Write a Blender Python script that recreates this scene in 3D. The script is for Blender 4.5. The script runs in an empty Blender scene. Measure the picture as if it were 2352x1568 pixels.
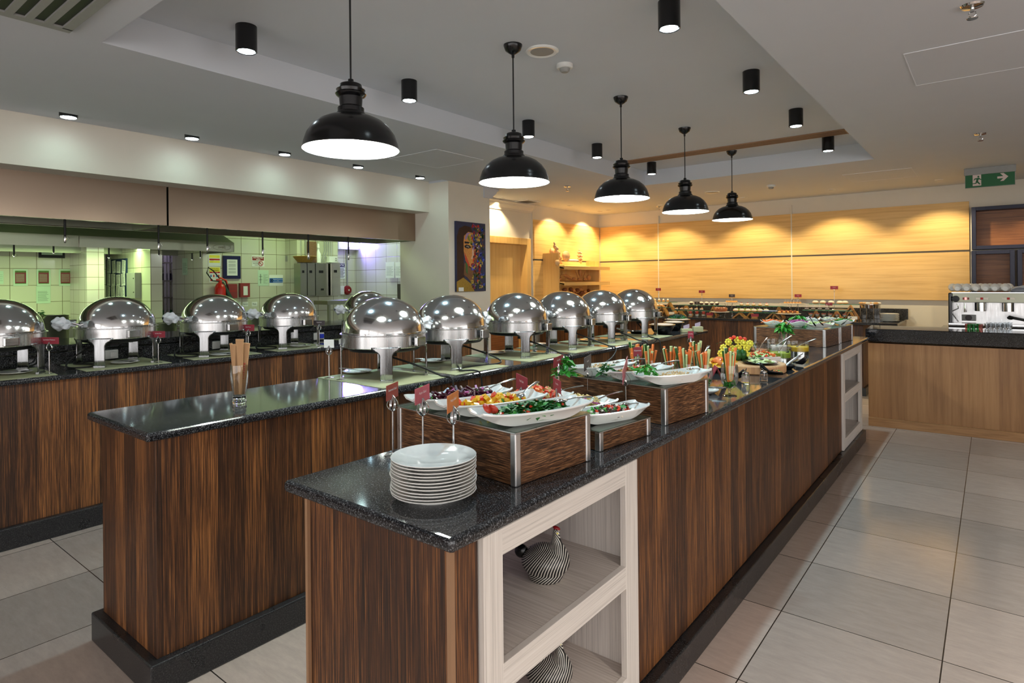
import bpy, math, random
from mathutils import Vector, Matrix
R = random.Random(7)
PI = math.pi
sc = bpy.context.scene
col = sc.collection
# ---------------------------------------------------------------- camera
F, CX, CY, H = 1394.4, 1176.0, 646.6, 1.5
YAW, ROLL = math.radians(38.361), math.radians(-0.543)
cf = Vector((-math.sin(YAW), math.cos(YAW), 0)); cr0 = cf.cross(Vector((0, 0, 1))); cu0 = Vector((0, 0, 1))
cr = cr0*math.cos(ROLL) + cu0*math.sin(ROLL); cu = -cr0*math.sin(ROLL) + cu0*math.cos(ROLL)
cam = bpy.data.cameras.new('camera'); cam.sensor_width = 36; cam.lens = F/2352*36
cam.shift_y = (CY-784)/2352; cam.clip_start = .05; cam.clip_end = 100
camo = bpy.data.objects.new('camera', cam); col.objects.link(camo)
camo.matrix_world = Matrix(((cr.x, cu.x, -cf.x, 0), (cr.y, cu.y, -cf.y, 0), (cr.z, cu.z, -cf.z, H), (0, 0, 0, 1)))
sc.camera = camo
O = Vector((0, 0, H))
def ray(x, y): return cr*((x-CX)/F) - cu*((y-CY)/F) + cf
def pz(x, y, z): d = ray(x, y); return O + d*((z-H)/d.z)      # point of a sight line on a level plane
def pX(x, y, X): d = ray(x, y); return O + d*(X/d.x)
def pY(x, y, Y): d = ray(x, y); return O + d*(Y/d.y)
def pD(x, y, D): return O + ray(x, y)*D
# ---------------------------------------------------------------- mesh builder
class MB:
    def __init__(s): s.v = []; s.f = []; s.mi = []; s.sm = []; s.M = Matrix.Identity(4); s.m = 0; s.smooth = False
    def at(s, loc=(0, 0, 0), rz=0, rx=0, ry=0, sc_=1):
        s.M = Matrix.Translation(Vector(loc)) @ Matrix.Rotation(rz, 4, 'Z') @ Matrix.Rotation(rx, 4, 'X') @ Matrix.Rotation(ry, 4, 'Y')
        if sc_ != 1: s.M = s.M @ (Matrix.Scale(sc_, 4) if not isinstance(sc_, tuple) else Matrix.Diagonal((*sc_, 1)))
        return s
    def add(s, vs, fs, smooth=None):
        n = len(s.v); s.v += [s.M @ Vector(p) for p in vs]
        for f in fs: s.f.append([i+n for i in f]); s.mi.append(s.m); s.sm.append(s.smooth if smooth is None else smooth)
        return s
    def box(s, x0, x1, y0, y1, z0, z1):
        v = [(x, y, z) for z in (z0, z1) for y in (y0, y1) for x in (x0, x1)]
        return s.add(v, [(0, 2, 3, 1), (4, 5, 7, 6), (0, 1, 5, 4), (2, 6, 7, 3), (0, 4, 6, 2), (1, 3, 7, 5)], False)
    def cbox(s, c, d): return s.box(c[0]-d[0]/2, c[0]+d[0]/2, c[1]-d[1]/2, c[1]+d[1]/2, c[2]-d[2]/2, c[2]+d[2]/2)
    def prism(s, pts, a0, a1, axis='z'):
        def mk(p, a):
            return (p[0], p[1], a) if axis == 'z' else ((a, p[0], p[1]) if axis == 'x' else (p[0], a, p[1]))
        n = len(pts); v = [mk(p, a0) for p in pts] + [mk(p, a1) for p in pts]
        f = [tuple(range(n))[::-1], tuple(range(n, 2*n))] + [(i, (i+1) % n, n+(i+1) % n, n+i) for i in range(n)]
        return s.add(v, f, False)
    def lathe(s, prof, seg=32, c=(0, 0, 0), smooth=True, sx=1, sy=1, wob=0):
        v = []; f = []; n = len(prof)
        for i in range(seg):
            a = 2*PI*i/seg; w = 1+wob*math.cos(a*wob*100) if wob else 1
            for r, z in prof: v.append((c[0]+r*w*math.cos(a)*sx, c[1]+r*w*math.sin(a)*sy, c[2]+z))
        for i in range(seg):
            j = (i+1) % seg
            for k in range(n-1):
                f.append((i*n+k, j*n+k, j*n+k+1, i*n+k+1))
        if prof[0][0] > 1e-6: f.append(tuple(i*n for i in range(seg))[::-1])
        if prof[-1][0] > 1e-6: f.append(tuple(i*n+n-1 for i in range(seg)))
        return s.add(v, f, smooth)
    def olathe(s, prof, seg=32, c=(0, 0, 0), sx=1, sy=1):      # open surface, no caps
        v = []; f = []; n = len(prof)
        for i in range(seg):
            a = 2*PI*i/seg
            for r, z in prof: v.append((c[0]+r*math.cos(a)*sx, c[1]+r*math.sin(a)*sy, c[2]+z))
        for i in range(seg):
            j = (i+1) % seg
            for k in range(n-1): f.append((i*n+k, j*n+k, j*n+k+1, i*n+k+1))
        return s.add(v, f, True)
    def cyl(s, c, r, h, seg=20, r2=None, smooth=True):
        return s.lathe([(r, 0), (r if r2 is None else r2, h)], seg, c, smooth)
    def tube(s, pts, r, seg=8, closed=False, flat=1):
        pts = [Vector(p) for p in pts]; n = len(pts); v = []; f = []; up = None
        for i, p in enumerate(pts):
            t = (pts[(i+1) % n]-pts[i-1]) if closed else (pts[min(i+1, n-1)]-pts[max(i-1, 0)])
            t.normalize()
            if up is None: up = Vector((0, 0, 1)) if abs(t.z) < .9 else Vector((1, 0, 0))
            a = t.cross(up)
            if a.length < 1e-4: a = t.orthogonal()
            a.normalize(); up = a.cross(t).normalized(); rr = r[i] if isinstance(r, (list, tuple)) else r
            for k in range(seg):
                w = 2*PI*k/seg; v.append(p+a*math.cos(w)*rr+up*math.sin(w)*rr*flat)
        m = n if closed else n-1
        for i in range(m):
            j = (i+1) % n
            for k in range(seg): f.append((i*seg+k, i*seg+(k+1) % seg, j*seg+(k+1) % seg, j*seg+k))
        if not closed: f += [tuple(range(seg))[::-1], tuple(range((n-1)*seg, n*seg))]
        return s.add(v, f, True)
    def ell(s, c, r, seg=12, rings=8, jit=0, rnd=None):
        v = []; f = []
        if not isinstance(r, (tuple, list)): r = (r, r, r)
        for i in range(rings+1):
            t = PI*i/rings
            for k in range(seg):
                a = 2*PI*k/seg; j = 1+(rnd.uniform(-jit, jit) if jit else 0)
                if i in (0, rings): j = 1
                v.append((c[0]+r[0]*math.sin(t)*math.cos(a)*j, c[1]+r[1]*math.sin(t)*math.sin(a)*j, c[2]-r[2]*math.cos(t)*j))
        for i in range(rings):
            for k in range(seg): f.append((i*seg+k, i*seg+(k+1) % seg, (i+1)*seg+(k+1) % seg, (i+1)*seg+k))
        return s.add(v, f, True)
    def quad(s, a, b, c, d): return s.add([a, b, c, d], [(0, 1, 2, 3)], False)
    def grid(s, fn, nu, nv, smooth=True):
        v = [fn(i/nu, j/nv) for j in range(nv+1) for i in range(nu+1)]
        f = [(j*(nu+1)+i, j*(nu+1)+i+1, (j+1)*(nu+1)+i+1, (j+1)*(nu+1)+i) for j in range(nv) for i in range(nu)]
        return s.add(v, f, smooth)
    def build(s, name, mats, parent=None, world=True, bevel=0, bseg=2, solid=0, auto=True):
        me = bpy.data.meshes.new(name)
        vs = s.v
        if parent is not None and world:
            inv = wmat(parent).inverted(); vs = [inv @ p for p in s.v]
        me.from_pydata([tuple(p) for p in vs], [], s.f)
        if not isinstance(mats, (list, tuple)): mats = [mats]
        for m in mats: me.materials.append(m)
        me.polygons.foreach_set('material_index', s.mi); me.polygons.foreach_set('use_smooth', s.sm)
        me.validate(); me.update()
        if any(s.sm): me.set_sharp_from_angle(angle=math.radians(38))
        o = bpy.data.objects.new(name, me); col.objects.link(o)
        if parent is not None: o.parent = parent
        if solid:
            md = o.modifiers.new('solid', 'SOLIDIFY'); md.thickness = solid; md.offset = 0
        if bevel:
            md = o.modifiers.new('bevel', 'BEVEL'); md.width = bevel; md.segments = bseg; md.limit_method = 'ANGLE'; md.angle_limit = math.radians(40)
        return o
def wmat(o):
    m = Matrix.Translation(o.location) @ Matrix.Rotation(o.rotation_euler.z, 4, 'Z')
    return (wmat(o.parent) @ m) if o.parent else m
def tag(o, label, cat, group=None, kind=None):
    o['label'] = label; o['category'] = cat
    if group: o['group'] = group
    if kind: o['kind'] = kind
    return o
def T(name, label, cat, loc=(0, 0, 0), rz=0, group=None):
    o = bpy.data.objects.new(name, None); col.objects.link(o); o.empty_display_size = .05
    o.location = Vector(loc); o.rotation_euler = (0, 0, rz)
    return tag(o, label, cat, group)
def solo(name, mb, mats, label, cat, loc, group=None, kind=None, **k):
    """a thing that is one mesh; its vertices are given in world space, its origin is put at loc"""
    L = Vector(loc); mb.v = [p-L for p in mb.v]
    o = mb.build(name, mats, None, **k); o.location = L
    return tag(o, label, cat, group, kind)
def struct(name, mb, mats, **k):
    o = mb.build(name, mats, None, **k); o['kind'] = 'structure'; return o
def dup(root, loc=None, rz=None, label=None, group=None):
    r = root.copy(); col.objects.link(r)
    if loc is not None: r.location = Vector(loc)
    if rz is not None: r.rotation_euler = (0, 0, rz)
    if label: r['label'] = label
    if group: r['group'] = group
    for ch in list(root.children):
        c = ch.copy(); col.objects.link(c); c.parent = r
        for g in list(ch.children):
            d = g.copy(); col.objects.link(d); d.parent = c
    return r
ORD = ['first', 'second', 'third', 'fourth', 'fifth', 'sixth', 'seventh', 'eighth', 'ninth', 'tenth', 'eleventh', 'twelfth', 'thirteenth']
# ---------------------------------------------------------------- materials
def newmat(name):
    m = bpy.data.materials.new(name); m.use_nodes = True; nt = m.node_tree
    b = nt.nodes['Principled BSDF']; return m, nt, b
def srgb(*c): return tuple(((x/255)/12.92 if x/255 <= .04045 else ((x/255+.055)/1.055)**2.4) for x in c[:3])+(1,)
def N(nt, t, **k):
    n = nt.nodes.new(t)
    for a, b in k.items():
        if a[0] == '_': n.inputs[a[1:].replace('_', ' ')].default_value = b
        else: setattr(n, a, b)
    return n
def plain(name, c, rough=.5, metal=0, noise=.06, nscale=30, emit=None, estr=1, trans=0, ior=1.45, alpha=1, coat=0, bump=0, spec=.5, sub=0):
    m, nt, b = newmat(name); L = nt.links
    b.inputs['Roughness'].default_value = rough; b.inputs['Metallic'].default_value = metal
    b.inputs['Specular IOR Level'].default_value = spec; b.inputs['IOR'].default_value = ior
    if trans: b.inputs['Transmission Weight'].default_value = trans
    if coat: b.inputs['Coat Weight'].default_value = coat
    if sub: b.inputs['Subsurface Weight'].default_value = sub; b.inputs['Subsurface Scale'].default_value = .02
    if noise:
        tc = N(nt, 'ShaderNodeTexCoord'); nz = N(nt, 'ShaderNodeTexNoise', _Scale=nscale, _Detail=3.0)
        L.new(tc.outputs['Object'], nz.inputs['Vector'])
        mx = N(nt, 'ShaderNodeMix', data_type='RGBA')
        mx.inputs['A'].default_value = tuple(max(0, x*(1-noise)) for x in c[:3])+(1,)
        mx.inputs['B'].default_value = tuple(min(1, x*(1+noise)) for x in c[:3])+(1,)
        L.new(nz.outputs['Fac'], mx.inputs['Factor']); L.new(mx.outputs['Result'], b.inputs['Base Color'])
        if bump:
            bp = N(nt, 'ShaderNodeBump', _Strength=bump, _Distance=.01); L.new(nz.outputs['Fac'], bp.inputs['Height']); L.new(bp.outputs['Normal'], b.inputs['Normal'])
    else: b.inputs['Base Color'].default_value = c
    if emit: b.inputs['Emission Color'].default_value = emit; b.inputs['Emission Strength'].default_value = estr
    return m
def uv(nt, mode):
    """world coordinate pairs: 'wall' = (along the wall, height), 'floor' = (x, y)"""
    L = nt.links; g = N(nt, 'ShaderNodeNewGeometry'); s = N(nt, 'ShaderNodeSeparateXYZ'); L.new(g.outputs['Position'], s.inputs[0])
    if mode == 'floor': return s.outputs['X'], s.outputs['Y']
    a = N(nt, 'ShaderNodeMath', operation='ADD'); L.new(s.outputs['X'], a.inputs[0]); L.new(s.outputs['Y'], a.inputs[1])
    return a.outputs[0], s.outputs['Z']
def mth(nt, op, a, b=None):
    n = N(nt, 'ShaderNodeMath', operation=op)
    for i, x in enumerate((a, b)):
        if x is None: continue
        if isinstance(x, (int, float)): n.inputs[i].default_value = x
        else: nt.links.new(x, n.inputs[i])
    return n.outputs[0]
def wood(name, cols, grain='v', plank=.11, fine=90, along=1.5, rough=.35, pvar=.35, gap=.0015, coat=.0, pos=(.3, .5, .72), bump=.15, fl=False):
    m, nt, b = newmat(name); L = nt.links
    u, v = uv(nt, 'floor' if fl else 'wall')
    if grain == 'h': u, v = v, u
    idx = mth(nt, 'FLOOR', mth(nt, 'DIVIDE', u, plank)) if plank else None
    cb = N(nt, 'ShaderNodeCombineXYZ'); L.new(mth(nt, 'MULTIPLY', u, fine), cb.inputs[0]); L.new(mth(nt, 'MULTIPLY', v, along), cb.inputs[1])
    if plank: L.new(mth(nt, 'MULTIPLY', idx, 7.31), cb.inputs[2])
    nz = N(nt, 'ShaderNodeTexNoise', _Scale=1.0, _Detail=5.0, _Roughness=.65, _Distortion=.25); L.new(cb.outputs[0], nz.inputs['Vector'])
    cb2 = N(nt, 'ShaderNodeCombineXYZ'); L.new(mth(nt, 'MULTIPLY', u, fine*.18), cb2.inputs[0]); L.new(mth(nt, 'MULTIPLY', v, along*.4), cb2.inputs[1])
    if plank: L.new(mth(nt, 'MULTIPLY', idx, 3.17), cb2.inputs[2])
    nz2 = N(nt, 'ShaderNodeTexNoise', _Scale=1.0, _Detail=3.0); L.new(cb2.outputs[0], nz2.inputs['Vector'])
    f = mth(nt, 'ADD', mth(nt, 'MULTIPLY', nz.outputs['Fac'], .87), mth(nt, 'MULTIPLY', nz2.outputs['Fac'], .13))
    if plank:
        wn = N(nt, 'ShaderNodeTexWhiteNoise', noise_dimensions='1D'); L.new(idx, wn.inputs['W'])
        f = mth(nt, 'ADD', f, mth(nt, 'MULTIPLY', mth(nt, 'SUBTRACT', wn.outputs['Value'], .5), pvar*.4))
    cr_ = N(nt, 'ShaderNodeValToRGB'); e = cr_.color_ramp.elements
    e[0].position = pos[0]; e[0].color = cols[0]; e[1].position = pos[2]; e[1].color = cols[2]
    x = e.new(pos[1]); x.color = cols[1]
    L.new(f, cr_.inputs[0]); out = cr_.outputs[0]
    if plank and gap:
        fr = mth(nt, 'FRACT', mth(nt, 'DIVIDE', u, plank)); lt = mth(nt, 'LESS_THAN', fr, gap/plank)
        mx = N(nt, 'ShaderNodeMix', data_type='RGBA'); mx.inputs['B'].default_value = tuple(x*.25 for x in cols[0][:3])+(1,)
        L.new(lt, mx.inputs['Factor']); L.new(out, mx.inputs['A']); out = mx.outputs['Result']
    L.new(out, b.inputs['Base Color']); b.inputs['Roughness'].default_value = rough
    if coat: b.inputs['Coat Weight'].default_value = coat; b.inputs['Coat Roughness'].default_value = .12
    bp = N(nt, 'ShaderNodeBump', _Strength=bump, _Distance=.002); L.new(f, bp.inputs['Height']); L.new(bp.outputs['Normal'], b.inputs['Normal'])
    return m
def granite(name, c0, c1, c2, rough=.08, scale=260):
    m, nt, b = newmat(name); L = nt.links; g = N(nt, 'ShaderNodeNewGeometry')
    nz = N(nt, 'ShaderNodeTexNoise', _Scale=float(scale), _Detail=3.0, _Roughness=.7); L.new(g.outputs['Position'], nz.inputs['Vector'])
    cr_ = N(nt, 'ShaderNodeValToRGB'); e = cr_.color_ramp.elements
    e[0].position = .38; e[0].color = c0; e[1].position = .68; e[1].color = c2; x = e.new(.54); x.color = c1
    L.new(nz.outputs['Fac'], cr_.inputs[0]); L.new(cr_.outputs[0], b.inputs['Base Color']); b.inputs['Roughness'].default_value = rough
    nz3 = N(nt, 'ShaderNodeTexNoise', _Scale=5.0, _Detail=3.0); L.new(g.outputs['Position'], nz3.inputs['Vector'])
    mr = N(nt, 'ShaderNodeMapRange'); mr.inputs['To Min'].default_value = rough*.85; mr.inputs['To Max'].default_value = rough*1.2
    L.new(nz3.outputs['Fac'], mr.inputs['Value']); L.new(mr.outputs[0], b.inputs['Roughness']); return m
def tiles(name, w, h, c1, c2, grout, mode='wall', mort=.004, ox=0, oy=0, rough=.15, bumpy=.3, mottle=0):
    m, nt, b = newmat(name); L = nt.links; u, v = uv(nt, mode)
    cb = N(nt, 'ShaderNodeCombineXYZ'); L.new(mth(nt, 'ADD', u, -ox+200*w), cb.inputs[0]); L.new(mth(nt, 'ADD', v, -oy+200*h), cb.inputs[1])
    br = N(nt, 'ShaderNodeTexBrick', offset=0.0, squash=1.0); L.new(cb.outputs[0], br.inputs['Vector'])
    for k, x in (('Color1', c1), ('Color2', c2), ('Mortar', grout), ('Scale', 1.0), ('Mortar Size', mort/2), ('Mortar Smooth', .1), ('Bias', 0.0), ('Brick Width', w), ('Row Height', h)): br.inputs[k].default_value = x
    out = br.outputs['Color']
    if mottle:
        g = N(nt, 'ShaderNodeNewGeometry'); mp = N(nt, 'ShaderNodeMapping'); mp.inputs['Scale'].default_value = (1, 4, 1)
        L.new(g.outputs['Position'], mp.inputs['Vector'])
        nz = N(nt, 'ShaderNodeTexNoise', _Scale=7.0, _Detail=8.0, _Roughness=.75); L.new(mp.outputs[0], nz.inputs['Vector'])
        mr = N(nt, 'ShaderNodeMapRange'); mr.inputs['From Min'].default_value = .3; mr.inputs['From Max'].default_value = .7
        mr.inputs['To Min'].default_value = 1-mottle; mr.inputs['To Max'].default_value = 1+mottle; L.new(nz.outputs['Fac'], mr.inputs['Value'])
        vm = N(nt, 'ShaderNodeVectorMath', operation='SCALE'); L.new(out, vm.inputs[0]); L.new(mr.outputs[0], vm.inputs['Scale']); out = vm.outputs[0]
        mr2 = N(nt, 'ShaderNodeMapRange'); mr2.inputs['To Min'].default_value = rough*.7; mr2.inputs['To Max'].default_value = rough*1.5
        L.new(nz.outputs['Fac'], mr2.inputs['Value']); L.new(mr2.outputs[0], b.inputs['Roughness'])
    else: b.inputs['Roughness'].default_value = rough
    L.new(out, b.inputs['Base Color'])
    bp = N(nt, 'ShaderNodeBump', _Strength=bumpy, _Distance=.002, invert=True); L.new(br.outputs['Fac'], bp.inputs['Height']); L.new(bp.outputs['Normal'], b.inputs['Normal'])
    return m
def steel(name, c=.62, rough=.16, brush=None, bump=.04, tint=(1, 1, 1), det=6.0):
    m, nt, b = newmat(name); L = nt.links; b.inputs['Metallic'].default_value = 1
    b.inputs['Base Color'].default_value = (c*tint[0], c*tint[1], c*tint[2], 1)
    tc = N(nt, 'ShaderNodeTexCoord'); mp = N(nt, 'ShaderNodeMapping'); mp.inputs['Scale'].default_value = brush or (8, 8, 8)
    L.new(tc.outputs['Object'], mp.inputs['Vector']); nz = N(nt, 'ShaderNodeTexNoise', _Scale=1.0, _Detail=det, _Roughness=.7); L.new(mp.outputs[0], nz.inputs['Vector'])
    mr = N(nt, 'ShaderNodeMapRange'); mr.inputs['To Min'].default_value = rough*(.5 if det > 3 else .85); mr.inputs['To Max'].default_value = rough*(1.6 if det > 3 else 1.2)
    L.new(nz.outputs['Fac'], mr.inputs['Value']); L.new(mr.outputs[0], b.inputs['Roughness'])
    if bump:
        bp = N(nt, 'ShaderNodeBump', _Strength=bump, _Distance=.004); L.new(nz.outputs['Fac'], bp.inputs['Height']); L.new(bp.outputs['Normal'], b.inputs['Normal'])
    return m
def glass(name, c=(.95, .98, .97, 1), rough=0.0):
    """thin clear glass: mostly lets light straight through, with a mirror sheen at grazing angles"""
    m, nt, b = newmat(name); L = nt.links; out = nt.nodes['Material Output']; nt.nodes.remove(b)
    t = N(nt, 'ShaderNodeBsdfTransparent'); t.inputs[0].default_value = c
    g = N(nt, 'ShaderNodeBsdfGlossy'); g.inputs['Roughness'].default_value = .03
    lw = N(nt, 'ShaderNodeLayerWeight', _Blend=.35); fa = mth(nt, 'ADD', mth(nt, 'MULTIPLY', lw.outputs['Fresnel'], .75), .05)
    mx = N(nt, 'ShaderNodeMixShader'); L.new(fa, mx.inputs[0]); L.new(t.outputs[0], mx.inputs[1]); L.new(g.outputs[0], mx.inputs[2]); L.new(mx.outputs[0], out.inputs[0])
    return m
def emis(name, c, s):
    m, nt, b = newmat(name); b.inputs['Base Color'].default_value = (.8, .8, .8, 1); b.inputs['Emission Color'].default_value = c; b.inputs['Emission Strength'].default_value = s; return m
def text_mb(mb, s, size, M, bold=False, align='CENTER'):
    cu_ = bpy.data.curves.new('t', 'FONT'); cu_.body = s; cu_.size = size; cu_.align_x = align; cu_.align_y = 'CENTER'; cu_.resolution_u = 2
    if bold: cu_.offset = size*.012
    o = bpy.data.objects.new('t', cu_); col.objects.link(o); dg = bpy.context.evaluated_depsgraph_get()
    me = bpy.data.meshes.new_from_object(o.evaluated_get(dg)); old = mb.M; mb.M = M
    mb.add([tuple(v.co) for v in me.vertices], [tuple(p.vertices) for p in me.polygons], False); mb.M = old
    bpy.data.objects.remove(o); bpy.data.meshes.remove(me); bpy.data.curves.remove(cu_)
def facing(origin, right, up):
    r = Vector(right).normalized(); u = Vector(up).normalized(); n = r.cross(u)
    return Matrix(((r.x, u.x, n.x, origin[0]), (r.y, u.y, n.y, origin[1]), (r.z, u.z, n.z, origin[2]), (0, 0, 0, 1)))

M_dark = wood('wenge_planks', [srgb(18, 9, 4), srgb(74, 42, 19), srgb(180, 118, 62)], 'v', .105, 360, 3.5, .5, pvar=.28, gap=.0012, pos=(.34, .5, .70), bump=.1)
M_darkh = wood('wenge_veneer_horizontal', [srgb(22, 13, 8), srgb(86, 55, 33), srgb(180, 130, 86)], 'h', 0, 330, 16, .38, pos=(.36, .5, .68), bump=.1)
M_edge = plain('planed_edge_wood', srgb(150, 115, 85), .6)
M_white = wood('white_washed_wood', [srgb(186, 180, 172), srgb(222, 214, 205), srgb(232, 226, 218)], 'v', 0, 200, 2, .45, pos=(.3, .5, .65))
M_whiteh = wood('white_washed_wood_horizontal', [srgb(186, 180, 172), srgb(222, 214, 205), srgb(232, 226, 218)], 'h', 0, 200, 2, .45, pos=(.3, .5, .65))
M_whitef = wood('white_washed_shelf', [srgb(170, 160, 150), srgb(206, 196, 186), srgb(218, 210, 202)], 'h', 0, 120, 2, .45, fl=True, pos=(.3, .5, .65))
M_gran = granite('dark_granite', srgb(18, 18, 20), srgb(42, 43, 46), srgb(128, 130, 132), .08, 230)
M_granr = granite('granite_edge', srgb(24, 24, 26), srgb(50, 50, 53), srgb(122, 122, 124), .3, 420)
M_plinth = granite('granite_plinth', srgb(20, 20, 22), srgb(38, 38, 40), srgb(78, 76, 74), .28, 200)
M_gal = granite('black_galaxy_stone', srgb(8, 8, 10), srgb(14, 14, 17), srgb(90, 92, 96), .07, 200)
M_oak = wood('oak_veneer_panel', [srgb(204, 156, 88), srgb(228, 186, 116), srgb(238, 200, 132)], 'h', 0, 34, 1.2, .42, pos=(.25, .5, .75), bump=.05)
M_oakv = wood('oak_veneer_door', [srgb(210, 162, 94), srgb(226, 182, 112), srgb(234, 194, 126)], 'v', 0, 26, 1.2, .4, pos=(.25, .5, .75), bump=.04)
M_bar = wood('maple_bar_front', [srgb(126, 86, 50), srgb(158, 114, 70), srgb(178, 134, 88)], 'v', .19, 26, 1.1, .4, pvar=.4, gap=0, pos=(.25, .5, .75), bump=.05)
M_barb = wood('maple_skirting', [srgb(130, 90, 52), srgb(164, 120, 76), srgb(180, 136, 90)], 'h', 0, 60, 3, .4)
M_wal = wood('walnut_shelf_back', [srgb(96, 56, 30), srgb(132, 82, 46), srgb(158, 104, 62)], 'h', 0, 60, 2, .4)
M_navy = plain('navy_paint', srgb(34, 38, 62), .4)
M_wall = plain('cream_wall_paint', srgb(224, 217, 202), .7, noise=.03, nscale=6)
M_ceil = plain('ceiling_paint', srgb(204, 207, 212), .75, noise=.03, nscale=3)
M_floor = tiles('stone_floor_tiles', .595, .595, srgb(194, 176, 164), srgb(168, 154, 144), srgb(52, 44, 38), 'floor', .005, -.165, 2.90, .15, .1, .12)
M_tile = tiles('white_wall_tiles', .255, .2, srgb(206, 206, 184), srgb(196, 196, 174), srgb(112, 104, 76), 'wall', .006, .06, .11, .15)
M_tile2 = tiles('small_white_wall_tiles', .2, .15, srgb(216, 206, 204), srgb(206, 198, 194), srgb(128, 108, 92), 'wall', .005, .03, .1, .15)
M_st = steel('polished_steel', .64, .1, (10, 10, 60), .02)
M_dome = steel('scratched_dome_steel', .62, .12, (26, 26, 26), .035)
M_legs = steel('brushed_leg_steel', .42, .24, (120, 120, 5), .01, (.97, .98, 1))
M_hood = steel('hood_sheet_steel', .36, .30, (.8, .9, 2.5), 0, (1, .74, .56), 1.0)  # brown tint puts the floor's reflection into the steel colour
M_hood2 = steel('kitchen_steel', .30, .34, (2, 2, 6), 0, (.98, 1, .78), 1.0)
M_band = steel('brushed_band_steel', .6, .26, (60, 60, 3), .005)
M_alu = steel('aluminium_corner', .75, .3, (60, 60, 8), .03)
M_black = plain('black_enamel', srgb(14, 14, 16), .22, noise=.1, spec=.6)
M_blk = plain('black_plastic', srgb(16, 16, 17), .4)
M_rub = plain('black_rubber', srgb(12, 12, 12), .55)
M_shadein = plain('white_enamel_inside', srgb(244, 246, 240), .5, noise=0)
M_wht = plain('white_porcelain', srgb(236, 236, 232), .12, noise=.01, coat=.4)
M_plas = plain('white_plastic', srgb(222, 222, 218), .4, noise=.02)
M_grille = plain('grille_metal', srgb(150, 150, 146), .45)
M_cloth = plain('white_cloth', srgb(222, 226, 232), .9, nscale=60, noise=.08, bump=.3)
M_paper = plain('white_paper', srgb(226, 228, 224), .8, noise=.02)
M_mat = plain('green_paper_mat', srgb(166, 168, 132), .7, noise=.04)
M_kraft = plain('kraft_paper', srgb(176, 136, 96), .75, noise=.06, nscale=50)
M_red = plain('burgundy_card', srgb(146, 40, 56), .5, noise=.1, nscale=60)
M_redtxt = plain('red_print', srgb(190, 40, 40), .6, noise=0)
M_card2 = plain('charcoal_card', srgb(64, 56, 58), .5)
M_ink = plain('black_print', srgb(30, 30, 34), .7, noise=0)
M_winkt = plain('white_print', srgb(240, 236, 236), .6, noise=0)
M_glass = glass('clear_glass')
M_gedge = plain('green_glass_edge', srgb(120, 200, 160), .1, noise=0, trans=.5)
M_gsheet = glass('tempered_glass', (.86, .95, .9, 1))
M_green = plain('leaf_green', srgb(56, 142, 40), .45, noise=.35, nscale=40)
M_dgreen = plain('dark_leaf_green', srgb(34, 98, 38), .45, noise=.4, nscale=60)
M_carrot = plain('carrot', srgb(236, 132, 66), .45, noise=.12, sub=.1)
M_cuc = plain('cucumber_flesh', srgb(206, 222, 160), .4, noise=.08, sub=.1)
M_cucs = plain('cucumber_skin', srgb(34, 88, 34), .35, noise=.3)
M_beet = plain('beetroot', srgb(70, 10, 34), .3, noise=.4, nscale=60)
M_onion = plain('red_onion', srgb(178, 90, 150), .35, noise=.3)
M_mango = plain('mango', srgb(230, 180, 34), .35, noise=.12)
M_tom = plain('tomato', srgb(222, 70, 44), .3, noise=.2)
M_pasta = plain('pasta', srgb(218, 196, 130), .45, noise=.12)
M_lent = plain('lentils', srgb(74, 50, 40), .5, noise=.4)
M_grain = plain('grains', srgb(214, 178, 126), .6, noise=.2)
M_hum = plain('hummus', srgb(206, 176, 132), .6, noise=.1, nscale=90, bump=.5)
M_yel = plain('yellow_petals', srgb(238, 226, 84), .5, noise=.15)
M_bread = plain('bread_crust', srgb(196, 134, 76), .7, noise=.35, nscale=25, bump=.5)
M_breadl = plain('pale_plaited_bread', srgb(226, 186, 134), .7, noise=.25, nscale=30, bump=.5)
M_breadd = plain('dark_roll', srgb(128, 70, 34), .6, noise=.4, nscale=30, bump=.4)
M_choc = plain('chocolate_cake', srgb(74, 40, 26), .5, noise=.3)
M_cream = plain('cream', srgb(240, 232, 216), .5, noise=.04)
M_past = plain('golden_pastry', srgb(222, 162, 92), .5, noise=.2)
M_bund = plain('bundt_cake', srgb(140, 74, 38), .45, noise=.3)
M_lime = plain('lime_mousse', srgb(170, 206, 60), .4, noise=.05)
M_pink = plain('pink_jelly', srgb(226, 100, 84), .35, noise=.1)
M_blockw = wood('tent_stand_wood', [srgb(126, 78, 32), srgb(186, 130, 66), srgb(206, 154, 90)], 'h', 0, 80, 6, .45)
M_board = wood('serving_board_wood', [srgb(170, 120, 78), srgb(208, 160, 112), srgb(222, 178, 132)], 'h', 0, 90, 4, .5, fl=True)
# ================================================================ the room shell
ZC, ZT = 2.70, 2.878
XR, YN, YB = 5.0, -4.2, 9.708          # right wall, rear wall, back wall
struct('floor', MB().box(-10.5, XR, YN, 10.2, -.1, 0), M_floor)
c = MB()
tx0, tx1, ty0, ty1 = -3.44, -.924, 1.10, 7.07
c.box(tx1, XR, YN, 10.2, ZC, 3.0).box(-5.04, tx0, YN, 10.2, ZC, 3.0).box(tx0, tx1, YN, ty0, ZC, 3.0).box(tx0, tx1, ty1, 10.2, ZC, 3.0)
c.box(tx0, tx1, ty0, ty1, ZT, 3.0)
c.box(-5.40, -5.04, YN, 5.17, ZC+.025, 3.0).box(-5.9, -5.04, 5.17, 10.2, ZC, 3.0).box(-10.5, -5.40, YN, 5.17, 2.75, 3.0).box(-10.5, -5.9, 5.17, 10.2, 2.75, 3.0)
struct('ceiling', c, M_ceil)
struct('wall_back', MB().box(-5.9, XR, YB+.03, YB+.2, 0, ZC), M_wall)
w = MB()
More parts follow.
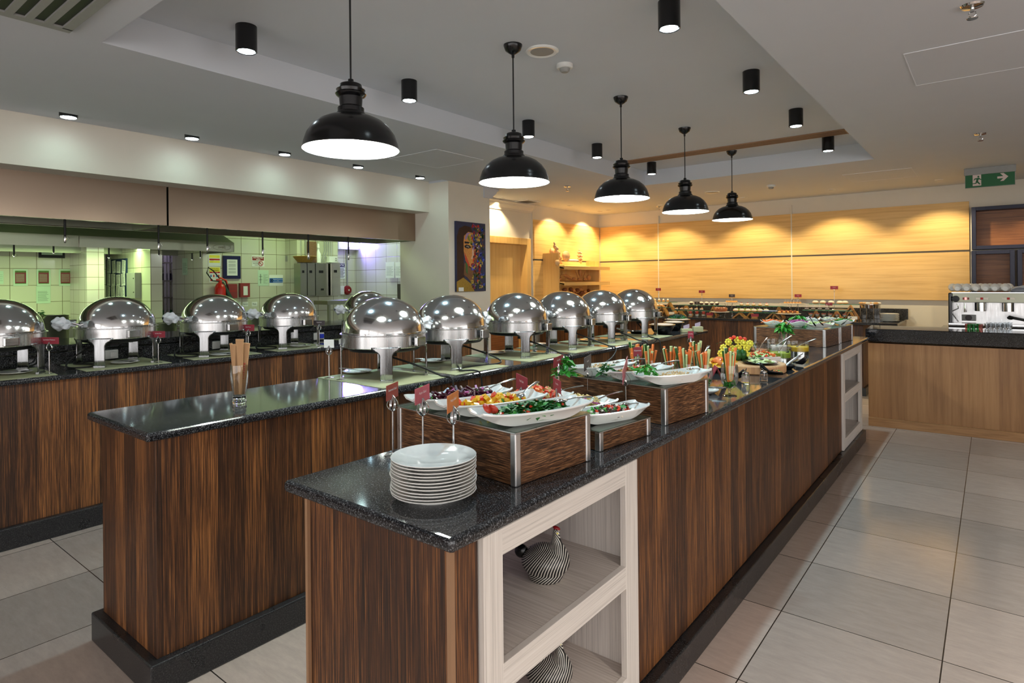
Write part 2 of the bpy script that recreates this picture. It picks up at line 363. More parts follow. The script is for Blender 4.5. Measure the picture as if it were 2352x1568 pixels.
for a, b in ((YN, -3.8), (-.1, .1), (3.8, YB+.2)): w.box(XR, XR+.15, a, b, 0, ZC)
for a, b in ((-3.8, -.1), (.1, 3.8)): w.box(XR, XR+.15, a, b, 0, .3).box(XR, XR+.15, a, b, 2.45, ZC)
struct('wall_right', w, M_wall)
w = MB()
for a, b in ((-5.7, -5.0), (-1.9, -1.7), (1.5, 1.7), (4.8, XR+.15)): w.box(a, b, YN-.15, YN, 0, ZC)
for a, b in ((-5.0, -1.9), (-1.7, 1.5), (1.7, 4.8)): w.box(a, b, YN-.15, YN, 0, .3).box(a, b, YN-.15, YN, 2.45, ZC)
struct('wall_rear', w, M_wall)
n = 1
for a, b in ((-3.8, -.1), (.1, 3.8)):
    m = MB(); m.box(XR+.04, XR+.1, a, a+.05, .3, 2.45).box(XR+.04, XR+.1, b-.05, b, .3, 2.45).box(XR+.04, XR+.1, a, b, .3, .35).box(XR+.04, XR+.1, a, b, 2.4, 2.45).box(XR+.04, XR+.1, (a+b)/2-.02, (a+b)/2+.02, .3, 2.45)
    struct('window_%d' % n, m, M_wht); n += 1
for a, b in ((-5.0, -1.9), (-1.7, 1.5), (1.7, 4.8)):
    m = MB(); m.box(a, a+.05, YN-.1, YN-.04, .3, 2.45).box(b-.05, b, YN-.1, YN-.04, .3, 2.45).box(a, b, YN-.1, YN-.04, .3, .35).box(a, b, YN-.1, YN-.04, 2.4, 2.45).box((a+b)/2-.02, (a+b)/2+.02, YN-.1, YN-.04, .3, 2.45)
    struct('window_%d' % n, m, M_wht); n += 1
# kitchen side: fascia over the pass, the pillar, the wall with the door
zf = 2.353
struct('wall_fascia', MB().box(-5.70, -5.367, YN, 5.17, zf, 2.74), M_wall)
struct('wall_pillar', MB().box(-5.9, -5.04, 5.17, 5.92, 0, ZC), M_wall)
XD = -5.68
zd = pX(1222, 549, XD).z; yd1 = pX(1216, 560, XD).y
w = MB().box(XD-.2, XD, 5.92, 9.9, zd+.0, ZC).box(XD-.2, XD, yd1, 9.9, 0, zd).box(XD-.2, XD, 5.92, 6.1, 0, zd)
struct('wall_left', w, M_wall)
# door
w = MB()
struct('door_frame_1', MB().box(XD-.15, XD+.03, yd1-.1, yd1, 0, zd).box(XD-.15, XD+.03, 6.0, 6.1, 0, zd).box(XD-.15, XD+.03, 6.1, yd1-.1, zd-.1, zd), M_oakv, bevel=.004)
d = struct('door_1', MB().box(XD-.14, XD-.1, 6.1, yd1-.1, .01, zd-.1), M_oakv, bevel=.003)
MB().box(XD-.099, XD-.09, 6.2, yd1-.18, .06, .95).build('kick_plate', M_wal, d)
m = MB(); m.at((XD-.08, 6.18, 1.02)).lathe([(0, -.02), (.012, -.02), (.012, .02), (0, .02)], 12); m.M = Matrix.Identity(4); m.tube([(XD-.1, 6.18, 1.02), (XD-.05, 6.18, 1.02), (XD-.05, 6.3, 1.02)], .009)
m.build('door_handle', M_st, d)
# cornices
prof = [(0, 0), (.02, 0), (.03, .03), (.07, .07), (.08, .10), (.10, .11), (.10, .13), (0, .13)]
struct('trim_1', MB().prism([(XD+a, ZC-.135+b) for a, b in prof], 5.92, 7.66, 'y'), M_wall)
m = MB(); m.prism([(5.92+a*1.6, ZC-.135+b) for a, b in prof], -5.45, -5.02, 'x'); m.box(-5.07, -5.02, 5.80, 5.925, ZC-.135, ZC)
struct('trim_2', m, M_ceil)
# oak wall panels : left of the corner and along the back
zp0, zp1, zp2 = 1.19, 1.84, 2.483
XL = -5.627
yl = pX(1227, 560, XL).y
def panel(a, b, z0, z1, lab, back=True, j=.006):
    if back: m = MB().box(a+j, b-j, YB, YB+.03, z0+.012, z1-.012)
    else: m = MB().box(XL-.03, XL, a+j, b-j, z0+.012, z1-.012)
    solo('wall_panel', m, M_oak, lab, 'wall panel', ((a+b)/2, YB+.03, z0) if back else (XL, (a+b)/2, z0), 'oak wall panels', bevel=.002)
pxs = [-5.627, pY(1512, 560, YB).x, pY(1818, 560, YB).x, pY(2228, 560, YB).x]
nm = ['left end', 'middle, behind the pastries', 'right end beside the navy frames']
for k in range(3):
    panel(pxs[k], pxs[k+1], zp1, zp2, 'light oak panel of the upper row on the back wall, ' + nm[k])
    panel(pxs[k], pxs[k+1], zp0, zp1, 'light oak panel of the lower row on the back wall, ' + nm[k])
panel(yl, YB, zp1, zp2, 'light oak panel above the bread rack, upper one beside the door', False)
panel(yl, YB, .95, zp1, 'light oak panel behind the bread rack, lower one beside the door', False)
struct('trim_3', MB().box(XL, pxs[3], YB+.005, YB+.03, zp1-.014, zp1+.014).box(XL-.03, XL-.005, yl, YB, zp1-.014, zp1+.014), plain('dark_seam_metal', srgb(84, 76, 66), .5))
for k in (1, 2):
    struct('trim_%d' % (k+3), MB().box(pxs[k]-.007, pxs[k]+.007, YB-.002, YB+.031, zp0, zp2+.12), M_wall)
struct('wall_corner_left', MB().box(-5.9, XL-.03, yl, 9.9, 0, ZC), M_wall)
# -------------------------------------------------- kitchen walls (tiled)
k1 = MB()
k1.box(-9.2, -9.0, YN, 2.9, 0, 2.75)
struct('wall_kitchen_far', k1, M_tile)
struct('wall_kitchen_column', MB().box(-9.0, -8.4, 2.51, 2.69, 0, 2.75), M_tile2)
struct('wall_kitchen_pier', MB().box(-9.2, -7.74, 2.95, 3.08, 0, 2.75), M_tile)
struct('wall_kitchen_store', MB().box(-10.2, -10.0, 2.6, 4.0, 0, 2.75), M_tile)
struct('wall_kitchen_notice', MB().box(-8.77, -7.9, 3.62, 5.6, 0, 2.75), M_tile)
struct('wall_kitchen_rear', MB().box(-10.5, -5.7, YN-.15, YN, 0, 2.75), M_tile)
struct('wall_kitchen_end', MB().box(-10.2, -8.8, 4.0, 4.15, 0, 2.75).box(-10.4, -10.2, 2.4, 4.15, 0, 2.75).box(-10.2, -9.2, 2.4, 2.55, 0, 2.75), M_tile)
struct('wall_kitchen_switchgear', MB().box(-8.5, -7.6, 4.78, 5.45, 0, 2.75), M_tile)
struct('wall_kitchen_lamp', MB().box(-8.8, -8.3, 5.45, 6.5, 0, 2.75), M_tile)
struct('wall_kitchen_side', MB().box(-8.8, -5.9, 6.28, 6.5, 0, 2.75), M_tile)
struct('wall_kitchen_jamb', MB().box(-6.75, -5.9, 6.17, 6.28, 0, 2.75), M_tile2)

# ================================================================ counters
def planks_body(name, lab, x0, x1, y0, y1, z0, z1, plinth=.03, ph=.11, extra=None):
    t = T(name, lab, 'counter', ((x0+x1)/2, (y0+y1)/2, 0))
    MB().box(x0, x1, y0, y1, ph, z1).build('cladding', M_dark, t, bevel=.002)
    MB().box(x0-plinth, x1+plinth, y0-plinth, y1+plinth, 0, ph).build('plinth', M_plinth, t, bevel=.006)
    return t
def slab(lab, x0, x1, y0, y1, z0, z1, mat=None, name='countertop', b=.012):
    return solo(name, MB().box(x0, x1, y0, y1, z0, z1), mat or M_gran, lab, 'countertop', ((x0+x1)/2, (y0+y1)/2, z0), bevel=b, bseg=3)
# front buffet counter; its two white display shelves are let into the right-hand face
FZ = .93; fx0, fx1 = -1.62, -.942; fy0, fy1 = .966, 6.79
t = T('buffet_counter', 'long salad buffet counter clad in dark wood planks, nearest the viewer', 'counter', (-1.24, 3.7, 0))
wf = -.965
ya0, ya1, yb0, yb1 = 1.082, 1.876, 5.497, 6.387
m = MB()
m.box(-1.516, wf, .998, ya0-.004, .11, FZ-.034).box(-1.516, -1.43, ya0-.004, ya1+.004, .11, FZ-.034).box(-1.516, wf, ya1+.004, yb0-.004, .11, FZ-.034).box(-1.516, -1.43, yb0-.004, yb1, .11, FZ-.034)
m.build('cladding', M_dark, t, bevel=.002)
MB().box(-1.516, wf-.004, .985, .998, .11, FZ-.034).build('end_cladding', M_dark, t)
MB().box(-1.524, -1.513, .975, .99, .11, FZ-.034).build('corner_strip', M_edge, t)
MB().box(wf-.012, wf, .984, .999, .11, FZ-.034).build('corner_strip', M_edge, t)
MB().box(-1.55, -.923, .955, 6.40, 0, .105).build('plinth', M_plinth, t, bevel=.006)
slab('dark speckled granite top of the salad counter with the white plates on it', fx0, fx1, fy0, fy1, FZ-.035, FZ)
def display(y0, y1, lab):
    t = T('display_shelf', lab, 'shelf unit', (-1.2, (y0+y1)/2, .105), 0, 'white display shelves in the salad counter')
    xf = -.95; xb = -1.42; z0, z1 = .108, FZ-.036; pw = .072; dd = .022
    MB().box(xf-dd, xf, y0, y0+pw, z0, z1).build('post', M_white, t, bevel=.0015)
    MB().box(xf-dd, xf, y1-.085, y1, z0, z1).build('post', M_white, t, bevel=.0015)
    MB().box(xf-dd, xf-.001, y0+pw, y1-.085, z1-.067, z1).build('rail', M_whiteh, t, bevel=.0015)
    MB().box(xf-dd, xf-.001, y0+pw, y1-.085, .487, .559).build('rail', M_whiteh, t, bevel=.0015)
    MB().box(xf-dd, xf-.001, y0+pw, y1-.085, z0, z0+.085).build('rail', M_whiteh, t, bevel=.0015)
    MB().box(xb, xf-dd, y0+.01, y0+.026, z0, z1).build('side_panel', M_white, t)
    MB().box(xb, xf-dd, y1-.026, y1-.01, z0, z1).build('side_panel', M_white, t)
    MB().box(xb-.008, xb, y0+.01, y1-.01, z0, z1).build('back_panel', M_lil, t)
    MB().box(xb, xf-dd, y0+.026, y1-.026, .535, .558).build('shelf', M_whitef, t)
    MB().box(xb, xf-dd, y0+.026, y1-.026, z0+.06, z0+.083).build('shelf', M_whitef, t)
    return t
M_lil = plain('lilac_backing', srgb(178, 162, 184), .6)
display(ya0, ya1, 'white-washed display shelf let into the near end of the salad counter, with dotted guinea fowl')
display(yb0, yb1, 'white-washed empty display shelf let into the far end of the salad counter')
# second counter
SZ = .96; sx0, sx1 = -3.035, -2.41; sy0, sy1 = .90, 6.45
planks_body('buffet_counter', 'middle buffet counter clad in dark wood planks, carrying the nearer row of chafing dishes', -2.965, -2.425, .935, 6.25, 0, SZ-.0345, .035, .12)
slab('polished dark granite top under the nearer row of chafing dishes', sx0, sx1, sy0, sy1, SZ-.034, SZ)
# kitchen counter with its raised back ledge
KZ = .965
planks_body('buffet_counter', 'kitchen-side buffet counter clad in dark wood planks, in front of the hatch', -4.95, -4.43, -3.6, 4.88, 0, KZ-.031, .034, .125)
slab('black granite top of the kitchen-side counter in front of the hatch', -4.948, -4.385, -3.6, 4.9, KZ-.03, KZ)
t = T('pass_ledge', 'raised black granite ledge along the back of the kitchen-side counter', 'ledge', (-5.2, 1.5, 0))
MB().box(-5.06, -4.950, -3.6, 4.9, KZ-.03, 1.05).build('upstand', M_gran, t, bevel=.004)
MB().box(-5.60, -4.958, -3.6, 4.9, 1.056, 1.098).build('ledge_top', M_gran, t, bevel=.006)
MB().box(-5.60, -5.08, -3.6, 4.9, 0, 1.056).build('base', M_hood2, t)
# dessert counter (an L along the left wall and the back)
DZ = .94; dyf = 8.80
t = T('dessert_counter', 'dark wood dessert counter along the back wall, turning the corner by the bread rack', 'counter', (-3, 9.2, 0))
MB().box(-5.55, -1.3, dyf+.06, 9.68, .1, DZ-.034).box(-5.55, -4.9, 7.70, dyf+.06, .1, DZ-.034).build('cladding', M_dark, t, bevel=.002)
MB().box(-5.56, -1.27, dyf+.03, 9.69, 0, .1).box(-5.56, -4.87, 7.67, dyf+.03, 0, .1).build('plinth', M_plinth, t)
xe = pz(2063, 742, DZ).x
t = T('countertop', 'black stone top of the dessert counter along the back wall', 'countertop', (-3, 9.2, DZ-.034))
MB().box(-5.59, xe, dyf, 9.70, DZ-.034, DZ).box(-5.59, -4.86, 7.66, dyf, DZ-.034, DZ).build('slab', M_gran, t, bevel=.006)
solo('splashback', MB().box(-5.5, xe+.03, 9.675, 9.70, DZ, 1.085), M_gran, 'low black stone splashback behind the desserts', 'splashback', (-3, 9.69, DZ), bevel=.003)
MB().box(-2.36, -1.95, dyf+.035, dyf+.06, .12, DZ-.036).build('white_end_panel', M_white, bpy.data.objects['dessert_counter'])
# bar counter on the right
t = T('bar_counter', 'pale maple bar counter with a thick black stone top, at the right', 'counter', (1.5, 7.5, 0))
rot = math.atan2(7.159-7.098, 1.194)
m = MB(); m.at((-.982, 7.098, 0), rot); m.box(-.02, 5.2, .03, .48, .0855, .84); m.build('front', M_bar, t)
m = MB(); m.at((-.982, 7.098, 0), rot); m.box(-.02, 5.2, 0, .5, 0, .085); m.build('skirting', M_barb, t, bevel=.003)
m = MB(); m.at((-.982, 7.098, 0), rot); m.box(-.04, 5.2, .0, .56, .855, .987); m.build('bar_top', M_gal, t, bevel=.008)
t = T('back_bar', 'low white back bar cabinet behind the bar counter', 'counter', (1.5, 8.3, 0))
MB().box(-.42, 4.5, 7.98, 8.55, 0, .9).build('body', M_wall, t); MB().box(-.45, 4.5, 7.95, 8.6, .9, .95).build('worktop', M_gal, t)

# ================================================================ ceiling fittings
M_disc = emis('lamp_lens_cool', (.80, .95, 1, 1), 25)
M_discw = emis('lamp_lens_warm', (1, .72, .36, 1), 30)
M_ring = plain('lamp_ring', srgb(20, 22, 24), .35)
def spotlight(parent, loc, e, colr, size, blend=.5, r=.03, name='light', tilt=None):
    l = bpy.data.lights.new(name, 'SPOT'); l.energy = e; l.color = colr; l.spot_size = size; l.spot_blend = blend; l.shadow_soft_size = r
    o = bpy.data.objects.new(name, l); col.objects.link(o); o.parent = parent; o.location = Vector(loc)
    if tilt: o.rotation_euler = tilt
    return o
COOL = (.52, .85, 1.0)
E_CYL, E_PEN, E_REC, E_WARM = 46, 20, 3.2, 60
rows = [(-3.118, [1.671, 2.827, 4.187, 5.342, 6.592], 'left'), (-1.245, [1.69, 2.846, 4.149, 5.316, 6.549], 'right')]
proto = None
for X, ys, side in rows:
    for i, y in enumerate(ys):
        if side == 'right' and i == 0: pass
        lab = 'black cylinder downlight, %s from the front in the %s row of the ceiling tray' % (ORD[i], side)
        if proto is None:
            t = T('ceiling_downlight', lab, 'downlight', (X, y, ZT), 0, 'black cylinder downlights in the ceiling tray')
            MB().lathe([(.0, 0), (.054, 0), (.054, -.135), (.05, -.138), (.046, -.13), (.0, -.13)], 28).build('housing', M_black, t, world=False)
            MB().lathe([(.0, -.131), (.042, -.131), (.042, -.136), (.0, -.137)], 24).build('lens', M_disc, t, world=False)
            spotlight(t, (0, 0, -.145), E_CYL, COOL, math.radians(96), .6, .035, 'bulb')
            proto = t
        else: t = dup(proto, (X, y, ZT), 0, lab)
proto = None
for i, y in enumerate([1.428, 2.274, 3.102, 3.932, 4.794, .58, -.27]):
    k = i if i < 5 else i
    lab = 'small round downlight over the kitchen hatch, %s' % (ORD[i]+' from the left in view' if i < 5 else 'beyond the left edge of the picture, number %s' % ORD[i-5])
    if proto is None:
        t = T('ceiling_downlight', lab, 'downlight', (-5.12, y, ZC+.025), 0, 'small downlights over the kitchen hatch')
        MB().lathe([(.0, 0), (.055, 0), (.055, -.03), (.05, -.034), (.045, -.03), (0, -.03)], 24).build('housing', M_ring, t, world=False)
        MB().lathe([(.0, -.031), (.046, -.031), (.046, -.036), (.0, -.037)], 24).build('lens', M_disc, t, world=False)
        spotlight(t, (0, 0, -.045), E_REC, (.5, .97, .86), math.radians(165), 1.0, .03, 'bulb'); proto = t
    else: t = dup(proto, (-5.12, y, ZC+.025), 0, lab)
# warm wall washers
proto = None
warm = [((-5.26, 8.15), 'near the bread rack'), ((-5.30, 9.16), 'in the corner above the bread rack'), ((-5.5, 6.75), 'over the kitchen door')]
sx = [pY(q, 520, YB).x for q in (1440, 1553, 1735, 1930, 2165)]
for k, x in enumerate(sx[1:]): warm.append(((x, 9.09), '%s from the corner along the back wall' % ORD[k]))
warm.append(((sx[0]-.02, 9.09), 'close to the room corner on the back wall'))
warm.append(((.75, 9.09), 'above the navy shelf frames'))
for (x, y), w_ in warm:
    lab = 'small warm recessed ceiling spotlight ' + w_
    if proto is None:
        t = T('ceiling_spotlight', lab, 'downlight', (x, y, ZC), 0, 'warm recessed spotlights')
        MB().lathe([(.03, 0), (.045, 0), (.045, -.004), (.03, -.006)], 24).build('rim', M_wht, t, world=False)
        MB().lathe([(.0, -.002), (.022, -.002), (.022, -.004), (.0, -.005)], 20).build('lens', M_discw, t, world=False)
        spotlight(t, (0, 0, -.02), E_WARM, (1, .80, .46), math.radians(108), .45, .02, 'bulb'); proto = t
    else: t = dup(proto, (x, y, ZC), 0, lab)
    for q in t.children:
        if q.type == 'LIGHT': q.rotation_euler = (math.radians(12), 0, 0) if y == 9.09 else (0, math.radians(16), 0)
# unseen recessed lamps added over the aisle to brighten floor and counter end
for i, (x, y) in enumerate([(1.0, 1.1), (1.6, 2.6), (.35, -.7), (2.2, -1.6)]):
    lab = 'added unseen fill spotlight over the aisle, %s' % ORD[i]
    if i == 0:
        t = T('ceiling_spotlight', lab, 'downlight', (x, y, ZC), 0, 'added unseen fill spotlights over the aisle')
        MB().lathe([(.03, 0), (.045, 0), (.045, -.004), (.03, -.006)], 24).build('rim', M_wht, t, world=False)
        MB().lathe([(.0, -.002), (.03, -.002), (.03, -.005), (.0, -.006)], 20).build('lens', M_discw, t, world=False)
        spotlight(t, (0, 0, -.02), 110, (1, .90, .80), math.radians(110), .8, .03, 'bulb'); p2 = t
    else: dup(p2, (x, y, ZC), 0, lab)
# pendants
PX = -2.182
prof_sh = [(.035, .29), (.046, .285), (.05, .268), (.062, .262), (.0585, .25), (.066, .243), (.061, .235), (.05, .228), (.047, .19), (.056, .183), (.056, .165), (.064, .158), (.066, .150),
           (.10, .141), (.135, .124), (.165, .098), (.187, .066), (.199, .03), (.203, .008), (.208, 0)]
prof_in = [(.205, .001), (.199, .009), (.195, .03), (.183, .065), (.161, .096), (.131, .121), (.097, .137), (.05, .146), (0, .147)]
pend = None
bulbm = emis('pendant_bulb', (.92, 1, .94, 1), 40)
for i, (px_, py_, cy) in enumerate([(806, 345, 1.64), (1181, 420, 2.797), (1428, 457, 4.12), (1574, 487, 5.31), (1682, 505, 6.575)]):
    rz_ = pX(px_, py_, PX); y = rz_.y if i else 1.64; z0 = rz_.z
    lab = 'black dome pendant lamp with white inside, %s from the front of the row of five' % ORD[i]
    t = T('pendant_lamp', lab, 'pendant lamp', (PX, y, z0), 0, 'black dome pendant lamps')
    if pend is None:
        s1 = MB().olathe(prof_sh, 48).build('lamp_shade', M_black, t, world=False)
        s2 = MB().olathe(prof_in, 48).build('shade_lining', M_shadein, t, world=False)
        bb = MB().lathe([(0, .135), (.02, .13), (.022, .10), (.034, .07), (.03, .04), (.014, .028), (0, .025)], 16).build('bulb', bulbm, t, world=False)
        s4 = MB().lathe([(0, .31), (.012, .308), (.014, .29), (.035, .285), (.0, .28)], 16).build('cap', M_black, t, world=False)
        pend = (s1, s2, bb, s4)
    else:
        for q in pend: w_ = q.copy(); col.objects.link(w_); w_.parent = t
    MB().tube([(0, 0, .305), (0, 0, ZT-z0-.05)], .0042, 8).build('cable', M_blk, t, world=False)
    MB().lathe([(0, -.075), (.008, -.074), (.009, -.055), (.02, -.05), (.045, -.032), (.054, -.008), (.055, 0), (0, 0)], 28, (0, 0, ZT-z0)).build('ceiling_rose', M_black, t, world=False)
    l = bpy.data.lights.new('bulb', 'POINT'); l.energy = E_PEN; l.color = (.93, 1, .95); l.shadow_soft_size = .03
    o = bpy.data.objects.new('bulb_light', l); col.objects.link(o); o.parent = t; o.location = (0, 0, .0)
# speakers, smoke detectors, sprinklers, grilles, hatches
def lat_thing(name, lab, cat, loc, parts, group=None):
    t = T(name, lab, cat, loc, 0, group)
    for nm_, pr, mt in parts: MB().lathe(pr, 28).build(nm_, mt, t, world=False)
    return t
for q, z, lab in [((1245, 117), ZT, 'round ceiling speaker beside the second pendant lamp'), ((1635, 441), ZC, 'round ceiling speaker above the fourth pendant lamp')]:
    lat_thing('ceiling_speaker', lab, 'speaker', pz(*q, z), [('rim', [(.07, 0), (.1, 0), (.1, -.004), (.09, -.01), (.07, -.006)], M_wht), ('mesh', [(0, -.002), (.071, -.002), (.071, -.006), (0, -.008)], M_grille)], 'ceiling speakers')
for q, z, lab in [((1297, 148), ZT, 'white smoke detector beside the larger ceiling speaker'), ((1771, 425), ZC, 'white smoke detector above the smallest pendant lamp')]:
    lat_thing('smoke_detector', lab, 'smoke detector', pz(*q, z), [('base', [(0, 0), (.052, 0), (.052, -.022), (.045, -.028), (0, -.028)], M_plas), ('sensor', [(0, -.028), (.034, -.028), (.03, -.042), (.022, -.05), (0, -.052)], M_grille)], 'smoke detectors')
def sprinkler(q, lab):
    t = T('sprinkler', lab, 'sprinkler', pz(*q, ZC), 0, 'ceiling sprinklers')
    MB().lathe([(0, 0), (.045, 0), (.04, -.008), (.015, -.012), (0, -.012)], 24).build('escutcheon', M_st, t, world=False)
    m = MB(); m.cyl((0, 0, -.03), .008, .02, 10); m.tube([(.012, 0, -.03), (.013, 0, -.045), (0, 0, -.055)], .003, 6).tube([(-.012, 0, -.03), (-.013, 0, -.045), (0, 0, -.055)], .003, 6).cyl((0, 0, -.06), .004, .01, 8)
    m.build('body', M_st, t, world=False)
    MB().lathe([(0, -.058), (.022, -.058), (.02, -.061), (0, -.061)], 16).build('deflector', M_st, t, world=False)
for q, lab in [((2233, 12), 'chrome sprinkler head at the top right, nearest one'), ((2252, 307), 'chrome sprinkler head above the exit sign'), ((1303, 428), 'sprinkler head between the second and third pendant lamps'), ((1514, 474), 'sprinkler head near the back wall beside the fourth pendant')]: sprinkler(q, lab)
t = T('ceiling_vent', 'long slotted air vent across the far end of the ceiling tray', 'vent', (-2.2, 6.4, ZT))
MB().box(-3.33, -1.06, 6.30, 6.46, ZT-.004, ZT-.001).build('backing', M_blk, t)
MB().box(-3.35, -1.04, 6.285, 6.30, ZT-.012, ZT).box(-3.35, -1.04, 6.46, 6.475, ZT-.012, ZT).box(-1.06, -1.03, 6.285, 6.475, ZT-.014, ZT).box(-3.36, -3.33, 6.285, 6.475, ZT-.012, ZT).build('frame', M_edge, t)
for k in range(4): MB().box(-3.33, -1.06, 6.325+k*.03, 6.337+k*.03, ZT-.012, ZT-.001).build('slat', M_edge, t)
t = T('ceiling_vent', 'slatted air vent at the top left corner', 'vent', (-3.1, .6, ZC))
x1, y1 = -3.0, .945
MB().box(-3.35, -2.2, -.2, .94, ZC-.003, ZC-.001).build('backing', M_blk, t)
e1 = pz(150, 62, ZC); e2 = pz(235, 0, ZC)
MB().box(-3.36, -2.2, .915, .955, ZC-.012, ZC).box(-3.40, -3.35, -.2, .955, ZC-.012, ZC).build('frame', M_grille, t)
for k in range(6): MB().box(-3.35, -2.2, .845-k*.07, .875-k*.07, ZC-.012, ZC-.001).build('slat', M_grille, t)
M_seam = plain('hatch_seam', srgb(228, 230, 236), .6, noise=0)
def hatch(x0, x1, y0, y1, lab):
    t = T('ceiling_hatch', lab, 'hatch', ((x0+x1)/2, (y0+y1)/2, ZC), 0, 'ceiling hatches'); s = .005
    MB().box(x0, x1, y0, y1, ZC-.0015, ZC+.001).build('cover', M_ceil, t)
    MB().box(x0-s, x1+s, y0-s, y0, ZC-.003, ZC).box(x0-s, x1+s, y1, y1+s, ZC-.003, ZC).box(x0-s, x0, y0, y1, ZC-.003, ZC).box(x1, x1+s, y0, y1, ZC-.003, ZC).build('rim', M_seam, t)
hatch(-.362, .9, 3.866, 4.54, 'large flush ceiling hatch at the upper right')
hatch(-4.56, -3.92, 3.875, 4.51, 'square flush ceiling hatch between the first and second pendant lamps')
a = pz(1960, 418, ZC); b = pz(2118, 419, ZC)
hatch(a.x, b.x, 7.9, 8.6, 'flush ceiling hatch left of the exit sign')
t = T('ceiling_vent', 'small dark ceiling grille near the door', 'vent', pz(1207, 463, ZC))
MB().box(-.14, .14, -.14, .14, -.006, 0).build('grille', M_blk, t, world=False); MB().box(-.16, -.14, -.16, .16, -.01, 0).box(.14, .16, -.16, .16, -.01, 0).box(-.14, .14, -.16, -.14, -.01, 0).box(-.14, .14, .14, .16, -.01, 0).build('frame', M_wht, t, world=False)
# exit sign
M_sgreen = plain('exit_sign_green', srgb(0, 92, 44), .4, noise=0); M_swhite = plain('exit_sign_white', srgb(220, 200, 192), .5, noise=0)
ex0, ex1, ey = -.228, .195, 8.42
t = T('exit_sign', 'green running-man exit sign with an arrow to the right, hung from the ceiling', 'sign', ((ex0+ex1)/2, ey, 2.49))
MB().box(ex0-.012, ex1+.012, ey-.02, ey+.03, 2.625, ZC).build('housing', M_grille, t, bevel=.004)
MB().box(ex0, ex1, ey-.006, ey+.006, 2.488, 2.625).build('panel', M_sgreen, t)
m = MB().box(ex0-.004, ex0, ey-.008, ey+.008, 2.484, 2.625).box(ex1, ex1+.004, ey-.008, ey+.008, 2.484, 2.625).box(ex0, ex1, ey-.008, ey+.008, 2.484, 2.488); m.build('edge', M_grille, t)
yy = ey-.0072
def pict(pts, mt, nm_, off=0):
    m = MB(); m.prism([(ex0+x*(ex1-ex0)/1020, 2.625-y*.137/265) for x, y in pts], yy-.0008-off, yy+.001-off, 'y'); m.build(nm_, mt, t)
pict([(155, 0), (335, 0), (335, 232), (155, 232)], M_swhite, 'doorway')
man = [[(255, 28), (285, 20), (300, 40), (288, 60), (262, 58)], [(195, 75), (290, 62), (325, 95), (335, 95), (335, 112), (312, 112), (290, 95), (262, 140), (228, 140), (235, 95), (210, 95), (185, 120), (175, 110)],
       [(228, 130), (262, 130), (320, 200), (300, 212), (240, 160)], [(228, 130), (250, 140), (235, 188), (140, 192), (135, 178), (215, 168)]]
for k in man: pict(k, M_sgreen, 'running_figure', .001)
pict([(668, 75), (790, 75), (725, 12), (795, 10), (890, 88), (795, 172), (725, 175), (790, 115), (668, 118)], M_swhite, 'arrow')
# navy framed shelves on the right of the back wall
def nav(x0, x1, z0, z1, lab):
    t = T('wall_shelf_frame', lab, 'wall shelf', ((x0+x1)/2, YB+.03, z0), 0, 'navy framed wall shelves'); f = .045; y0 = YB-.17
    MB().box(x0, x0+f, y0, YB+.03, z0, z1).box(x1-f, x1, y0, YB+.03, z0, z1).box(x0+f, x1-f, y0, YB+.03, z0, z0+f).box(x0+f, x1-f, y0, YB+.03, z1-f, z1).build('frame', M_navy, t, bevel=.003)
    MB().box(x0+f, x1-f, YB+.015, YB+.03, z0+f, z1-f).build('back_panel', M_wal, t)
yq = YB-.17
a = pY(2231, 476, yq); b = pY(2231, 573, yq); nav(a.x, a.x+1.4, b.z, a.z, 'navy framed walnut wall shelf, upper one above the coffee machine')
a = pY(2231, 576, yq); b = pY(2331, 600, yq); nav(a.x, b.x, 1.2, a.z, 'navy framed walnut wall shelf, lower one above the coffee machine')
c2 = pY(2337, 600, yq); nav(c2.x, c2.x+.45, 1.2, a.z, 'navy framed walnut wall shelf, lower one at the right edge')
# world
wd = bpy.data.worlds.new('world'); sc.world = wd; wd.use_nodes = True
bg = wd.node_tree.nodes['Background']; bg.inputs[0].default_value = (1.0, .97, .96, 1); bg.inputs[1].default_value = 3.1
sc.view_settings.view_transform = 'Standard'; sc.view_settings.look = 'None'; sc.view_settings.gamma = 1; sc.view_settings.exposure = 0.0; sc.view_settings.use_curve_mapping = False
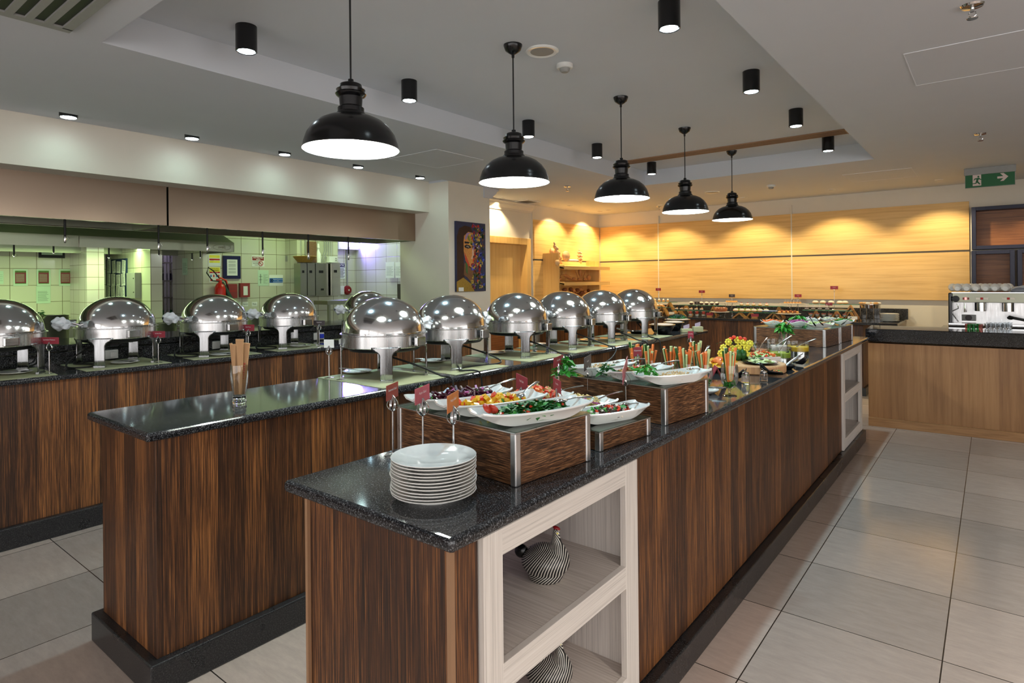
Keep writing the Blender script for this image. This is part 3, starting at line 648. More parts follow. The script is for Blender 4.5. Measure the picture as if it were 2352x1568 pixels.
# ================================================================ chafing dishes
def arc(cx_, cy_, r, a0, a1, n): return [(cx_+r*math.cos(math.radians(a0+(a1-a0)*i/n)), cy_+r*math.sin(math.radians(a0+(a1-a0)*i/n))) for i in range(n+1)]
chaf = None
M_pan = plain('dark_water_pan', srgb(52, 52, 54), .3, .7)
def chafer(c, lab, group, rz=0):
    global chaf
    t = T('chafing_dish', lab, 'chafing dish', c, rz, group)
    if chaf: 
        for q in chaf:
            w_ = q.copy(); col.objects.link(w_); w_.parent = t
            for g in q.children: d = g.copy(); col.objects.link(d); d.parent = w_
        return t
    ch = []
    m = MB(); m.olathe([(.20, .175), (.232, .178), (.236, .182), (.236, .246), (.247, .250), (.247, .253), (.225, .252), (.225, .245)], 56); ch.append(m.build('food_band', M_band, t, world=False))
    m = MB(); m.lathe([(0, .148), (.16, .150), (.195, .156), (.205, .168), (.206, .180), (0, .182)], 48); ch.append(m.build('water_pan', M_pan, t, world=False))
    pr = [(.236, .254), (.236, .262), (.231, .263)]
    pr += [(.230*math.cos(a), .263+.194*math.sin(a)) for a in [PI/2*k/16 for k in range(1, 16)]] + [(0, .457)]
    m = MB(); m.lathe([(.0, .2545)]+pr, 64); ch.append(m.build('dome_lid', M_dome, t, world=False))
    L = arc(-.075, .13, .042, 0, 78, 6)
    out = [(-.033, .0)] + [(p[0], p[1]) for p in L] + [(-.078, .182), (-.078, .19)]
    out = out + [(-x, z) for x, z in out[::-1]]
    for k in range(4):
        a = math.radians(-45+90*k); m = MB(); m.M = Matrix.Rotation(a+PI/2, 4, 'Z') @ Matrix.Translation((0, -.236, 0))
        zw = [(0, .033), (.05, .033), (.10, .033)] + [(p[1], -p[0]) for p in L if p[1] > .105] + [(.182, .078), (.19, .078)]
        def fn(u, v, zw=zw):
            k_ = v*(len(zw)-1); i_ = min(int(k_), len(zw)-2); f_ = k_-i_; w_ = zw[i_][1]*(1-f_)+zw[i_+1][1]*f_; z_ = zw[i_][0]*(1-f_)+zw[i_+1][0]*f_; x_ = (2*u-1)*w_
            return (x_, .236-math.sqrt(.236**2-x_*x_)-.004, z_)
        m.grid(fn, 10, len(zw)-1)
        lg = m.build('leg', M_legs, t, world=False, solid=.006); ch.append(lg)
        m = MB(); m.M = Matrix.Rotation(a+PI/2, 4, 'Z') @ Matrix.Translation((0, -.236, 0)); m.box(-.034, .034, -.008, .010, 0, .012); m.build('foot', M_legs, lg, world=False)
    for s in (-1, 1):
        m = MB(); m.M = Matrix.Rotation(0 if s > 0 else PI, 4, 'Z'); m.at((.0, 0, 0), 0 if s > 0 else PI)
        m.M = m.M @ Matrix.Translation((.225, 0, .212)) @ Matrix.Rotation(PI/2, 4, 'Y'); m.lathe([(0, 0), (.026, 0), (.026, .03), (0, .03)], 20)
        hb = m.build('hinge', M_pan, t, world=False); ch.append(hb)
        m = MB(); m.M = Matrix.Rotation(0 if s > 0 else PI, 4, 'Z'); m.box(.250, .276, -.036, .036, .186, .240); m.build('hinge_cover', M_st, hb, world=False, bevel=.006, bseg=3)
    m = MB(); m.box(.06, .13, -.09, -.04, .128, .149); m.box(-.04, -.0, .08, .10, .135, .149); ch.append(m.build('heater_box', M_blk, t, world=False))
    chaf = ch; return t
def handle_cloth(t, sgn, lab, big=True):
    c = t.location; m = MB(); m.tube([(c.x-.03, c.y+sgn*.225, c.z+.275), (c.x-.03, c.y+sgn*.262, c.z+.29), (c.x+.03, c.y+sgn*.262, c.z+.29), (c.x+.03, c.y+sgn*.225, c.z+.275)], .006)
    m.build('handle', M_st, t)
    m = MB(); rr = random.Random(int(c.y*100)); y0 = c.y+sgn*.262; cx_ = c.x
    def fn(u, v):
        a = v*2*PI; l = -.055+.13*u; r = .012+.030*math.sin(PI*min(1, (u*1.25)))**.8 if u < .8 else .010+.022*(u-.7)
        r *= 1+.26*math.sin(4*a+9*u)+.16*math.sin(7*a-13*u)+.1*math.sin(11*a+5*u)
        return (cx_+r*math.cos(a)*1.25, y0-sgn*(l-.055)*1.0, c.z+.292+r*math.sin(a)*.95-.01*u)
    m.grid(fn, 26, 28); o = solo('cloth_napkin', m, M_cloth, lab, 'cloth', (cx_, y0, c.z+.29), 'cloths tied round the chafing dish handles')
    md = o.modifiers.new('s', 'SUBSURF'); md.levels = 1; md.render_levels = 1
for i, y in enumerate([2.262, 2.807, 3.50, 4.106, 4.72, 5.352]):
    w_ = ORD[i]+' from the left' if i < 5 else 'the farthest, beside the black bowls'
    t = chafer((-2.745, y+.018, SZ+.0025), 'round roll-top steel chafing dish of the nearer row, '+w_, 'chafing dishes on the middle counter', .13)
    if i < 3: handle_cloth(t, 1, 'white cloth round the handle of the nearer-row chafing dish %s from the left' % ORD[i])
for i, y in enumerate([.93, 1.57, 2.235, 2.865, 3.70]):
    t = chafer((-4.71, y+.012, KZ+.0025), 'round roll-top steel chafing dish on the kitchen-side counter, '+(ORD[i]+' from the left'), 'chafing dishes on the kitchen-side counter', .04)
    if i: handle_cloth(t, -1, 'white cloth knotted round the handle of the kitchen-side chafing dish %s from the left' % ORD[i])
# paper mats under them
def mat_(x, y, z, lab, w_=.66, h_=.52, rz=.0):
    m = MB(); m.at((x, y, z), rz); m.box(-w_/2, w_/2, -h_/2, h_/2, 0, .0018); m.box(-w_/2+.01, w_/2-.02, -h_/2+.02, h_/2-.01, .0018, .0024)
    solo('paper_mat', m, M_mat, lab, 'place mat', (x, y, z), 'green paper mats under the chafing dishes')
for i, y in enumerate([2.262, 2.807, 3.50, 4.106, 4.72, 5.352]): mat_(-2.735, y, SZ+.0002, 'pale green paper mat under the nearer-row chafing dish that is %s from the left' % ORD[i], .59, .47, R.uniform(-.05, .03))
for i, y in enumerate([.93, 1.57, 2.235, 2.865, 3.70]): mat_(-4.69, y, KZ+.0002, 'pale green paper mat under the kitchen-side chafing dish that is %s from the left' % ORD[i], .52, .5, R.uniform(-.06, .04))
# power cords of the nearer row hang over the counter edge
def cord(pts, lab, r=.0055):
    P = [Vector(p) for p in pts]; Q = []
    for i in range(len(P)-1):
        p0, p1, p2, p3 = P[max(i-1, 0)], P[i], P[i+1], P[min(i+2, len(P)-1)]
        for k in range(8):
            s = k/8; Q.append(.5*((2*p1)+(p2-p0)*s+(2*p0-5*p1+4*p2-p3)*s*s+(3*p1-p0-3*p2+p3)*s**3))
    Q.append(P[-1]); m = MB().tube(Q, r, 8)
    solo('power_cord', m, M_rub, lab, 'cord', P[0])
xe2 = -2.47
for i, y in enumerate([2.262, 2.807, 3.50, 4.106, 4.72, 5.352]):
    if i == 1: pts = [(-2.80, y+.10, SZ+.13), (-2.66, y+.26, SZ+.05), (-2.60, y+.26, SZ+.008), (-2.66, y+.0, SZ+.008), (-2.56, y-.16, SZ+.012), (-2.475, y-.12, SZ+.015), (-2.455, y-.09, SZ-.02), (-2.445, y-.09, SZ-.16)]
    elif i == 3: pts = [(-2.74, y+.06, SZ+.13), (-2.60, y+.16, SZ+.06), (-2.50, y+.24, SZ+.012), (-2.45, y+.26, SZ-.01), (-2.435, y+.16, SZ-.07), (-2.425, y+.0, SZ-.10)]
    elif i == 5: pts = [(-2.74, y-.03, SZ+.13), (-2.62, y-.06, SZ+.02), (-2.52, y-.14, SZ+.008), (-2.455, y-.16, SZ-.01), (-2.44, y-.17, SZ-.12)]
    else: pts = [(-2.74, y-.02, SZ+.13), (-2.62, y+.10, SZ+.07), (-2.53, y+.19, SZ+.012), (-2.455, y+.21, SZ-.005), (-2.444, y+.20, SZ-.1), (-2.444, y+.19, SZ-.18)]
    pts = [(a_+.062, b_, c_) for a_, b_, c_ in pts]
    cord(pts, 'black power cord of the nearer-row chafing dish that is %s from the left' % ORD[i])
for i, y in enumerate([.93, 1.57, 2.235, 2.865]):
    pts = [(-4.75, y-.12, KZ+.13), (-4.74, y-.24, KZ+.06), (-4.70, y-.28, KZ+.010), (-4.60, y-.20, KZ+.008), (-4.70, y-.12, KZ+.010), (-4.86, y-.2, KZ+.012), (-4.9, y-.02, KZ+.01), (-4.90, y+.22, KZ+.02), (-4.93, y+.26, KZ+.055)]
    cord(pts, 'black power cord looping behind the kitchen-side chafing dish that is %s from the left' % ORD[i])
t0 = None
for i, (px_, py_) in enumerate([(250, 811), (502, 787), (731, 769)]):
    p = pX(px_, py_, -4.95); lab = 'white power socket on the black upstand, %s from the left' % ORD[i]
    t = T('wall_socket', lab, 'socket', (-4.948, p.y, 1.008), 0, 'sockets on the black upstand')
    MB().box(0, .012, -.055, .055, -.032, .032).build('plate', M_plas, t, world=False, bevel=.003)
    m = MB().box(.012, .034, .0, .04, -.02, .02); m.build('plug', plain('blue_plug', srgb(40, 60, 190), .4) if i == 2 else M_plas, t, world=False, bevel=.004)
# ================================================================ small plates with spoons beside the chafing dishes
plate_prof = [(0, .002), (.045, .002), (.055, .004), (.085, .012), (.0865, .0145), (.084, .0155), (.055, .008), (0, .007)]
def spoon_mb(m, a, b, bowl=.028, w_=.0055):
    a = Vector(a); b = Vector(b); d = (b-a).normalized(); n = 6
    m.tube([a.lerp(b, k/n)+Vector((0, 0, .004*math.sin(PI*k/n))) for k in range(n+1)], [w_*.7]*3+[w_*.8, w_, w_*1.3, w_*1.3], 8, flat=.45)
    if bowl:
        old = m.M; m.M = old @ Matrix.Translation(a-d*bowl*.7) @ d.to_track_quat('X', 'Z').to_matrix().to_4x4(); m.ell((0, 0, 0), (bowl, bowl*.62, bowl*.22), 14, 6); m.M = old
pp = None
def sauce_plate(px_, py_, z, lab, spoon=True, sc_=1.0, ang=.6, food=None):
    global pp
    c = pz(px_, py_, z)
    t = T('side_plate', lab, 'plate', c, 0, 'small plates for serving spoons')
    if pp is None: pp = MB().lathe(plate_prof, 40).build('plate', M_wht, t, world=False)
    else: w_ = pp.copy(); col.objects.link(w_); w_.parent = t
    if spoon:
        m = MB(); spoon_mb(m, (c.x+.03*math.cos(ang), c.y+.03*math.sin(ang), c.z+.012), (c.x-.12*math.cos(ang), c.y-.12*math.sin(ang), c.z+.024))
        solo('serving_spoon', m, M_st, 'steel serving spoon on the ' + lab, 'spoon', (c.x, c.y, c.z+.01), 'serving spoons')
for q in [((821, 856), SZ+.003, 'small white plate beside the leftmost nearer-row chafing dish'), ((995, 831), SZ+.003, 'small white plate behind the second nearer-row chafing dish'),
          ((1138, 812), SZ+.003, 'small white plate behind the third nearer-row chafing dish'), ((1240, 793), SZ+.003, 'small white plate behind the fourth nearer-row chafing dish'),
          ((1350, 783), SZ+.003, 'small white plate between the fourth and fifth nearer-row chafing dishes'), ((1420, 770), SZ+.003, 'small white plate between the fifth and sixth nearer-row chafing dishes'),
          ((36, 858), KZ+.003, 'small white plate before the leftmost kitchen-side chafing dish'), ((288, 834), KZ+.003, 'small white plate beneath the second kitchen-side chafing dish'),
          ((512, 816), KZ+.003, 'small white plate beneath the third kitchen-side chafing dish'), ((690, 796), KZ+.003, 'small white plate beneath the fourth kitchen-side chafing dish')]:
    sauce_plate(q[0][0], q[0][1], q[1], q[2], ang=R.uniform(.3, 1.2))
# ================================================================ card holders
def card_stand(L_, R_, top, bot, D_, vx, z0, text, mat_c, lab, cat='card holder', base=True, base_r=.028, pole_px=None, th=.0012, tsize=.011, ring=.034):
    cxp = (L_+R_)/2; c = pD(cxp, (top+bot)/2, D_)
    d = ray(vx, 640); d.z = 0; d.normalize()
    def pxof(p): v = p-O; return CX+F*v.dot(cr)/v.dot(cf)
    def solve(px_):
        lo, hi = -.3, .3
        s = 1 if pxof(c+d*.05) > pxof(c) else -1
        for _ in range(40):
            mid = (lo+hi)/2
            if (pxof(c+d*mid)-px_)*s < 0: lo = mid
            else: hi = mid
        return (lo+hi)/2
    a, b = solve(L_), solve(R_)
    if a > b: d = -d; a, b = -a, -b
    hh = (bot-top)/F*D_*.5*.86
    c.z += 0
    bx, by = c.x, c.y
    if pole_px: q = pD(pole_px, 700, D_); bx, by = q.x, q.y
    t = T('card_stand', lab, cat, (bx, by, z0), 0, 'menu card stands')
    k = c.z-hh*.5     # clip height
    zr = k-ring*1.25
    if base: MB().lathe([(0, 0), (base_r, 0), (base_r, .002), (.008, .006), (0, .006)], 28, (bx, by, z0)).build('base', M_st, t)
    MB().tube([(bx, by, z0+.003), (bx, by, zr-.012)], .0036 if ring > .03 else .003, 10).build('pole', M_st, t)
    for j in range(4):
        aa = j*PI/2+.5; m = MB(); P = []
        for s in range(9):
            u = s/8; r = ring*.58*math.sin(PI*(u**.75))
            P.append((bx+math.cos(aa)*r, by+math.sin(aa)*r, zr-.012+u*ring*1.6))
        m.tube(P, .0042 if ring > .03 else .0024, 8, flat=.3); m.build('petal_clip', M_st, t)
    n = Vector((0, 0, 1)).cross(d)   # normal
    if n.dot(O-c) < 0: n = -n
    right = Vector((0, 0, 1)).cross(n)
    m = MB(); m.M = facing(c, right, (0, 0, 1)); w2 = (b-a)/2; m.box(-w2, w2, -hh, hh, -th, 0)
    cd = m.build('card', mat_c, t)
    if text:
        m = MB(); lines = text.split('\n')
        ts = min(tsize, 2*w2*.9/max(3, max(len(l) for l in lines))*1.9)
        for i, ln in enumerate(lines): text_mb(m, ln, ts, facing(c+n*.0006+Vector((0, 0, hh*.25-(i-(len(lines)-1)/2)*ts*1.1)), right, (0, 0, 1)))
        m.build('lettering', M_winkt, cd)
    return t
M_red2 = plain('rose_card', srgb(190, 92, 104), .4, noise=.25, nscale=26); M_org = plain('orange_brown_card', srgb(196, 112, 52), .4, noise=.3, nscale=26); M_red3 = plain('rust_red_card', srgb(158, 62, 50), .5, noise=.1)
dC = lambda px_, py_, z: (pz(px_, py_, z)-O).dot(cf)
card_stand(888, 915, 878, 918, dC(898, 1045, FZ), 1480, FZ, 'Beetroot Salad', M_red3, 'tall steel card stand with a rust red Beetroot Salad card, leftmost on the salad counter')
card_stand(954, 987, 884, 926, 1.83, 1560, FZ, 'Aspen Salad', M_red2, 'tall steel card stand with a rose pink Aspen Salad card behind the plate stack')
card_stand(1028, 1054, 899, 945, 1.74, 1470, FZ, 'Mango Salad', M_org, 'tall steel card stand with an orange patterned Mango Salad card')
card_stand(1185, 1211, 859, 901, 2.22, 760, FZ+.066, 'Fusilli Salad', M_red, 'steel card stand with a burgundy Fusilli Salad card among the salad dishes', base=False)
card_stand(1270, 1288, 868, 902, 2.27, 900, FZ+.066, 'Tortellini', M_red, 'steel card stand with a burgundy Tortellini card between the pasta dishes', base=False)
card_stand(1272, 1294, 816, 842, 2.62, 1700, FZ, 'Asian Salad', M_red, 'steel card stand with a small burgundy card at the left of the middle riser')
card_stand(1342, 1358, 815, 850, 2.66, 1650, FZ, 'Tapenade', M_card2, 'steel card stand with a charcoal card before the middle riser')
card_stand(1431, 1442, 830, 866, 2.5, 1500, FZ, 'Couscous', M_red2, 'steel card stand with a rose card turned edge-on before the middle riser')
card_stand(1455, 1474, 795, 820, 3.02, 5200, FZ, 'Hummus', M_red, 'steel card stand with a burgundy Hummus card behind the middle riser')
card_stand(1580, 1593, 759, 778, 3.9, -8000, FZ, 'Crudites', M_red, 'steel card stand with a tall burgundy card behind the vegetable stick glasses')
card_stand(744, 767, 778, 800, dC(762, 868, SZ), -9000, SZ, '', M_paper, 'steel card stand with a blank white card left of the nearer chafing dishes')
card_stand(779, 787, 777, 790, dC(779, 872, SZ), 1200, SZ, '', M_paper, 'thin steel stand with a narrow white card beside the leftmost nearer-row chafing dish', ring=.012)
card_stand(91, 135, 773, 791, dC(112, 858, KZ), -7000, KZ, 'Lyonnaise Potatoes', M_red, 'steel card stand with a burgundy Lyonnaise Potatoes card, leftmost on the kitchen-side counter')
card_stand(348, 379, 759, 776, dC(364, 833, KZ), -7000, KZ, 'Grilled Fish', M_red, 'steel card stand with a burgundy card right of the second kitchen-side chafing dish')
card_stand(557, 584, 744, 761, dC(572, 812, KZ), -7000, KZ, 'Beef Stew', M_red, 'steel card stand with a burgundy card right of the third kitchen-side chafing dish')
card_stand(720, 746, 735, 748, dC(735, 797, KZ), -7000, KZ, 'Vegetables', M_card2, 'steel card stand with a charcoal card right of the fourth kitchen-side chafing dish')
# ================================================================ glass with cutlery sleeves
gp = pz(550, 928, SZ); gp.z = SZ
t = T('beer_glass', 'tall glass holding brown paper cutlery sleeves, on the middle counter', 'glass', gp)
MB().lathe([(0, 0), (.026, 0), (.030, .006), (.031, .014), (.026, .022), (.027, .026), (.029, .032), (.024, .040), (0, .042)], 28).build('foot', M_gf := plain('thick_glass', (.9, .93, .95, 1), .02, noise=0, trans=1, ior=1.45), t, world=False)
MB().olathe([(.024, .040), (.030, .060), (.036, .095), (.039, .13), (.0385, .16), (.037, .178)], 32).build('wall', M_glass, t, world=False)
rightv = Vector((cr.x, cr.y, 0)).normalized(); fwd = Vector((cf.x, cf.y, 0)).normalized()
sl = [(-.018, .014, -.10, .275, .010, 'far left'), (-.010, .020, -.05, .27, .022, 'left, behind'), (-.012, -.002, -.045, .262, .018, 'left, in front'), (-.002, .012, .0, .268, .020, 'middle, behind'), (.000, .020, .03, .292, .034, 'tallest, at the back'), (-.002, -.004, -.02, .255, .014, 'middle, slim'), (.006, -.012, .115, .275, .036, 'broad front one lettered in red')]
for i, (u, w_, tilt, hh, wd_, nm_) in enumerate(sl):
    b = gp+rightv*u*.6-fwd*w_*.5+Vector((0, 0, .046)); up = (Vector((0, 0, 1))+rightv*tilt*1.0-fwd*(.02*w_/.02*-1)*.5).normalized()
    rv = (rightv-up*rightv.dot(up)).normalized()
    m = MB(); m.M = facing(b, rv, up); h2 = (hh-.046)
    m.box(-wd_/2, wd_/2, 0, h2, -.003, .003); m.box(-wd_/2-.0006, wd_/2+.0006, h2-.006, h2+.002, -.0036, .0036)
    o = solo('cutlery_sleeve', m, M_kraft, 'brown paper cutlery sleeve in the tall glass, '+nm_, 'cutlery sleeve', b, 'cutlery sleeves in the tall glass', bevel=.0008)
    if i == 6:
        n = rv.cross(up); m = MB()
        Mt = facing(b+up*(h2*.45)+n*.0034+rv*.002, -up, rv)
        text_mb(m, 'RAMADA', .0185, Mt, False); text_mb(m, 'BY WYNDHAM', .005, facing(b+up*(h2*.45)+n*.0034-rv*.011, -up, rv))
        m.build('lettering', M_redtxt, o)
# ================================================================ plates
c = pD(996, 1000, 1.504+.113); pc = Vector((c.x, c.y, FZ))
big = [(0, .003), (.058, .003), (.062, 0), (.066, 0), (.068, .004), (.080, .010), (.112, .0185), (.1135, .0205), (.112, .0215), (.082, .0125), (.070, .0075), (0, .0075)]
sp = None
for i in range(12):
    k = 12-i; lab = 'white dinner plate in the near stack, ' + ('on top' if k == 1 else 'at the bottom' if k == 12 else ORD[k-1]+' from the top')
    if sp is None:
        sp = solo('dinner_plate', MB().lathe(big, 64), M_wht, lab, 'plate', (0, 0, 0), 'stack of dinner plates on the salad counter'); 
    o = sp if i == 0 else dup(sp, None, None, lab)
    o.location = pc+Vector((R.uniform(-.0025, .0025), R.uniform(-.0025, .0025), .0001+i*.0083))
# ================================================================ risers
M_rtop = plain('pale_green_riser_top', srgb(176, 190, 168), .4)
M_board2 = plain('riser_board_top', srgb(196, 150, 92), .5)
def riser(A, lx, ly, h, rz, lab, z=FZ, glassy=True):
    """A = near right foot corner, box runs -x (lx) and +y (ly) from there"""
    t = T('display_riser', lab, 'riser', (A[0], A[1], z), rz, 'wood-veneered display risers')
    p = .022
    MB().box(-lx+.004, -.004, .004, .012, .002, h).build('side_panel', M_darkh, t, world=False)
    MB().box(-lx+.004, -.004, ly-.012, ly-.004, .002, h).build('side_panel', M_darkh, t, world=False)
    MB().box(-.012, -.004, .012, ly-.012, .002, h).build('side_panel', M_darkh, t, world=False)
    MB().box(-lx+.004, -lx+.012, .012, ly-.012, .002, h).build('side_panel', M_darkh, t, world=False)
    for sx_ in (0, 1):
        for sy_ in (0, 1):
            x0 = -p if sx_ == 0 else -lx; y0 = 0 if sy_ == 0 else ly-p
            MB().box(x0, x0+p, y0, y0+p, 0, h+.001).build('corner_post', M_alu, t, world=False, bevel=.003)
    m = MB(); e = .012; m.box(-lx, 0, 0, e, h+.001, h+.004).box(-lx, 0, ly-e, ly, h+.001, h+.004).box(-e, 0, e, ly-e, h+.001, h+.004).box(-lx, -lx+e, e, ly-e, h+.001, h+.004); m.build('top_edge', M_alu, t, world=False)
    MB().box(-lx+e, -e, e, ly-e, h-.004, h+.002).build('top_panel', M_rtop, t, world=False)
    MB().box(-lx-.002, .002, -.002, ly+.002, h+.0045, h+.008).build('glass_top', M_gsheet, t, world=False)
    return t
riser((-1.038, 1.32), .56, .345, .146, -.10, 'large wood-veneered riser with metal corners, nearest, behind the plate stack')
riser((-1.029, 1.763), .56, .31, .062, -.12, 'low wood-veneered riser with metal corners, between the two tall ones')
riser((-1.007, 2.232), .58, .345, .142, -.13, 'large wood-veneered riser with metal corners in the middle of the salad counter')
riser((-1.088, 5.546), .60, .375, .142, -.12, 'wood-veneered riser with metal corners near the far end, behind the dressing jars')
riser((-1.052, 6.0), .60, .36, .138, -.10, 'wood-veneered riser with metal corners at the very far end of the salad counter')
# ================================================================ boat dishes with salads
def boat(L_, W_, h=.045):
    m = MB(); n = 22; prof = []
    for i in range(n+1):
        u = -1+2*i/n; au = abs(u)
        w_ = W_/2*(1-.22*u*u)*(1 if au < .94 else (1-((au-.94)/.06)**2*.20))
        zr = h*.86+au**3*h*.22
        zb = (max(0, au-.42)/.58)**1.8*(h*1.08-.012)
        x = u*L_/2; e = .006
        pr = [(-w_*.62, zb), (-w_*.96, zr-.006), (-w_-.004, zr-.004), (-w_-.004, zr), (-w_+e*.6, zr+.001), (-w_*.60, zb+.006), (0, zb+.005), (w_*.60, zb+.006), (w_-e*.6, zr+.001), (w_+.004, zr), (w_+.004, zr-.004), (w_*.96, zr-.006), (w_*.62, zb), (0, zb)]
        prof.append([(x, y, z) for y, z in pr])
    k = len(prof[0]); v = [p for s in prof for p in s]; f = []
    for i in range(n):
        for j in range(k): f.append((i*k+j, i*k+(j+1) % k, (i+1)*k+(j+1) % k, (i+1)*k+j))
    f += [tuple(range(k))[::-1], tuple(range(n*k, (n+1)*k))]
    m.add(v, f, True); return m
boats = {}
def dish(P0, P1, z, lab, W_=.125, h=.045):
    a = Vector((P0[0], P0[1], z)); b = Vector((P1[0], P1[1], z)); L_ = (b-a).length; rz = math.atan2(b.y-a.y, b.x-a.x)
    m = boat(L_, W_, h); m2 = MB(); m2.at((a+b)/2, rz); m2.add([tuple(p) for p in m.v], m.f, True)
    o = solo('serving_dish', m2, M_wht, lab, 'dish', (a+b)/2, 'white boat-shaped salad dishes')
    return (a+b)/2, rz, L_
def piece(m, kind, p, rnd):
    a, b, c_ = rnd.uniform(0, 6.3), rnd.uniform(-.7, .7), rnd.uniform(-.7, .7)
    m.M = Matrix.Translation(p) @ Matrix.Rotation(a, 4, 'Z') @ Matrix.Rotation(b, 4, 'X') @ Matrix.Rotation(c_, 4, 'Y')
    s = rnd.uniform(.8, 1.25)
    if kind == 'cube': k = .0075*s; m.box(-k, k, -k*.9, k*.9, -k*.8, k*.8)
    elif kind == 'scube': k = .0045*s; m.box(-k, k, -k, k, -k*.8, k*.8)
    elif kind == 'strip': m.box(-.022*s, .022*s, -.0035, .0035, -.0025, .0025)
    elif kind == 'blob': m.ell((0, 0, 0), (.006*s, .005*s, .0045*s), 6, 4)
    elif kind == 'grain': m.ell((0, 0, 0), (.0035*s, .0028*s, .0025*s), 5, 3)
    elif kind == 'leaf':
        k = .0135*s; m.add([(-k, 0, 0), (-k*.3, -k*.6, .002), (k*.5, -k*.5, .0), (k, 0, .003), (k*.4, k*.6, .001), (-k*.4, k*.5, .003), (0, 0, .005)], [(0, 1, 6), (1, 2, 6), (2, 3, 6), (3, 4, 6), (4, 5, 6), (5, 0, 6)], False)
    elif kind == 'wedge': m.ell((0, 0, 0), (.028*s, .009, .016), 10, 6)
    elif kind == 'curl':
        m.tube([(math.cos(t_*1.6)*.008, math.sin(t_*1.6)*.008, t_*.003) for t_ in range(6)], .0028, 5)
    m.M = Matrix.Identity(4)
def heap(c, rz, L_, W_, z, hgt, mix, n, lab, seed=1, off=0, name='salad', span=.72):
    rnd = random.Random(seed); m = MB(); mats = [k[1] for k in mix]; tot = sum(k[2] for k in mix)
    # body under the pieces
    m.at((c.x, c.y, z), rz); m.m = 0
    hz_ = lambda u, v: (off*L_/2+L_*span*.48*v*math.cos(u*2*PI), W_*.36*v*math.sin(u*2*PI), .008+hgt*.72*math.sqrt(max(0, 1-v*v))); m.grid(hz_, 24, 6); m.M = Matrix.Identity(4)
    for i in range(n):
        u = rnd.uniform(-1, 1); v = rnd.uniform(-1, 1)
        if u*u+v*v > 1: continue
        zz = z+.006+hgt*math.sqrt(max(0, 1-(u*u+v*v)*.96))*rnd.uniform(.82, 1.05)
        x = off*L_/2+u*L_*span*.5; y = v*W_*.40
        p = Vector((c.x+x*math.cos(rz)-y*math.sin(rz), c.y+x*math.sin(rz)+y*math.cos(rz), zz))
        r_ = rnd.uniform(0, tot); k = 0
        for k, it in enumerate(mix):
            r_ -= it[2]
            if r_ <= 0: break
        m.m = k; piece(m, mix[k][0], p, rnd)
    solo(name, m, mats, lab, 'food', (c.x, c.y, z), kind='stuff')
z1 = FZ+.146+.0085; z2 = FZ+.062+.0085; z3 = FZ+.142+.0085
D1 = dish((-1.475, 1.325), (-1.35, 1.665), z1, 'white boat dish of beetroot salad, leftmost on the nearest riser', .14)
heap(*D1[:2], D1[2], .14, z1, .045, [('strip', M_beet, 8), ('strip', M_onion, 1.1), ('leaf', M_green, .3)], 200, 'dark red beetroot and red onion salad in the leftmost white dish', 3)
D2 = dish((-1.325, 1.315), (-1.195, 1.655), z1, 'white boat dish of mango salad, in the middle of the nearest riser', .14)
heap(*D2[:2], D2[2], .14, z1, .042, [('cube', M_mango, 7), ('cube', M_tom, 1.6), ('cube', M_green, 1.0)], 150, 'yellow mango cube salad in the middle white dish of the nearest riser', 4)
D3 = dish((-1.155, 1.285), (-1.02, 1.65), z1, 'white boat dish of chopped green salad, rightmost on the nearest riser', .145)
heap(*D3[:2], D3[2], .145, z1, .045, [('leaf', M_dgreen, 8), ('scube', M_tom, 1.2), ('leaf', M_green, 1.5)], 420, 'chopped green leaf and tomato salad in the front white dish', 5)
D4 = dish((-1.50, 1.79), (-1.385, 2.11), z2, 'white boat dish of melon and potato salad, leftmost on the low riser', .14)
heap(*D4[:2], D4[2], .14, z2, .07, [('cube', M_tom, 2), ('cube', M_carrot, 2), ('curl', M_pasta, 2.5), ('leaf', M_green, .6), ('cube', M_pink, 2)], 170, 'orange and pink fruit salad in the leftmost dish of the low riser', 6)
D5 = dish((-1.30, 1.765), (-1.165, 2.085), z2, 'white boat dish of pasta salad, in the middle of the low riser', .135)
heap(*D5[:2], D5[2], .135, z2, .058, [('curl', M_pasta, 6), ('strip', M_tom, 1.3), ('leaf', M_green, .8), ('strip', M_onion, .8)], 180, 'pasta bow salad with red pepper strips in the middle dish of the low riser', 7)
D6 = dish((-1.145, 1.765), (-1.03, 2.075), z2, 'white boat dish of lentil salad, rightmost on the low riser', .125)
heap(*D6[:2], D6[2], .125, z2, .045, [('grain', M_lent, 8), ('scube', M_tom, .7), ('leaf', M_green, .5), ('scube', M_cream, .5)], 520, 'brown lentil salad in the rightmost dish of the low riser', 8)
D7 = dish((-1.46, 2.235), (-1.33, 2.56), z3, 'white boat dish of aubergine dip, leftmost on the middle riser', .13)
heap(*D7[:2], D7[2], .13, z3, .036, [('grain', M_hum, 3), ('blob', M_hum, 1)], 160, 'beige dip in the leftmost dish of the middle riser', 9)
D8 = dish((-1.275, 2.215), (-1.14, 2.545), z3, 'white boat dish of grain salad, in the middle of the middle riser', .13)
heap(*D8[:2], D8[2], .13, z3, .042, [('grain', M_grain, 8), ('leaf', M_green, 1), ('scube', M_tom, 1)], 560, 'cracked wheat salad with tomato in the middle dish of the middle riser', 10)
D9 = dish((-1.105, 2.20), (-.965, 2.53), z3, 'white boat dish of hummus, rightmost on the middle riser', .13)
heap(*D9[:2], D9[2], .13, z3, .036, [('grain', M_hum, 3), ('grain', M_grain, 1)], 160, 'smooth hummus in the rightmost dish of the middle riser', 11)
def along(D_, u): return Vector((D_[0].x+math.cos(D_[1])*u*D_[2]/2, D_[0].y+math.sin(D_[1])*u*D_[2]/2, 0))
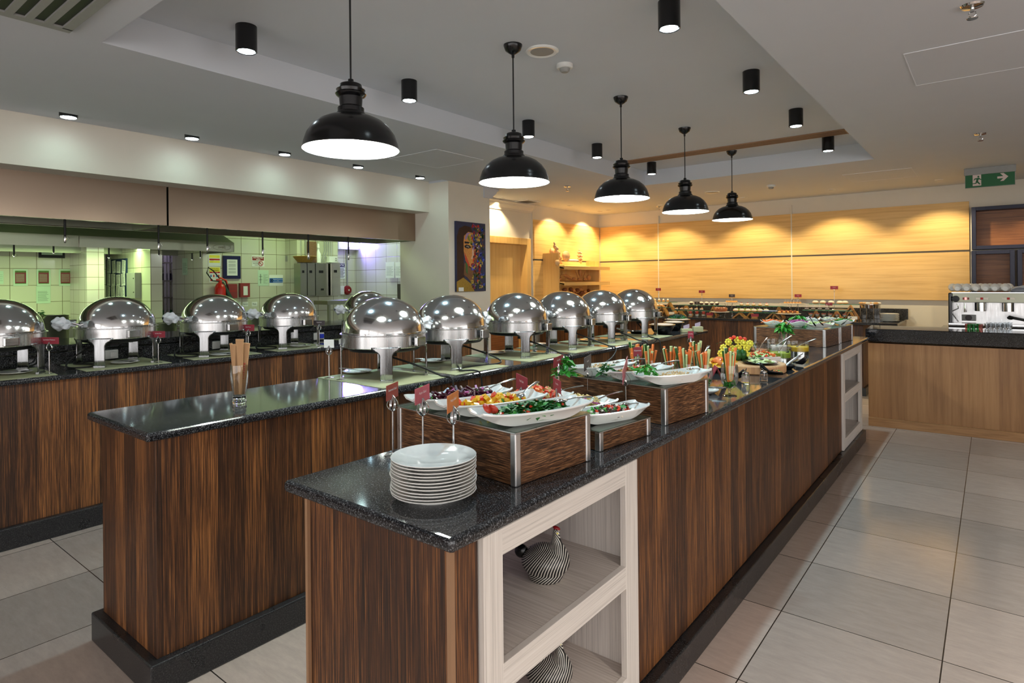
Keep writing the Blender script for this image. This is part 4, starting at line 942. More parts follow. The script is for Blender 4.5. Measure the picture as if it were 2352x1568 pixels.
for D_, zz, q, lab in [(D1, z1, (1181, 870), 'beetroot salad'), (D2, z1, (1234, 877), 'mango salad'), (D3, z1, (1356, 911), 'green leaf salad'), (D4, z2, (1338, 886), 'fruit salad on the low riser'), (D5, z2, (1428, 899), 'pasta salad'), (D6, z2, (1491, 928), 'lentil salad'), (D7, z3, (1480, 824), 'aubergine dip'), (D8, z3, (1558, 828), 'grain salad'), (D9, z3, (1624, 850), 'hummus')]:
    a = along(D_, .62); a.z = zz+.045; dd = (a-O).dot(cf)+.10; b = pD(q[0], q[1], dd); m = MB(); spoon_mb(m, a, b, .026, .0065)
    solo('serving_spoon', m, M_st, 'steel serving spoon leaning out of the white dish of '+lab, 'spoon', a, 'spoons standing in the salads')
# garnish : tomato halves, lime, herb sprigs
def garn(name, m, mt, p, lab, cat): solo(name, m, mt, lab, cat, p)
for D_, zz, lab, mt in [(D2, z1, 'mango', M_tom), (D3, z1, 'green leaf', plain('tomato_skin_deep', srgb(176, 52, 34), .3, noise=.2))]:
    for k in range(2):
        a = along(D_, -.80+.09*k); a.z = zz+.052-.004*k; m = MB(); m.at(a, D_[1]+.6+k, .9, .3); m.ell((0, 0, 0), (.021, .017, .009), 16, 8)
        garn('tomato_slice', m, mt, a, 'tomato %s at the near end of the %s salad dish' % (('half', 'slice')[k], lab), 'tomato')
a = along(D1, -.75); a.z = z1+.062; m = MB(); m.at(a, .4, .5); m.ell((0, 0, 0), (.014, .014, .020), 16, 10); garn('lime_half', m, M_green, a, 'green lime half at the near end of the beetroot dish', 'lime')
def sprig(c, r, n, lab, seed, zup=.03, mt=None, name='herb_sprig', lk=1, droop=.04):
    rnd = random.Random(seed); m = MB()
    for i in range(n):
        a = rnd.uniform(0, 6.28); rr = r*math.sqrt(rnd.uniform(.02, 1)); p = Vector((c[0]+rr*math.cos(a), c[1]+rr*math.sin(a), c[2]+zup*rnd.uniform(0, 1)-droop*(rr/r)**2))
        k = .016*rnd.uniform(.7, 1.3)*lk
        m.M = Matrix.Translation(p) @ Matrix.Rotation(a, 4, 'Z') @ Matrix.Rotation(rnd.uniform(-.5, .9), 4, 'Y') @ Matrix.Rotation(rnd.uniform(-.7, .7), 4, 'X')
        m.add([(-k, 0, 0), (-k*.3, -k*.5, .003), (k*.5, -k*.45, .002), (k*1.2, 0, -.004), (k*.5, k*.45, .002), (-k*.3, k*.5, .003), (0, 0, -.001)], [(0, 1, 6), (1, 2, 6), (2, 3, 6), (3, 4, 6), (4, 5, 6), (5, 0, 6)], False)
    m.M = Matrix.Identity(4)
    for i in range(5):
        a = rnd.uniform(0, 6.28); m.tube([(c[0], c[1], c[2]), (c[0]+r*.8*math.cos(a), c[1]+r*.8*math.sin(a), c[2]+zup*.4)], .0013, 5)
    return solo(name, m, mt or M_green, lab, 'herbs', c)
a = along(D7, -.92); sprig((a.x-.02, a.y-.02, z3+.055), .055, 46, 'bunch of mint hanging over the near end of the leftmost dish on the middle riser', 21, .035, droop=.07, lk=1.25)
a = along(D8, -.85); sprig((a.x, a.y, z3+.06), .04, 44, 'parsley sprig on the near end of the grain salad dish', 22, .02, M_dgreen, droop=.05, lk=.8)
a = along(D9, -.75); sprig((a.x, a.y, z3+.058), .042, 44, 'parsley sprig on the near end of the hummus dish', 23, .024, M_green, droop=.02, lk=.8)
# ================================================================ glasses of vegetable sticks
stick = {}
def mkstick(kind):
    m = MB()
    if kind == 'carrot': m.box(-.0055, .0055, -.005, .005, 0, .15); mats = [M_carrot]
    elif kind == 'cuc': m.box(-.0068, .0068, -.0045, .0045, 0, .15); m.m = 1; m.box(-.0068, .0068, .0045, .0066, 0, .15); mats = [M_cuc, M_cucs]
    me = m.build('x', mats, None, bevel=.001); return me
gob = None
def stick_glass(px_, D_, lab, nm_, n=12, seed=0, sc_=1.0):
    global gob
    c = pD(px_, 700, D_); c.z = FZ; rnd = random.Random(seed)
    t = T('goblet', 'stemmed glass goblet of vegetable sticks, '+lab, 'glass', c, 0, 'goblets of vegetable sticks')
    if gob is None:
        a = MB().lathe([(0, 0), (.034, .0), (.034, .002), (.012, .006), (.005, .012), (.005, .026), (.010, .034), (0, .036)], 32).build('stem', M_glass, t, world=False)
        b = MB().olathe([(.008, .035), (.026, .044), (.038, .065), (.043, .095), (.041, .125), (.039, .152)], 36).build('bowl', M_glass, t, world=False)
        gob = (a, b)
    else:
        for q in gob: w_ = q.copy(); col.objects.link(w_); w_.parent = t
    sprig((c.x, c.y, FZ+.048), .026, 90, 'curly parsley packed in the bottom of the goblet %s' % lab, 40+seed, .028, M_green, 'parsley', .45, droop=0)
    for i in range(n):
        kind = 'carrot' if (i*7+seed) % 5 < 3 else 'cuc'
        ang = 2*PI*i/n+rnd.uniform(-.3, .3); rr = .020*math.sqrt(rnd.uniform(.15, 1)); z0 = FZ+.068+rnd.uniform(0, .012)
        tilt = rnd.uniform(.05, .24)
        if kind not in stick:
            o = mkstick(kind); stick[kind] = o
        else: o = stick[kind].copy(); col.objects.link(o)
        o.name = 'carrot_stick' if kind == 'carrot' else 'cucumber_stick'
        o.location = (c.x+rr*math.cos(ang)*.5, c.y+rr*math.sin(ang)*.5, z0); o.rotation_euler = (0, tilt, ang); o.scale = (1, 1, rnd.uniform(.78, 1.08))
        tag(o, ('orange carrot stick' if kind == 'carrot' else 'green-skinned cucumber stick')+' standing in the goblet '+lab, 'vegetable stick', ('carrot' if kind == 'carrot' else 'cucumber')+' sticks in the goblet '+lab)
for i, (px_, D_, lab) in enumerate([(1674, 2.98, 'nearest the right edge of the counter'), (1616, 3.02, 'second from the right'), (1573, 3.05, 'third from the right'), (1539, 3.12, 'fourth from the right'), (1491, 3.2, 'second from the left'), (1459, 3.26, 'leftmost, behind the Hummus card'), (1598, 3.42, 'behind the others, third row')]):
    stick_glass(px_, D_, lab, '', 15, i)
# red folded menu card, tongs and small dish by the front goblet
c = pz(1650, 888, FZ); m = MB(); m.at((c.x-.02, c.y+.02, FZ), .5); m.prism([(-.05, 0), (-.047, 0), (0, .10), (.047, 0), (.05, 0), (.001, .108), (-.001, .108)], -.045, .045, 'y')
solo('folded_card', m, M_red, 'red folded menu card standing between the two nearest goblets', 'card', c)
c = pz(1650, 905, FZ); t = T('oval_dish', 'small white dish with steel tongs beside the middle riser', 'dish', (c.x-.06, c.y, FZ)); m = MB(); m.lathe([(0, .002), (.04, .002), (.062, .018), (.06, .020), (.038, .006), (0, .006)], 32, (c.x-.06, c.y, FZ)); m.build('dish', M_wht, t)
m = MB(); m.tube([(c.x-.12, c.y-.03, FZ+.03), (c.x-.02, c.y+.0, FZ+.034), (c.x+.035, c.y+.015, FZ+.034)], .006, 8, flat=.5); m.tube([(c.x-.12, c.y-.03, FZ+.03), (c.x-.02, c.y-.012, FZ+.030), (c.x+.035, c.y+.01, FZ+.030)], .006, 8, flat=.5)
solo('serving_tongs', m, M_st, 'steel tongs resting on the small white dish', 'tongs', (c.x, c.y, FZ+.03))
# ================================================================ round board with platter, bouquet, tray
fr = pz(1730, 861, FZ); rd = Vector((fr.x, fr.y, 0)).normalized(); bc = fr+rd*.185; bc.z = FZ
solo('serving_board', MB().lathe([(0, .004), (.17, .004), (.182, 0), (.19, .006), (.19, .045), (.184, .051), (0, .051)], 56, bc), M_board, 'thick round wooden board under the black platter', 'board', bc)
pc2 = bc+rightv*.02-fwd*.05; pc2.z = FZ+.0515
solo('platter', MB().lathe([(0, 0), (.07, 0), (.105, .012), (.102, .014), (.068, .005), (0, .005)], 44, pc2), M_black, 'black round platter of sliced cucumber and olives on the wooden board', 'platter', pc2)
rnd = random.Random(5); m = MB()
for i in range(46):
    a = rnd.uniform(0, 6.28); r_ = .08*math.sqrt(rnd.random()); m.at((pc2.x+r_*math.cos(a), pc2.y+r_*math.sin(a), pc2.z+.010+rnd.uniform(0, .01)), a, rnd.uniform(-.4, .4)); m.m = 0 if rnd.random() < .8 else 1
    m.ell((0, 0, 0), (.017, .017, .0025) if m.m == 0 else (.006, .006, .006), 10, 4)
m.M = Matrix.Identity(4); solo('cucumber_slices', m, [M_cuc, M_black], 'pale cucumber slices with black olives on the black platter', 'food', pc2, kind='stuff')
fb = pD(1694, 800, (bc-O).dot(cf)+.12)
t = T('carved_bouquet', 'bouquet of yellow carved vegetable flowers on green peppers, on the wooden board', 'bouquet', (fb.x, fb.y, FZ+.0515))
m = MB()
for a in range(5): m.ell((fb.x+.03*math.cos(a*1.26), fb.y+.03*math.sin(a*1.26), FZ+.088), (.028, .028, .036), 14, 8)
m.build('green_pepper', M_cucs, t)
k = 0
for (u, v) in [(-34, -8), (-22, -22), (-12, -6), (0, -26), (2, -8), (14, -20), (22, -8), (30, -18), (-28, 10), (-6, 8), (10, 6), (24, 10), (-40, 6), (-2, 22)]:
    p = pD(1694+u*.95, 806+v*.95, (bc-O).dot(cf)+.08+.03*math.cos(u/20)); m = MB(); rr = .017
    for j in range(8):
        a = j*PI/4; q = p+rightv*math.cos(a)*rr+Vector((0, 0, math.sin(a)*rr)); m.ell(q, (.0075, .0075, .0075), 8, 5)
    m.ell(p-fwd*.006, (.010, .010, .010), 8, 6); m.build('flower', M_yel, t); k += 1
m = MB()
for u, v in [(-16, -26), (-8, -30), (6, -28), (16, -26)]: p = pD(1694+u, 804+v, (bc-O).dot(cf)+.1); m.ell(p, (.014, .006, .012), 8, 6)
m.build('tomato_petal', M_tom, t)
rnd = random.Random(8); m = MB()
for i in range(90):
    p = pD(1694+rnd.uniform(-48, 44), 808+rnd.uniform(-26, 22), (bc-O).dot(cf)+.11); m.at(p, rnd.uniform(0, 6), rnd.uniform(-1, 1), rnd.uniform(-1, 1)); m.add([(-.012, 0, 0), (0, -.004, .001), (.012, 0, 0), (0, .004, .001)], [(0, 1, 2, 3)], False)
m.build('leaves', M_dgreen, t)
tr = pD(1748, 826, (bc-O).dot(cf)+.10); tb = FZ+.0515
t = T('steel_tray', 'shallow steel tray of chopped salad behind the black platter', 'tray', (tr.x, tr.y, tb)); m = MB(); m.at((tr.x, tr.y, tb), math.atan2(rightv.y, rightv.x)); m.box(-.10, .10, -.05, .05, 0, .004).box(-.10, .10, -.053, -.05, 0, .028).box(-.10, .10, .05, .053, 0, .028).box(-.103, -.10, -.053, .053, 0, .028).box(.10, .103, -.053, .053, 0, .028); m.build('tray', M_st, t)
heap(Vector((tr.x, tr.y, 0)), math.atan2(rightv.y, rightv.x), .2, .11, tb+.01, .035, [('leaf', M_green, 2), ('cube', M_cuc, 3), ('cube', M_tom, 1.5), ('cube', M_carrot, 1)], 160, 'chopped cucumber and tomato heaped in the steel tray', 31, span=.9)
c = pD(1655, 815, (bc-O).dot(cf)+.02); m = MB()
rnd = random.Random(14)
t = T('platter', 'black platter of sliced cold meat and cheese behind the goblets', 'platter', (c.x, c.y, FZ)); m = MB(); m.lathe([(0, .0), (.11, .0), (.15, .035), (.148, .038), (.1, .006), (0, .006)], 40, (c.x, c.y, FZ)); m.build('dish', M_black, t)
heap(Vector((c.x, c.y, 0)), .5, .26, .24, FZ+.02, .05, [('leaf', M_mango, 2), ('wedge', M_carrot, 1), ('leaf', M_cream, 1.5), ('leaf', M_pink, 1)], 90, 'yellow and pink sliced cold cuts on the platter behind the goblets', 33, span=.85)
c2 = c+Vector((.02, .05, 0)); m = MB(); spoon_mb(m, pD(1618, 812, (c-O).dot(cf)), pD(1628, 794, (c-O).dot(cf)+.05), .03, .008); solo('serving_spoon', m, M_st, 'broad steel serving fork standing behind the goblets', 'spoon', pD(1618, 812, (c-O).dot(cf)))
# ================================================================ dressing jars
M_sau = [plain('brown_dressing', srgb(140, 66, 40), .3, noise=.1), plain('white_dressing', srgb(226, 214, 206), .3, noise=.02), plain('green_dressing', srgb(150, 176, 48), .3, noise=.1), plain('yellow_dressing', srgb(224, 184, 40), .3, noise=.05)]
for (a, b, top, bot, mt, lab, tip) in [(1720, 1768, 788, 828, 0, 'brown dressing, left one', (1762, 775)), (1763, 1807, 779, 818, 1, 'white dressing, rear one', (1818, 771)), (1763, 1816, 797, 832, 2, 'green dressing, front one', (1806, 784)), (1809, 1857, 785, 816, 3, 'yellow dressing, right one', (1874, 778))]:
    p = pz((a+b)/2, bot, FZ); r_ = (b-a)/2/F*(p-O).dot(cf); p = p+Vector((p.x, p.y, 0)).normalized()*r_; p.z = FZ; h = (bot-top)/F*(p-O).dot(cf)*.92
    r_ = (b-a)/2/F*(p-O).dot(cf)
    t = T('dressing_jar', 'straight clear jar of '+lab, 'jar', p, 0, 'dressing jars')
    MB().lathe([(0, 0), (r_*.97, 0), (r_*.97, h*.28), (0, h*.28)], 40).build('steel_base', M_st, t, world=False)
    MB().olathe([(r_*.98, .001), (r_, h), (r_*.96, h)], 44).build('glass_wall', M_glass, t, world=False)
    MB().lathe([(0, h*.29), (r_*.93, h*.29), (r_*.93, h*.62), (0, h*.6)], 36).build('dressing', M_sau[mt], t, world=False)
    m = MB(); a_ = p+Vector((0, 0, h*.65)); spoon_mb(m, a_, pD(tip[0], tip[1], (p-O).dot(cf)), .02, .006); solo('ladle', m, M_st, 'steel ladle standing in the jar of '+lab, 'ladle', a_, 'ladles in the dressing jars')
# black melamine spoons, glass shakers
def scoop(px_, py_, z, rz, lab, s=1.0, up=False):
    c = pz(px_, py_, z); m = MB(); m.at((c.x, c.y, z), rz, sc_=s)
    m.grid(lambda u, v: ((u-.5)*.11+(.0), (v-.5)*.075*math.sin(PI*(.12+.80*u)), .004+.030*((v-.5)*2)**2*(1-u*.6)+.05*max(0, .35-u)**1.2*2.2), 16, 10)
    o = solo('melamine_spoon', m, M_black, lab, 'spoon', c, 'black melamine spoon dishes'); md = o.modifiers.new('s', 'SOLIDIFY'); md.thickness = .004; md.offset = 1; return c
c = scoop(1772, 862, FZ+.004, .5, 'black curved spoon dish of chopped relish by the right glass shaker', 1.15)
heap(Vector((c.x+.02, c.y+.01, 0)), .5, .07, .05, FZ+.012, .012, [('scube', M_tom, 1), ('scube', M_cuc, 1), ('leaf', M_green, .5)], 50, 'chopped tomato and cucumber relish in the black spoon dish', 35, span=.9)
scoop(1692, 870, FZ+.004, 2.9, 'black curved spoon dish left of the left glass shaker', 1.0)
scoop(1838, 838, FZ+.004, 2.6, 'black curved spoon dish nearest the counter edge, right of the ladle rest', 1.0)
scoop(1800, 826, FZ+.004, 2.6, 'black curved spoon dish behind the ladle rest', 1.1)
c = pz(1806, 847, FZ); t = T('ladle_rest', 'round black bowl holding spare steel ladles at the counter edge', 'bowl', (c.x, c.y, FZ)); m = MB(); m.lathe([(0, 0), (.03, 0), (.05, .015), (.055, .026), (.052, .027), (.046, .016), (0, .005)], 32, (c.x, c.y, FZ)); m.build('bowl', M_black, t)
for i, (u, v) in enumerate([(1843, 812), (1838, 818), (1833, 822)]):
    a = Vector((c.x-.01+.006*i, c.y, FZ+.022)); m = MB(); spoon_mb(m, a, pD(u, v, (c-O).dot(cf)+.03), .02, .006); solo('ladle', m, M_st, 'spare steel ladle in the black ladle bowl, %s from the top' % ORD[i], 'ladle', a, 'spare ladles')
for px_, py_, lab in [(1710, 880, 'left'), (1752, 877, 'right')]:
    c = pz(px_, py_, FZ); t = T('glass_shaker', 'small square glass shaker with a steel lid at the counter edge, %s one' % lab, 'shaker', (c.x, c.y+.02, FZ), .3, 'glass shakers')
    m = MB(); m.box(-.021, .021, -.021, .021, 0, .05); m.build('body', M_gf, t, world=False, bevel=.006); MB().lathe([(0, .05), (.018, .05), (.018, .058), (.006, .062), (0, .062)], 20).build('lid', M_st, t, world=False)
    m = MB(); m.tube([(0, 0, .02), (.004, .0, .06), (-.012, .0, .075)], .0035, 8, flat=.5); m.build('tiny_spoon', M_st, t, world=False)
# mint in a glass
c = pD(1800, 700, 5.0); c.z = FZ
t = T('herb_glass', 'stemless glass of water with a mint bunch, before the far risers', 'glass', c)
MB().olathe([(0, .003), (.025, .003), (.042, .03), (.046, .06), (.043, .09), (.038, .12)], 32).build('glass', M_glass, t, world=False)
m = MB(); rnd = random.Random(2)
for i in range(12): a = rnd.uniform(0, 6.3); m.tube([(.02*math.cos(a), .02*math.sin(a), .01), (-.015*math.cos(a), -.015*math.sin(a), .13)], .0018, 5)
m.build('stems', M_green, t, world=False)
o = sprig((c.x, c.y, FZ+.15), .062, 90, 'fresh mint bunch standing in the stemless glass', 51, .055, M_green, 'mint_bunch', 1.5, droop=.03)
c = pD(1836, 722, 5.75); sprig((c.x, c.y, FZ+.17), .07, 80, 'fresh basil bunch on the far riser behind the onion bowl', 52, .05, M_green, 'basil_bunch', 1.4, droop=.02)
# wavy bowls on the far risers
M_waveb = M_wht
def wavy(px_, py_, r_, lab, mix, seed, zt=FZ+.1505, n=150):
    c = pz(px_, py_, zt); c.z = zt; m = MB()
    def fn(u, v):
        a = u*2*PI; rr = r_*(.30+.70*v); zz = .004+.040*v**1.6*(1+.22*math.sin(4*a))
        return (c.x+rr*math.cos(a), c.y+rr*math.sin(a)*.8, zt+zz)
    m.grid(fn, 48, 10); m.lathe([(0, .0), (r_*.31, 0), (r_*.31, .005), (0, .005)], 24, (c.x, c.y, zt), sy=.8)
    o = solo('wavy_bowl', m, M_wht, 'wavy white bowl of '+lab, 'bowl', c, 'wavy white bowls on the far risers'); md = o.modifiers.new('s', 'SOLIDIFY'); md.thickness = .003
    heap(c, 0, r_*1.7, r_*1.4, zt+.018, .028, mix, n, lab+' heaped in its wavy white bowl', seed, span=.95)
wavy(1773, 748, .10, 'grated carrot', [('strip', M_carrot, 1)], 61, n=60)
wavy(1833, 750, .10, 'sliced red onion', [('leaf', M_onion, 1), ('curl', M_onion, 1)], 62, n=90)
wavy(1882, 754, .115, 'shredded lettuce', [('leaf', M_cuc, 4), ('strip', M_cuc, 2)], 63, n=150)
wavy(1860, 742, .09, 'sliced radish', [('leaf', M_cream, 1), ('leaf', M_onion, 1)], 64, n=60)
wavy(1935, 746, .10, 'chopped green pepper', [('cube', M_green, 2), ('leaf', M_green, 2)], 65, FZ+.1465, 90)
wavy(1905, 741, .085, 'pale sliced cabbage', [('leaf', M_cream, 1), ('leaf', M_cuc, 1)], 66, FZ+.1465, 70)
for i, (a, b, mt, lab) in enumerate([((1868, 741), (1858, 727), M_black, 'black serving fork in the radish bowl'), ((1884, 740), (1872, 728), M_black, 'black serving fork over the lettuce bowl'), ((1895, 740), (1925, 733), M_blockw, 'brown wooden-handled tongs across the lettuce bowl'), ((1940, 740), (1955, 729), M_black, 'dark spoon in the green pepper bowl'), ((1812, 741), (1826, 728), M_black, 'dark spoon in the carrot bowl')]):
    p = pz(a[0], a[1]+9, FZ+.18); dd = (p-O).dot(cf); m = MB(); spoon_mb(m, pD(a[0], a[1], dd), pD(b[0], b[1], dd), .022, .006); solo('serving_fork', m, mt, lab, 'utensil', pD(a[0], a[1], dd))
# ================================================================ black bowls at the end of the middle counter
def bbowl(px_, py_, r_, h, lab):
    p = pz(px_, py_, SZ); p = p+Vector((p.x, p.y, 0)).normalized()*r_*.6; p.z = SZ
    t = T('mixing_bowl', lab, 'bowl', p, 0, 'black bowls on the middle counter')
    MB().lathe([(0, 0), (r_*.5, 0), (r_*.75, h*.3), (r_*.95, h*.75), (r_, h), (r_*.97, h), (r_*.9, h*.72), (0, h*.2)], 44).build('bowl', M_black, t, world=False)
    MB().olathe([(r_*.97, h), (r_*1.09, h+.004), (r_*1.09, h+.007), (r_*.95, h+.006)], 44).build('wooden_rim', M_board2, t, world=False)
    MB().lathe([(0, h*.8), (r_*.9, h*.86), (r_*.92, h+.012), (r_*.86, h+.014), (0, h*.95)], 40).build('white_insert', M_wht, t, world=False)
    return p
b1 = bbowl(1521, 768, .12, .088, 'wide black bowl with a white insert, nearest of the three black bowls')
b2 = bbowl(1548, 760, .10, .085, 'black bowl half hidden between the two other black bowls')
b3 = bbowl(1556, 753.5, .13, .09, 'black bowl heaped with dark seaweed salad, rearmost of the three')
heap(b3, 0, .22, .2, SZ+.098, .035, [('leaf', M_dgreen, 4), ('curl', plain('seaweed', srgb(24, 56, 50), .3), 3)], 260, 'dark green seaweed salad heaped in the rearmost black bowl', 71, span=.9)
m = MB(); dd = (b3-O).dot(cf); spoon_mb(m, pD(1548, 740, dd), pD(1530, 732, dd), .02, .008); solo('serving_spoon', m, plain('blue_steel', srgb(60, 100, 170), .2, .6), 'blue-tinted spoon in the seaweed bowl', 'spoon', pD(1548, 740, dd))
for (a, b, top, bot, lab) in [(1562, 1586, 755, 763, 'left'), (1589, 1611, 750, 762, 'right')]:
    p = pz((a+b)/2, bot, SZ); w2 = (b-a)/F*(p-O).dot(cf)/2; m = MB(); m.at((p.x, p.y+.03, SZ), math.atan2(rightv.y, rightv.x)); m.box(-w2, w2, -.03, .03, 0, (bot-top)/F*(p-O).dot(cf))
    o = solo('card_block', m, M_gedge if False else plain('pale_stone', srgb(178, 178, 140), .5), 'pale stone block card holder at the far end of the middle counter, %s one' % lab, 'card holder', (p.x, p.y+.03, SZ), bevel=.004)
    m = MB(); m.M = facing((p.x, p.y+.03, SZ+(bot-top)/F*(p-O).dot(cf)+.02), rightv+Vector((0, 0, .3)), Vector((0, 0, 1))); m.box(-w2*.6, w2*.6, -.02, .02, -.001, .001); m.build('card', M_lil, o)
p = pz(1456, 768, SZ); t = T('frying_pan', 'small black pan with a steel handle beside the farthest chafing dish', 'pan', (p.x, p.y+.1, SZ)); MB().lathe([(0, 0), (.07, 0), (.09, .03), (.087, .03), (.068, .005), (0, .005)], 32).build('pan', M_black, t, world=False); MB().tube([(-.08, -.02, .026), (-.22, -.05, .05)], .008).build('handle', M_st, t, world=False)
# ================================================================ guinea fowl ornaments
def fowl_mat():
    m, nt, b = newmat('dotted_black_paint'); L = nt.links; tc = N(nt, 'ShaderNodeTexCoord')
    sub = N(nt, 'ShaderNodeVectorMath', operation='SUBTRACT'); sub.inputs[1].default_value = (-.045, 0, .075); L.new(tc.outputs['Object'], sub.inputs[0])
    ln = N(nt, 'ShaderNodeVectorMath', operation='LENGTH'); L.new(sub.outputs[0], ln.inputs[0]); s = N(nt, 'ShaderNodeSeparateXYZ'); L.new(sub.outputs[0], s.inputs[0])
    at = mth(nt, 'ARCTAN2', s.outputs['Y'], s.outputs['X']); at2 = mth(nt, 'ARCTAN2', s.outputs['Z'], s.outputs['X'])
    r_ = mth(nt, 'MULTIPLY', ln.outputs['Value'], 210); fr_ = mth(nt, 'ABSOLUTE', mth(nt, 'SUBTRACT', mth(nt, 'FRACT', r_), .5))
    an = mth(nt, 'MULTIPLY', mth(nt, 'ADD', at, at2), 34); fa = mth(nt, 'ABSOLUTE', mth(nt, 'SUBTRACT', mth(nt, 'FRACT', an), .5))
    dot = mth(nt, 'LESS_THAN', mth(nt, 'ADD', mth(nt, 'MULTIPLY', fr_, 1.15), mth(nt, 'MULTIPLY', fa, .45)), .30)
    mx = N(nt, 'ShaderNodeMix', data_type='RGBA'); mx.inputs['A'].default_value = srgb(12, 12, 14); mx.inputs['B'].default_value = srgb(226, 222, 210); L.new(dot, mx.inputs['Factor']); L.new(mx.outputs['Result'], b.inputs['Base Color']); b.inputs['Roughness'].default_value = .35; return m
M_fowl = fowl_mat()
def fowl(c, rz, lab, s=1.0):
    t = T('guinea_fowl_ornament', lab, 'ornament', c, rz, 'dotted guinea fowl ornaments'); t.scale = (s, s, s)
    m = MB(); m.ell((0, 0, .052), (.078, .066, .052), 32, 20); m.ell((-.005, 0, .068), (.055, .045, .040), 24, 14); m.lathe([(.042, .07), (.030, .095), (.018, .112), (.0125, .13), (.0115, .146), (.010, .156), (0, .158)], 24, (.035, 0, 0)); m.lathe([(0, 0), (.055, 0), (.06, .02), (0, .03)], 24)
    o = m.build('body', M_fowl, t, world=False); md = o.modifiers.new('r', 'REMESH'); md.mode = 'VOXEL'; md.voxel_size = .0028; md.use_smooth_shade = True; md = o.modifiers.new('s', 'SMOOTH'); md.factor = .7; md.iterations = 14
    m = MB(); m.ell((-.078, 0, .078), (.022, .017, .022), 20, 14); m.build('tail', M_black, t, world=False)
    m = MB(); m.M = Matrix.Translation((.035, 0, .155)) @ Matrix.Rotation(.35, 4, 'Y'); m.ell((0, 0, .003), (.013, .007, .006), 14, 8); m.build('comb', plain('dark_red_paint', srgb(140, 20, 24), .35), t, world=False)
    for sgn in (-1, 1):
        e = MB().lathe([(0, 0), (.0055, 0), (.0045, .0015), (0, .002)], 14); 
        m = MB(); m.M = Matrix.Translation((.040, sgn*.0105, .146)) @ Matrix.Rotation(-sgn*PI/2, 4, 'X'); m.lathe([(0, 0), (.0055, 0), (.0045, .0015), (0, .002)], 14); ey_ = m.build('eye', M_cream, t, world=False)
        m = MB(); m.M = Matrix.Translation((.040, sgn*.0124, .146)) @ Matrix.Rotation(-sgn*PI/2, 4, 'X'); m.lathe([(0, 0), (.0028, 0), (0, .0012)], 12); m.build('pupil', M_yel, ey_, world=False)
    return t
c = pz(1266, 1338, .558); fowl((c.x-.035, c.y+.02, .5585), math.radians(28), 'white-dotted black guinea fowl ornament on the upper shelf of the near display unit')
c = pz(1262, 1600, .191); fowl((c.x-.03, c.y+.04, .1915), math.radians(28), 'white-dotted black guinea fowl ornament on the lower shelf, partly cut off by the picture')
# ================================================================ extractor hoods
hz0, hz1, hx = 2.015, 2.352, -5.612
ys_ = pX(385, 480, hx).y
def hood(y0, y1, lab):
    t = T('extractor_hood', lab, 'hood', (hx-.4, (y0+y1)/2, hz0), 0, 'extractor hoods over the hatch')
    MB().box(hx-.004, hx, y0, y1, hz0, hz1).build('front_sheet', M_hood, t)
    MB().box(hx-.75, hx-.004, y0, y0+.004, hz0, hz1).build('end_sheet', M_hood2, t); MB().box(hx-.75, hx-.004, y1-.004, y1, hz0, hz1).build('end_sheet', M_hood2, t)
    MB().box(hx-.76, hx-.75, y0, y1, hz0, hz0+.20).build('back_lip', M_hood2, t)
    MB().box(hx-.76, hx, y0, y1, hz1, hz1+.004).build('top_sheet', M_hood2, t)
    MB().box(hx-.03, hx-.004, y0, y1, hz0, hz0+.006).box(hx-.75, hx-.72, y0, y1, hz0, hz0+.006).build('gutter', M_st, t)
    MB().box(hx-.45, hx-.30, y0+.3, y1-.3, hz1-.05, hz1).build('filter', M_hood2, t)
hood(-3.4, ys_-.008, 'left brown-reflecting steel extractor hood above the hatch')
hood(ys_+.008, 5.165, 'right brown-reflecting steel extractor hood above the hatch, ending at the pillar')
# island hood in the kitchen
t = T('extractor_hood', 'greenish steel kitchen hood behind the two front hoods, with an oval maker\'s emblem', 'hood', (-7.6, 1, 1.89))
y1 = 3.68
MB().box(-7.204, -7.2, -3.4, y1, 1.89, 2.0).build('front_band', M_hood2, t)
m = MB(); m.add([(-7.2, -3.4, 2.0), (-7.2, y1, 2.0), (-7.45, y1-.14, 2.19), (-7.45, -3.4, 2.19)], [(0, 1, 2, 3)], False); m.add([(-7.2, y1, 2.0), (-8.6, y1, 2.0), (-8.4, y1-.14, 2.19), (-7.45, y1-.14, 2.19)], [(0, 1, 2, 3)], False); m.box(-8.4, -7.45, -3.4, y1-.14, 2.19, 2.195); m.build('sloping_top', M_hood2, t)
MB().box(-8.6, -7.2, y1-.004, y1, 1.89, 2.0).box(-8.6, -8.595, -3.4, y1, 1.89, 2.0).build('side_band', M_hood2, t)
MB().box(-8.6, -7.2, -3.4, y1, 2.0, 2.004).build('inner_ceiling', M_hood2, t)
ym = pX(181, 550, -7.2).y; MB().box(-7.2, -7.197, ym-.004, ym+.004, 1.89, 2.0).build('joint', M_st, t)
a = pX(509, 568, -7.199)
m = MB(); m.M = facing((-7.197, a.y, a.z), (0, 1, 0), (0, 0, 1)); m.tube([(math.cos(k*PI/16)*.105, math.sin(k*PI/16)*.032, 0) for k in range(32)], .002, 6, closed=True)
text_mb(m, 'ovalj', .048, facing((-7.196, a.y, a.z+.004), (0, 1, 0), (0, 0, 1))); m.build('emblem', M_st, t)
M_tube = emis('kitchen_tube', (.80, 1, .74, 1), 8); M_uv = emis('violet_tube', (.25, .18, 1, 1), 30)
for k, (yy0, yy1) in enumerate([(-.6, .9), (1.15, 3.2)]):
    MB().box(-8.12, -7.98, yy0, yy1, 1.955, 1.998).build('tube_housing', M_wht, t); MB().box(-8.10, -8.0, yy0+.03, yy1-.03, 1.945, 1.955).build('light_tube', M_tube, t)
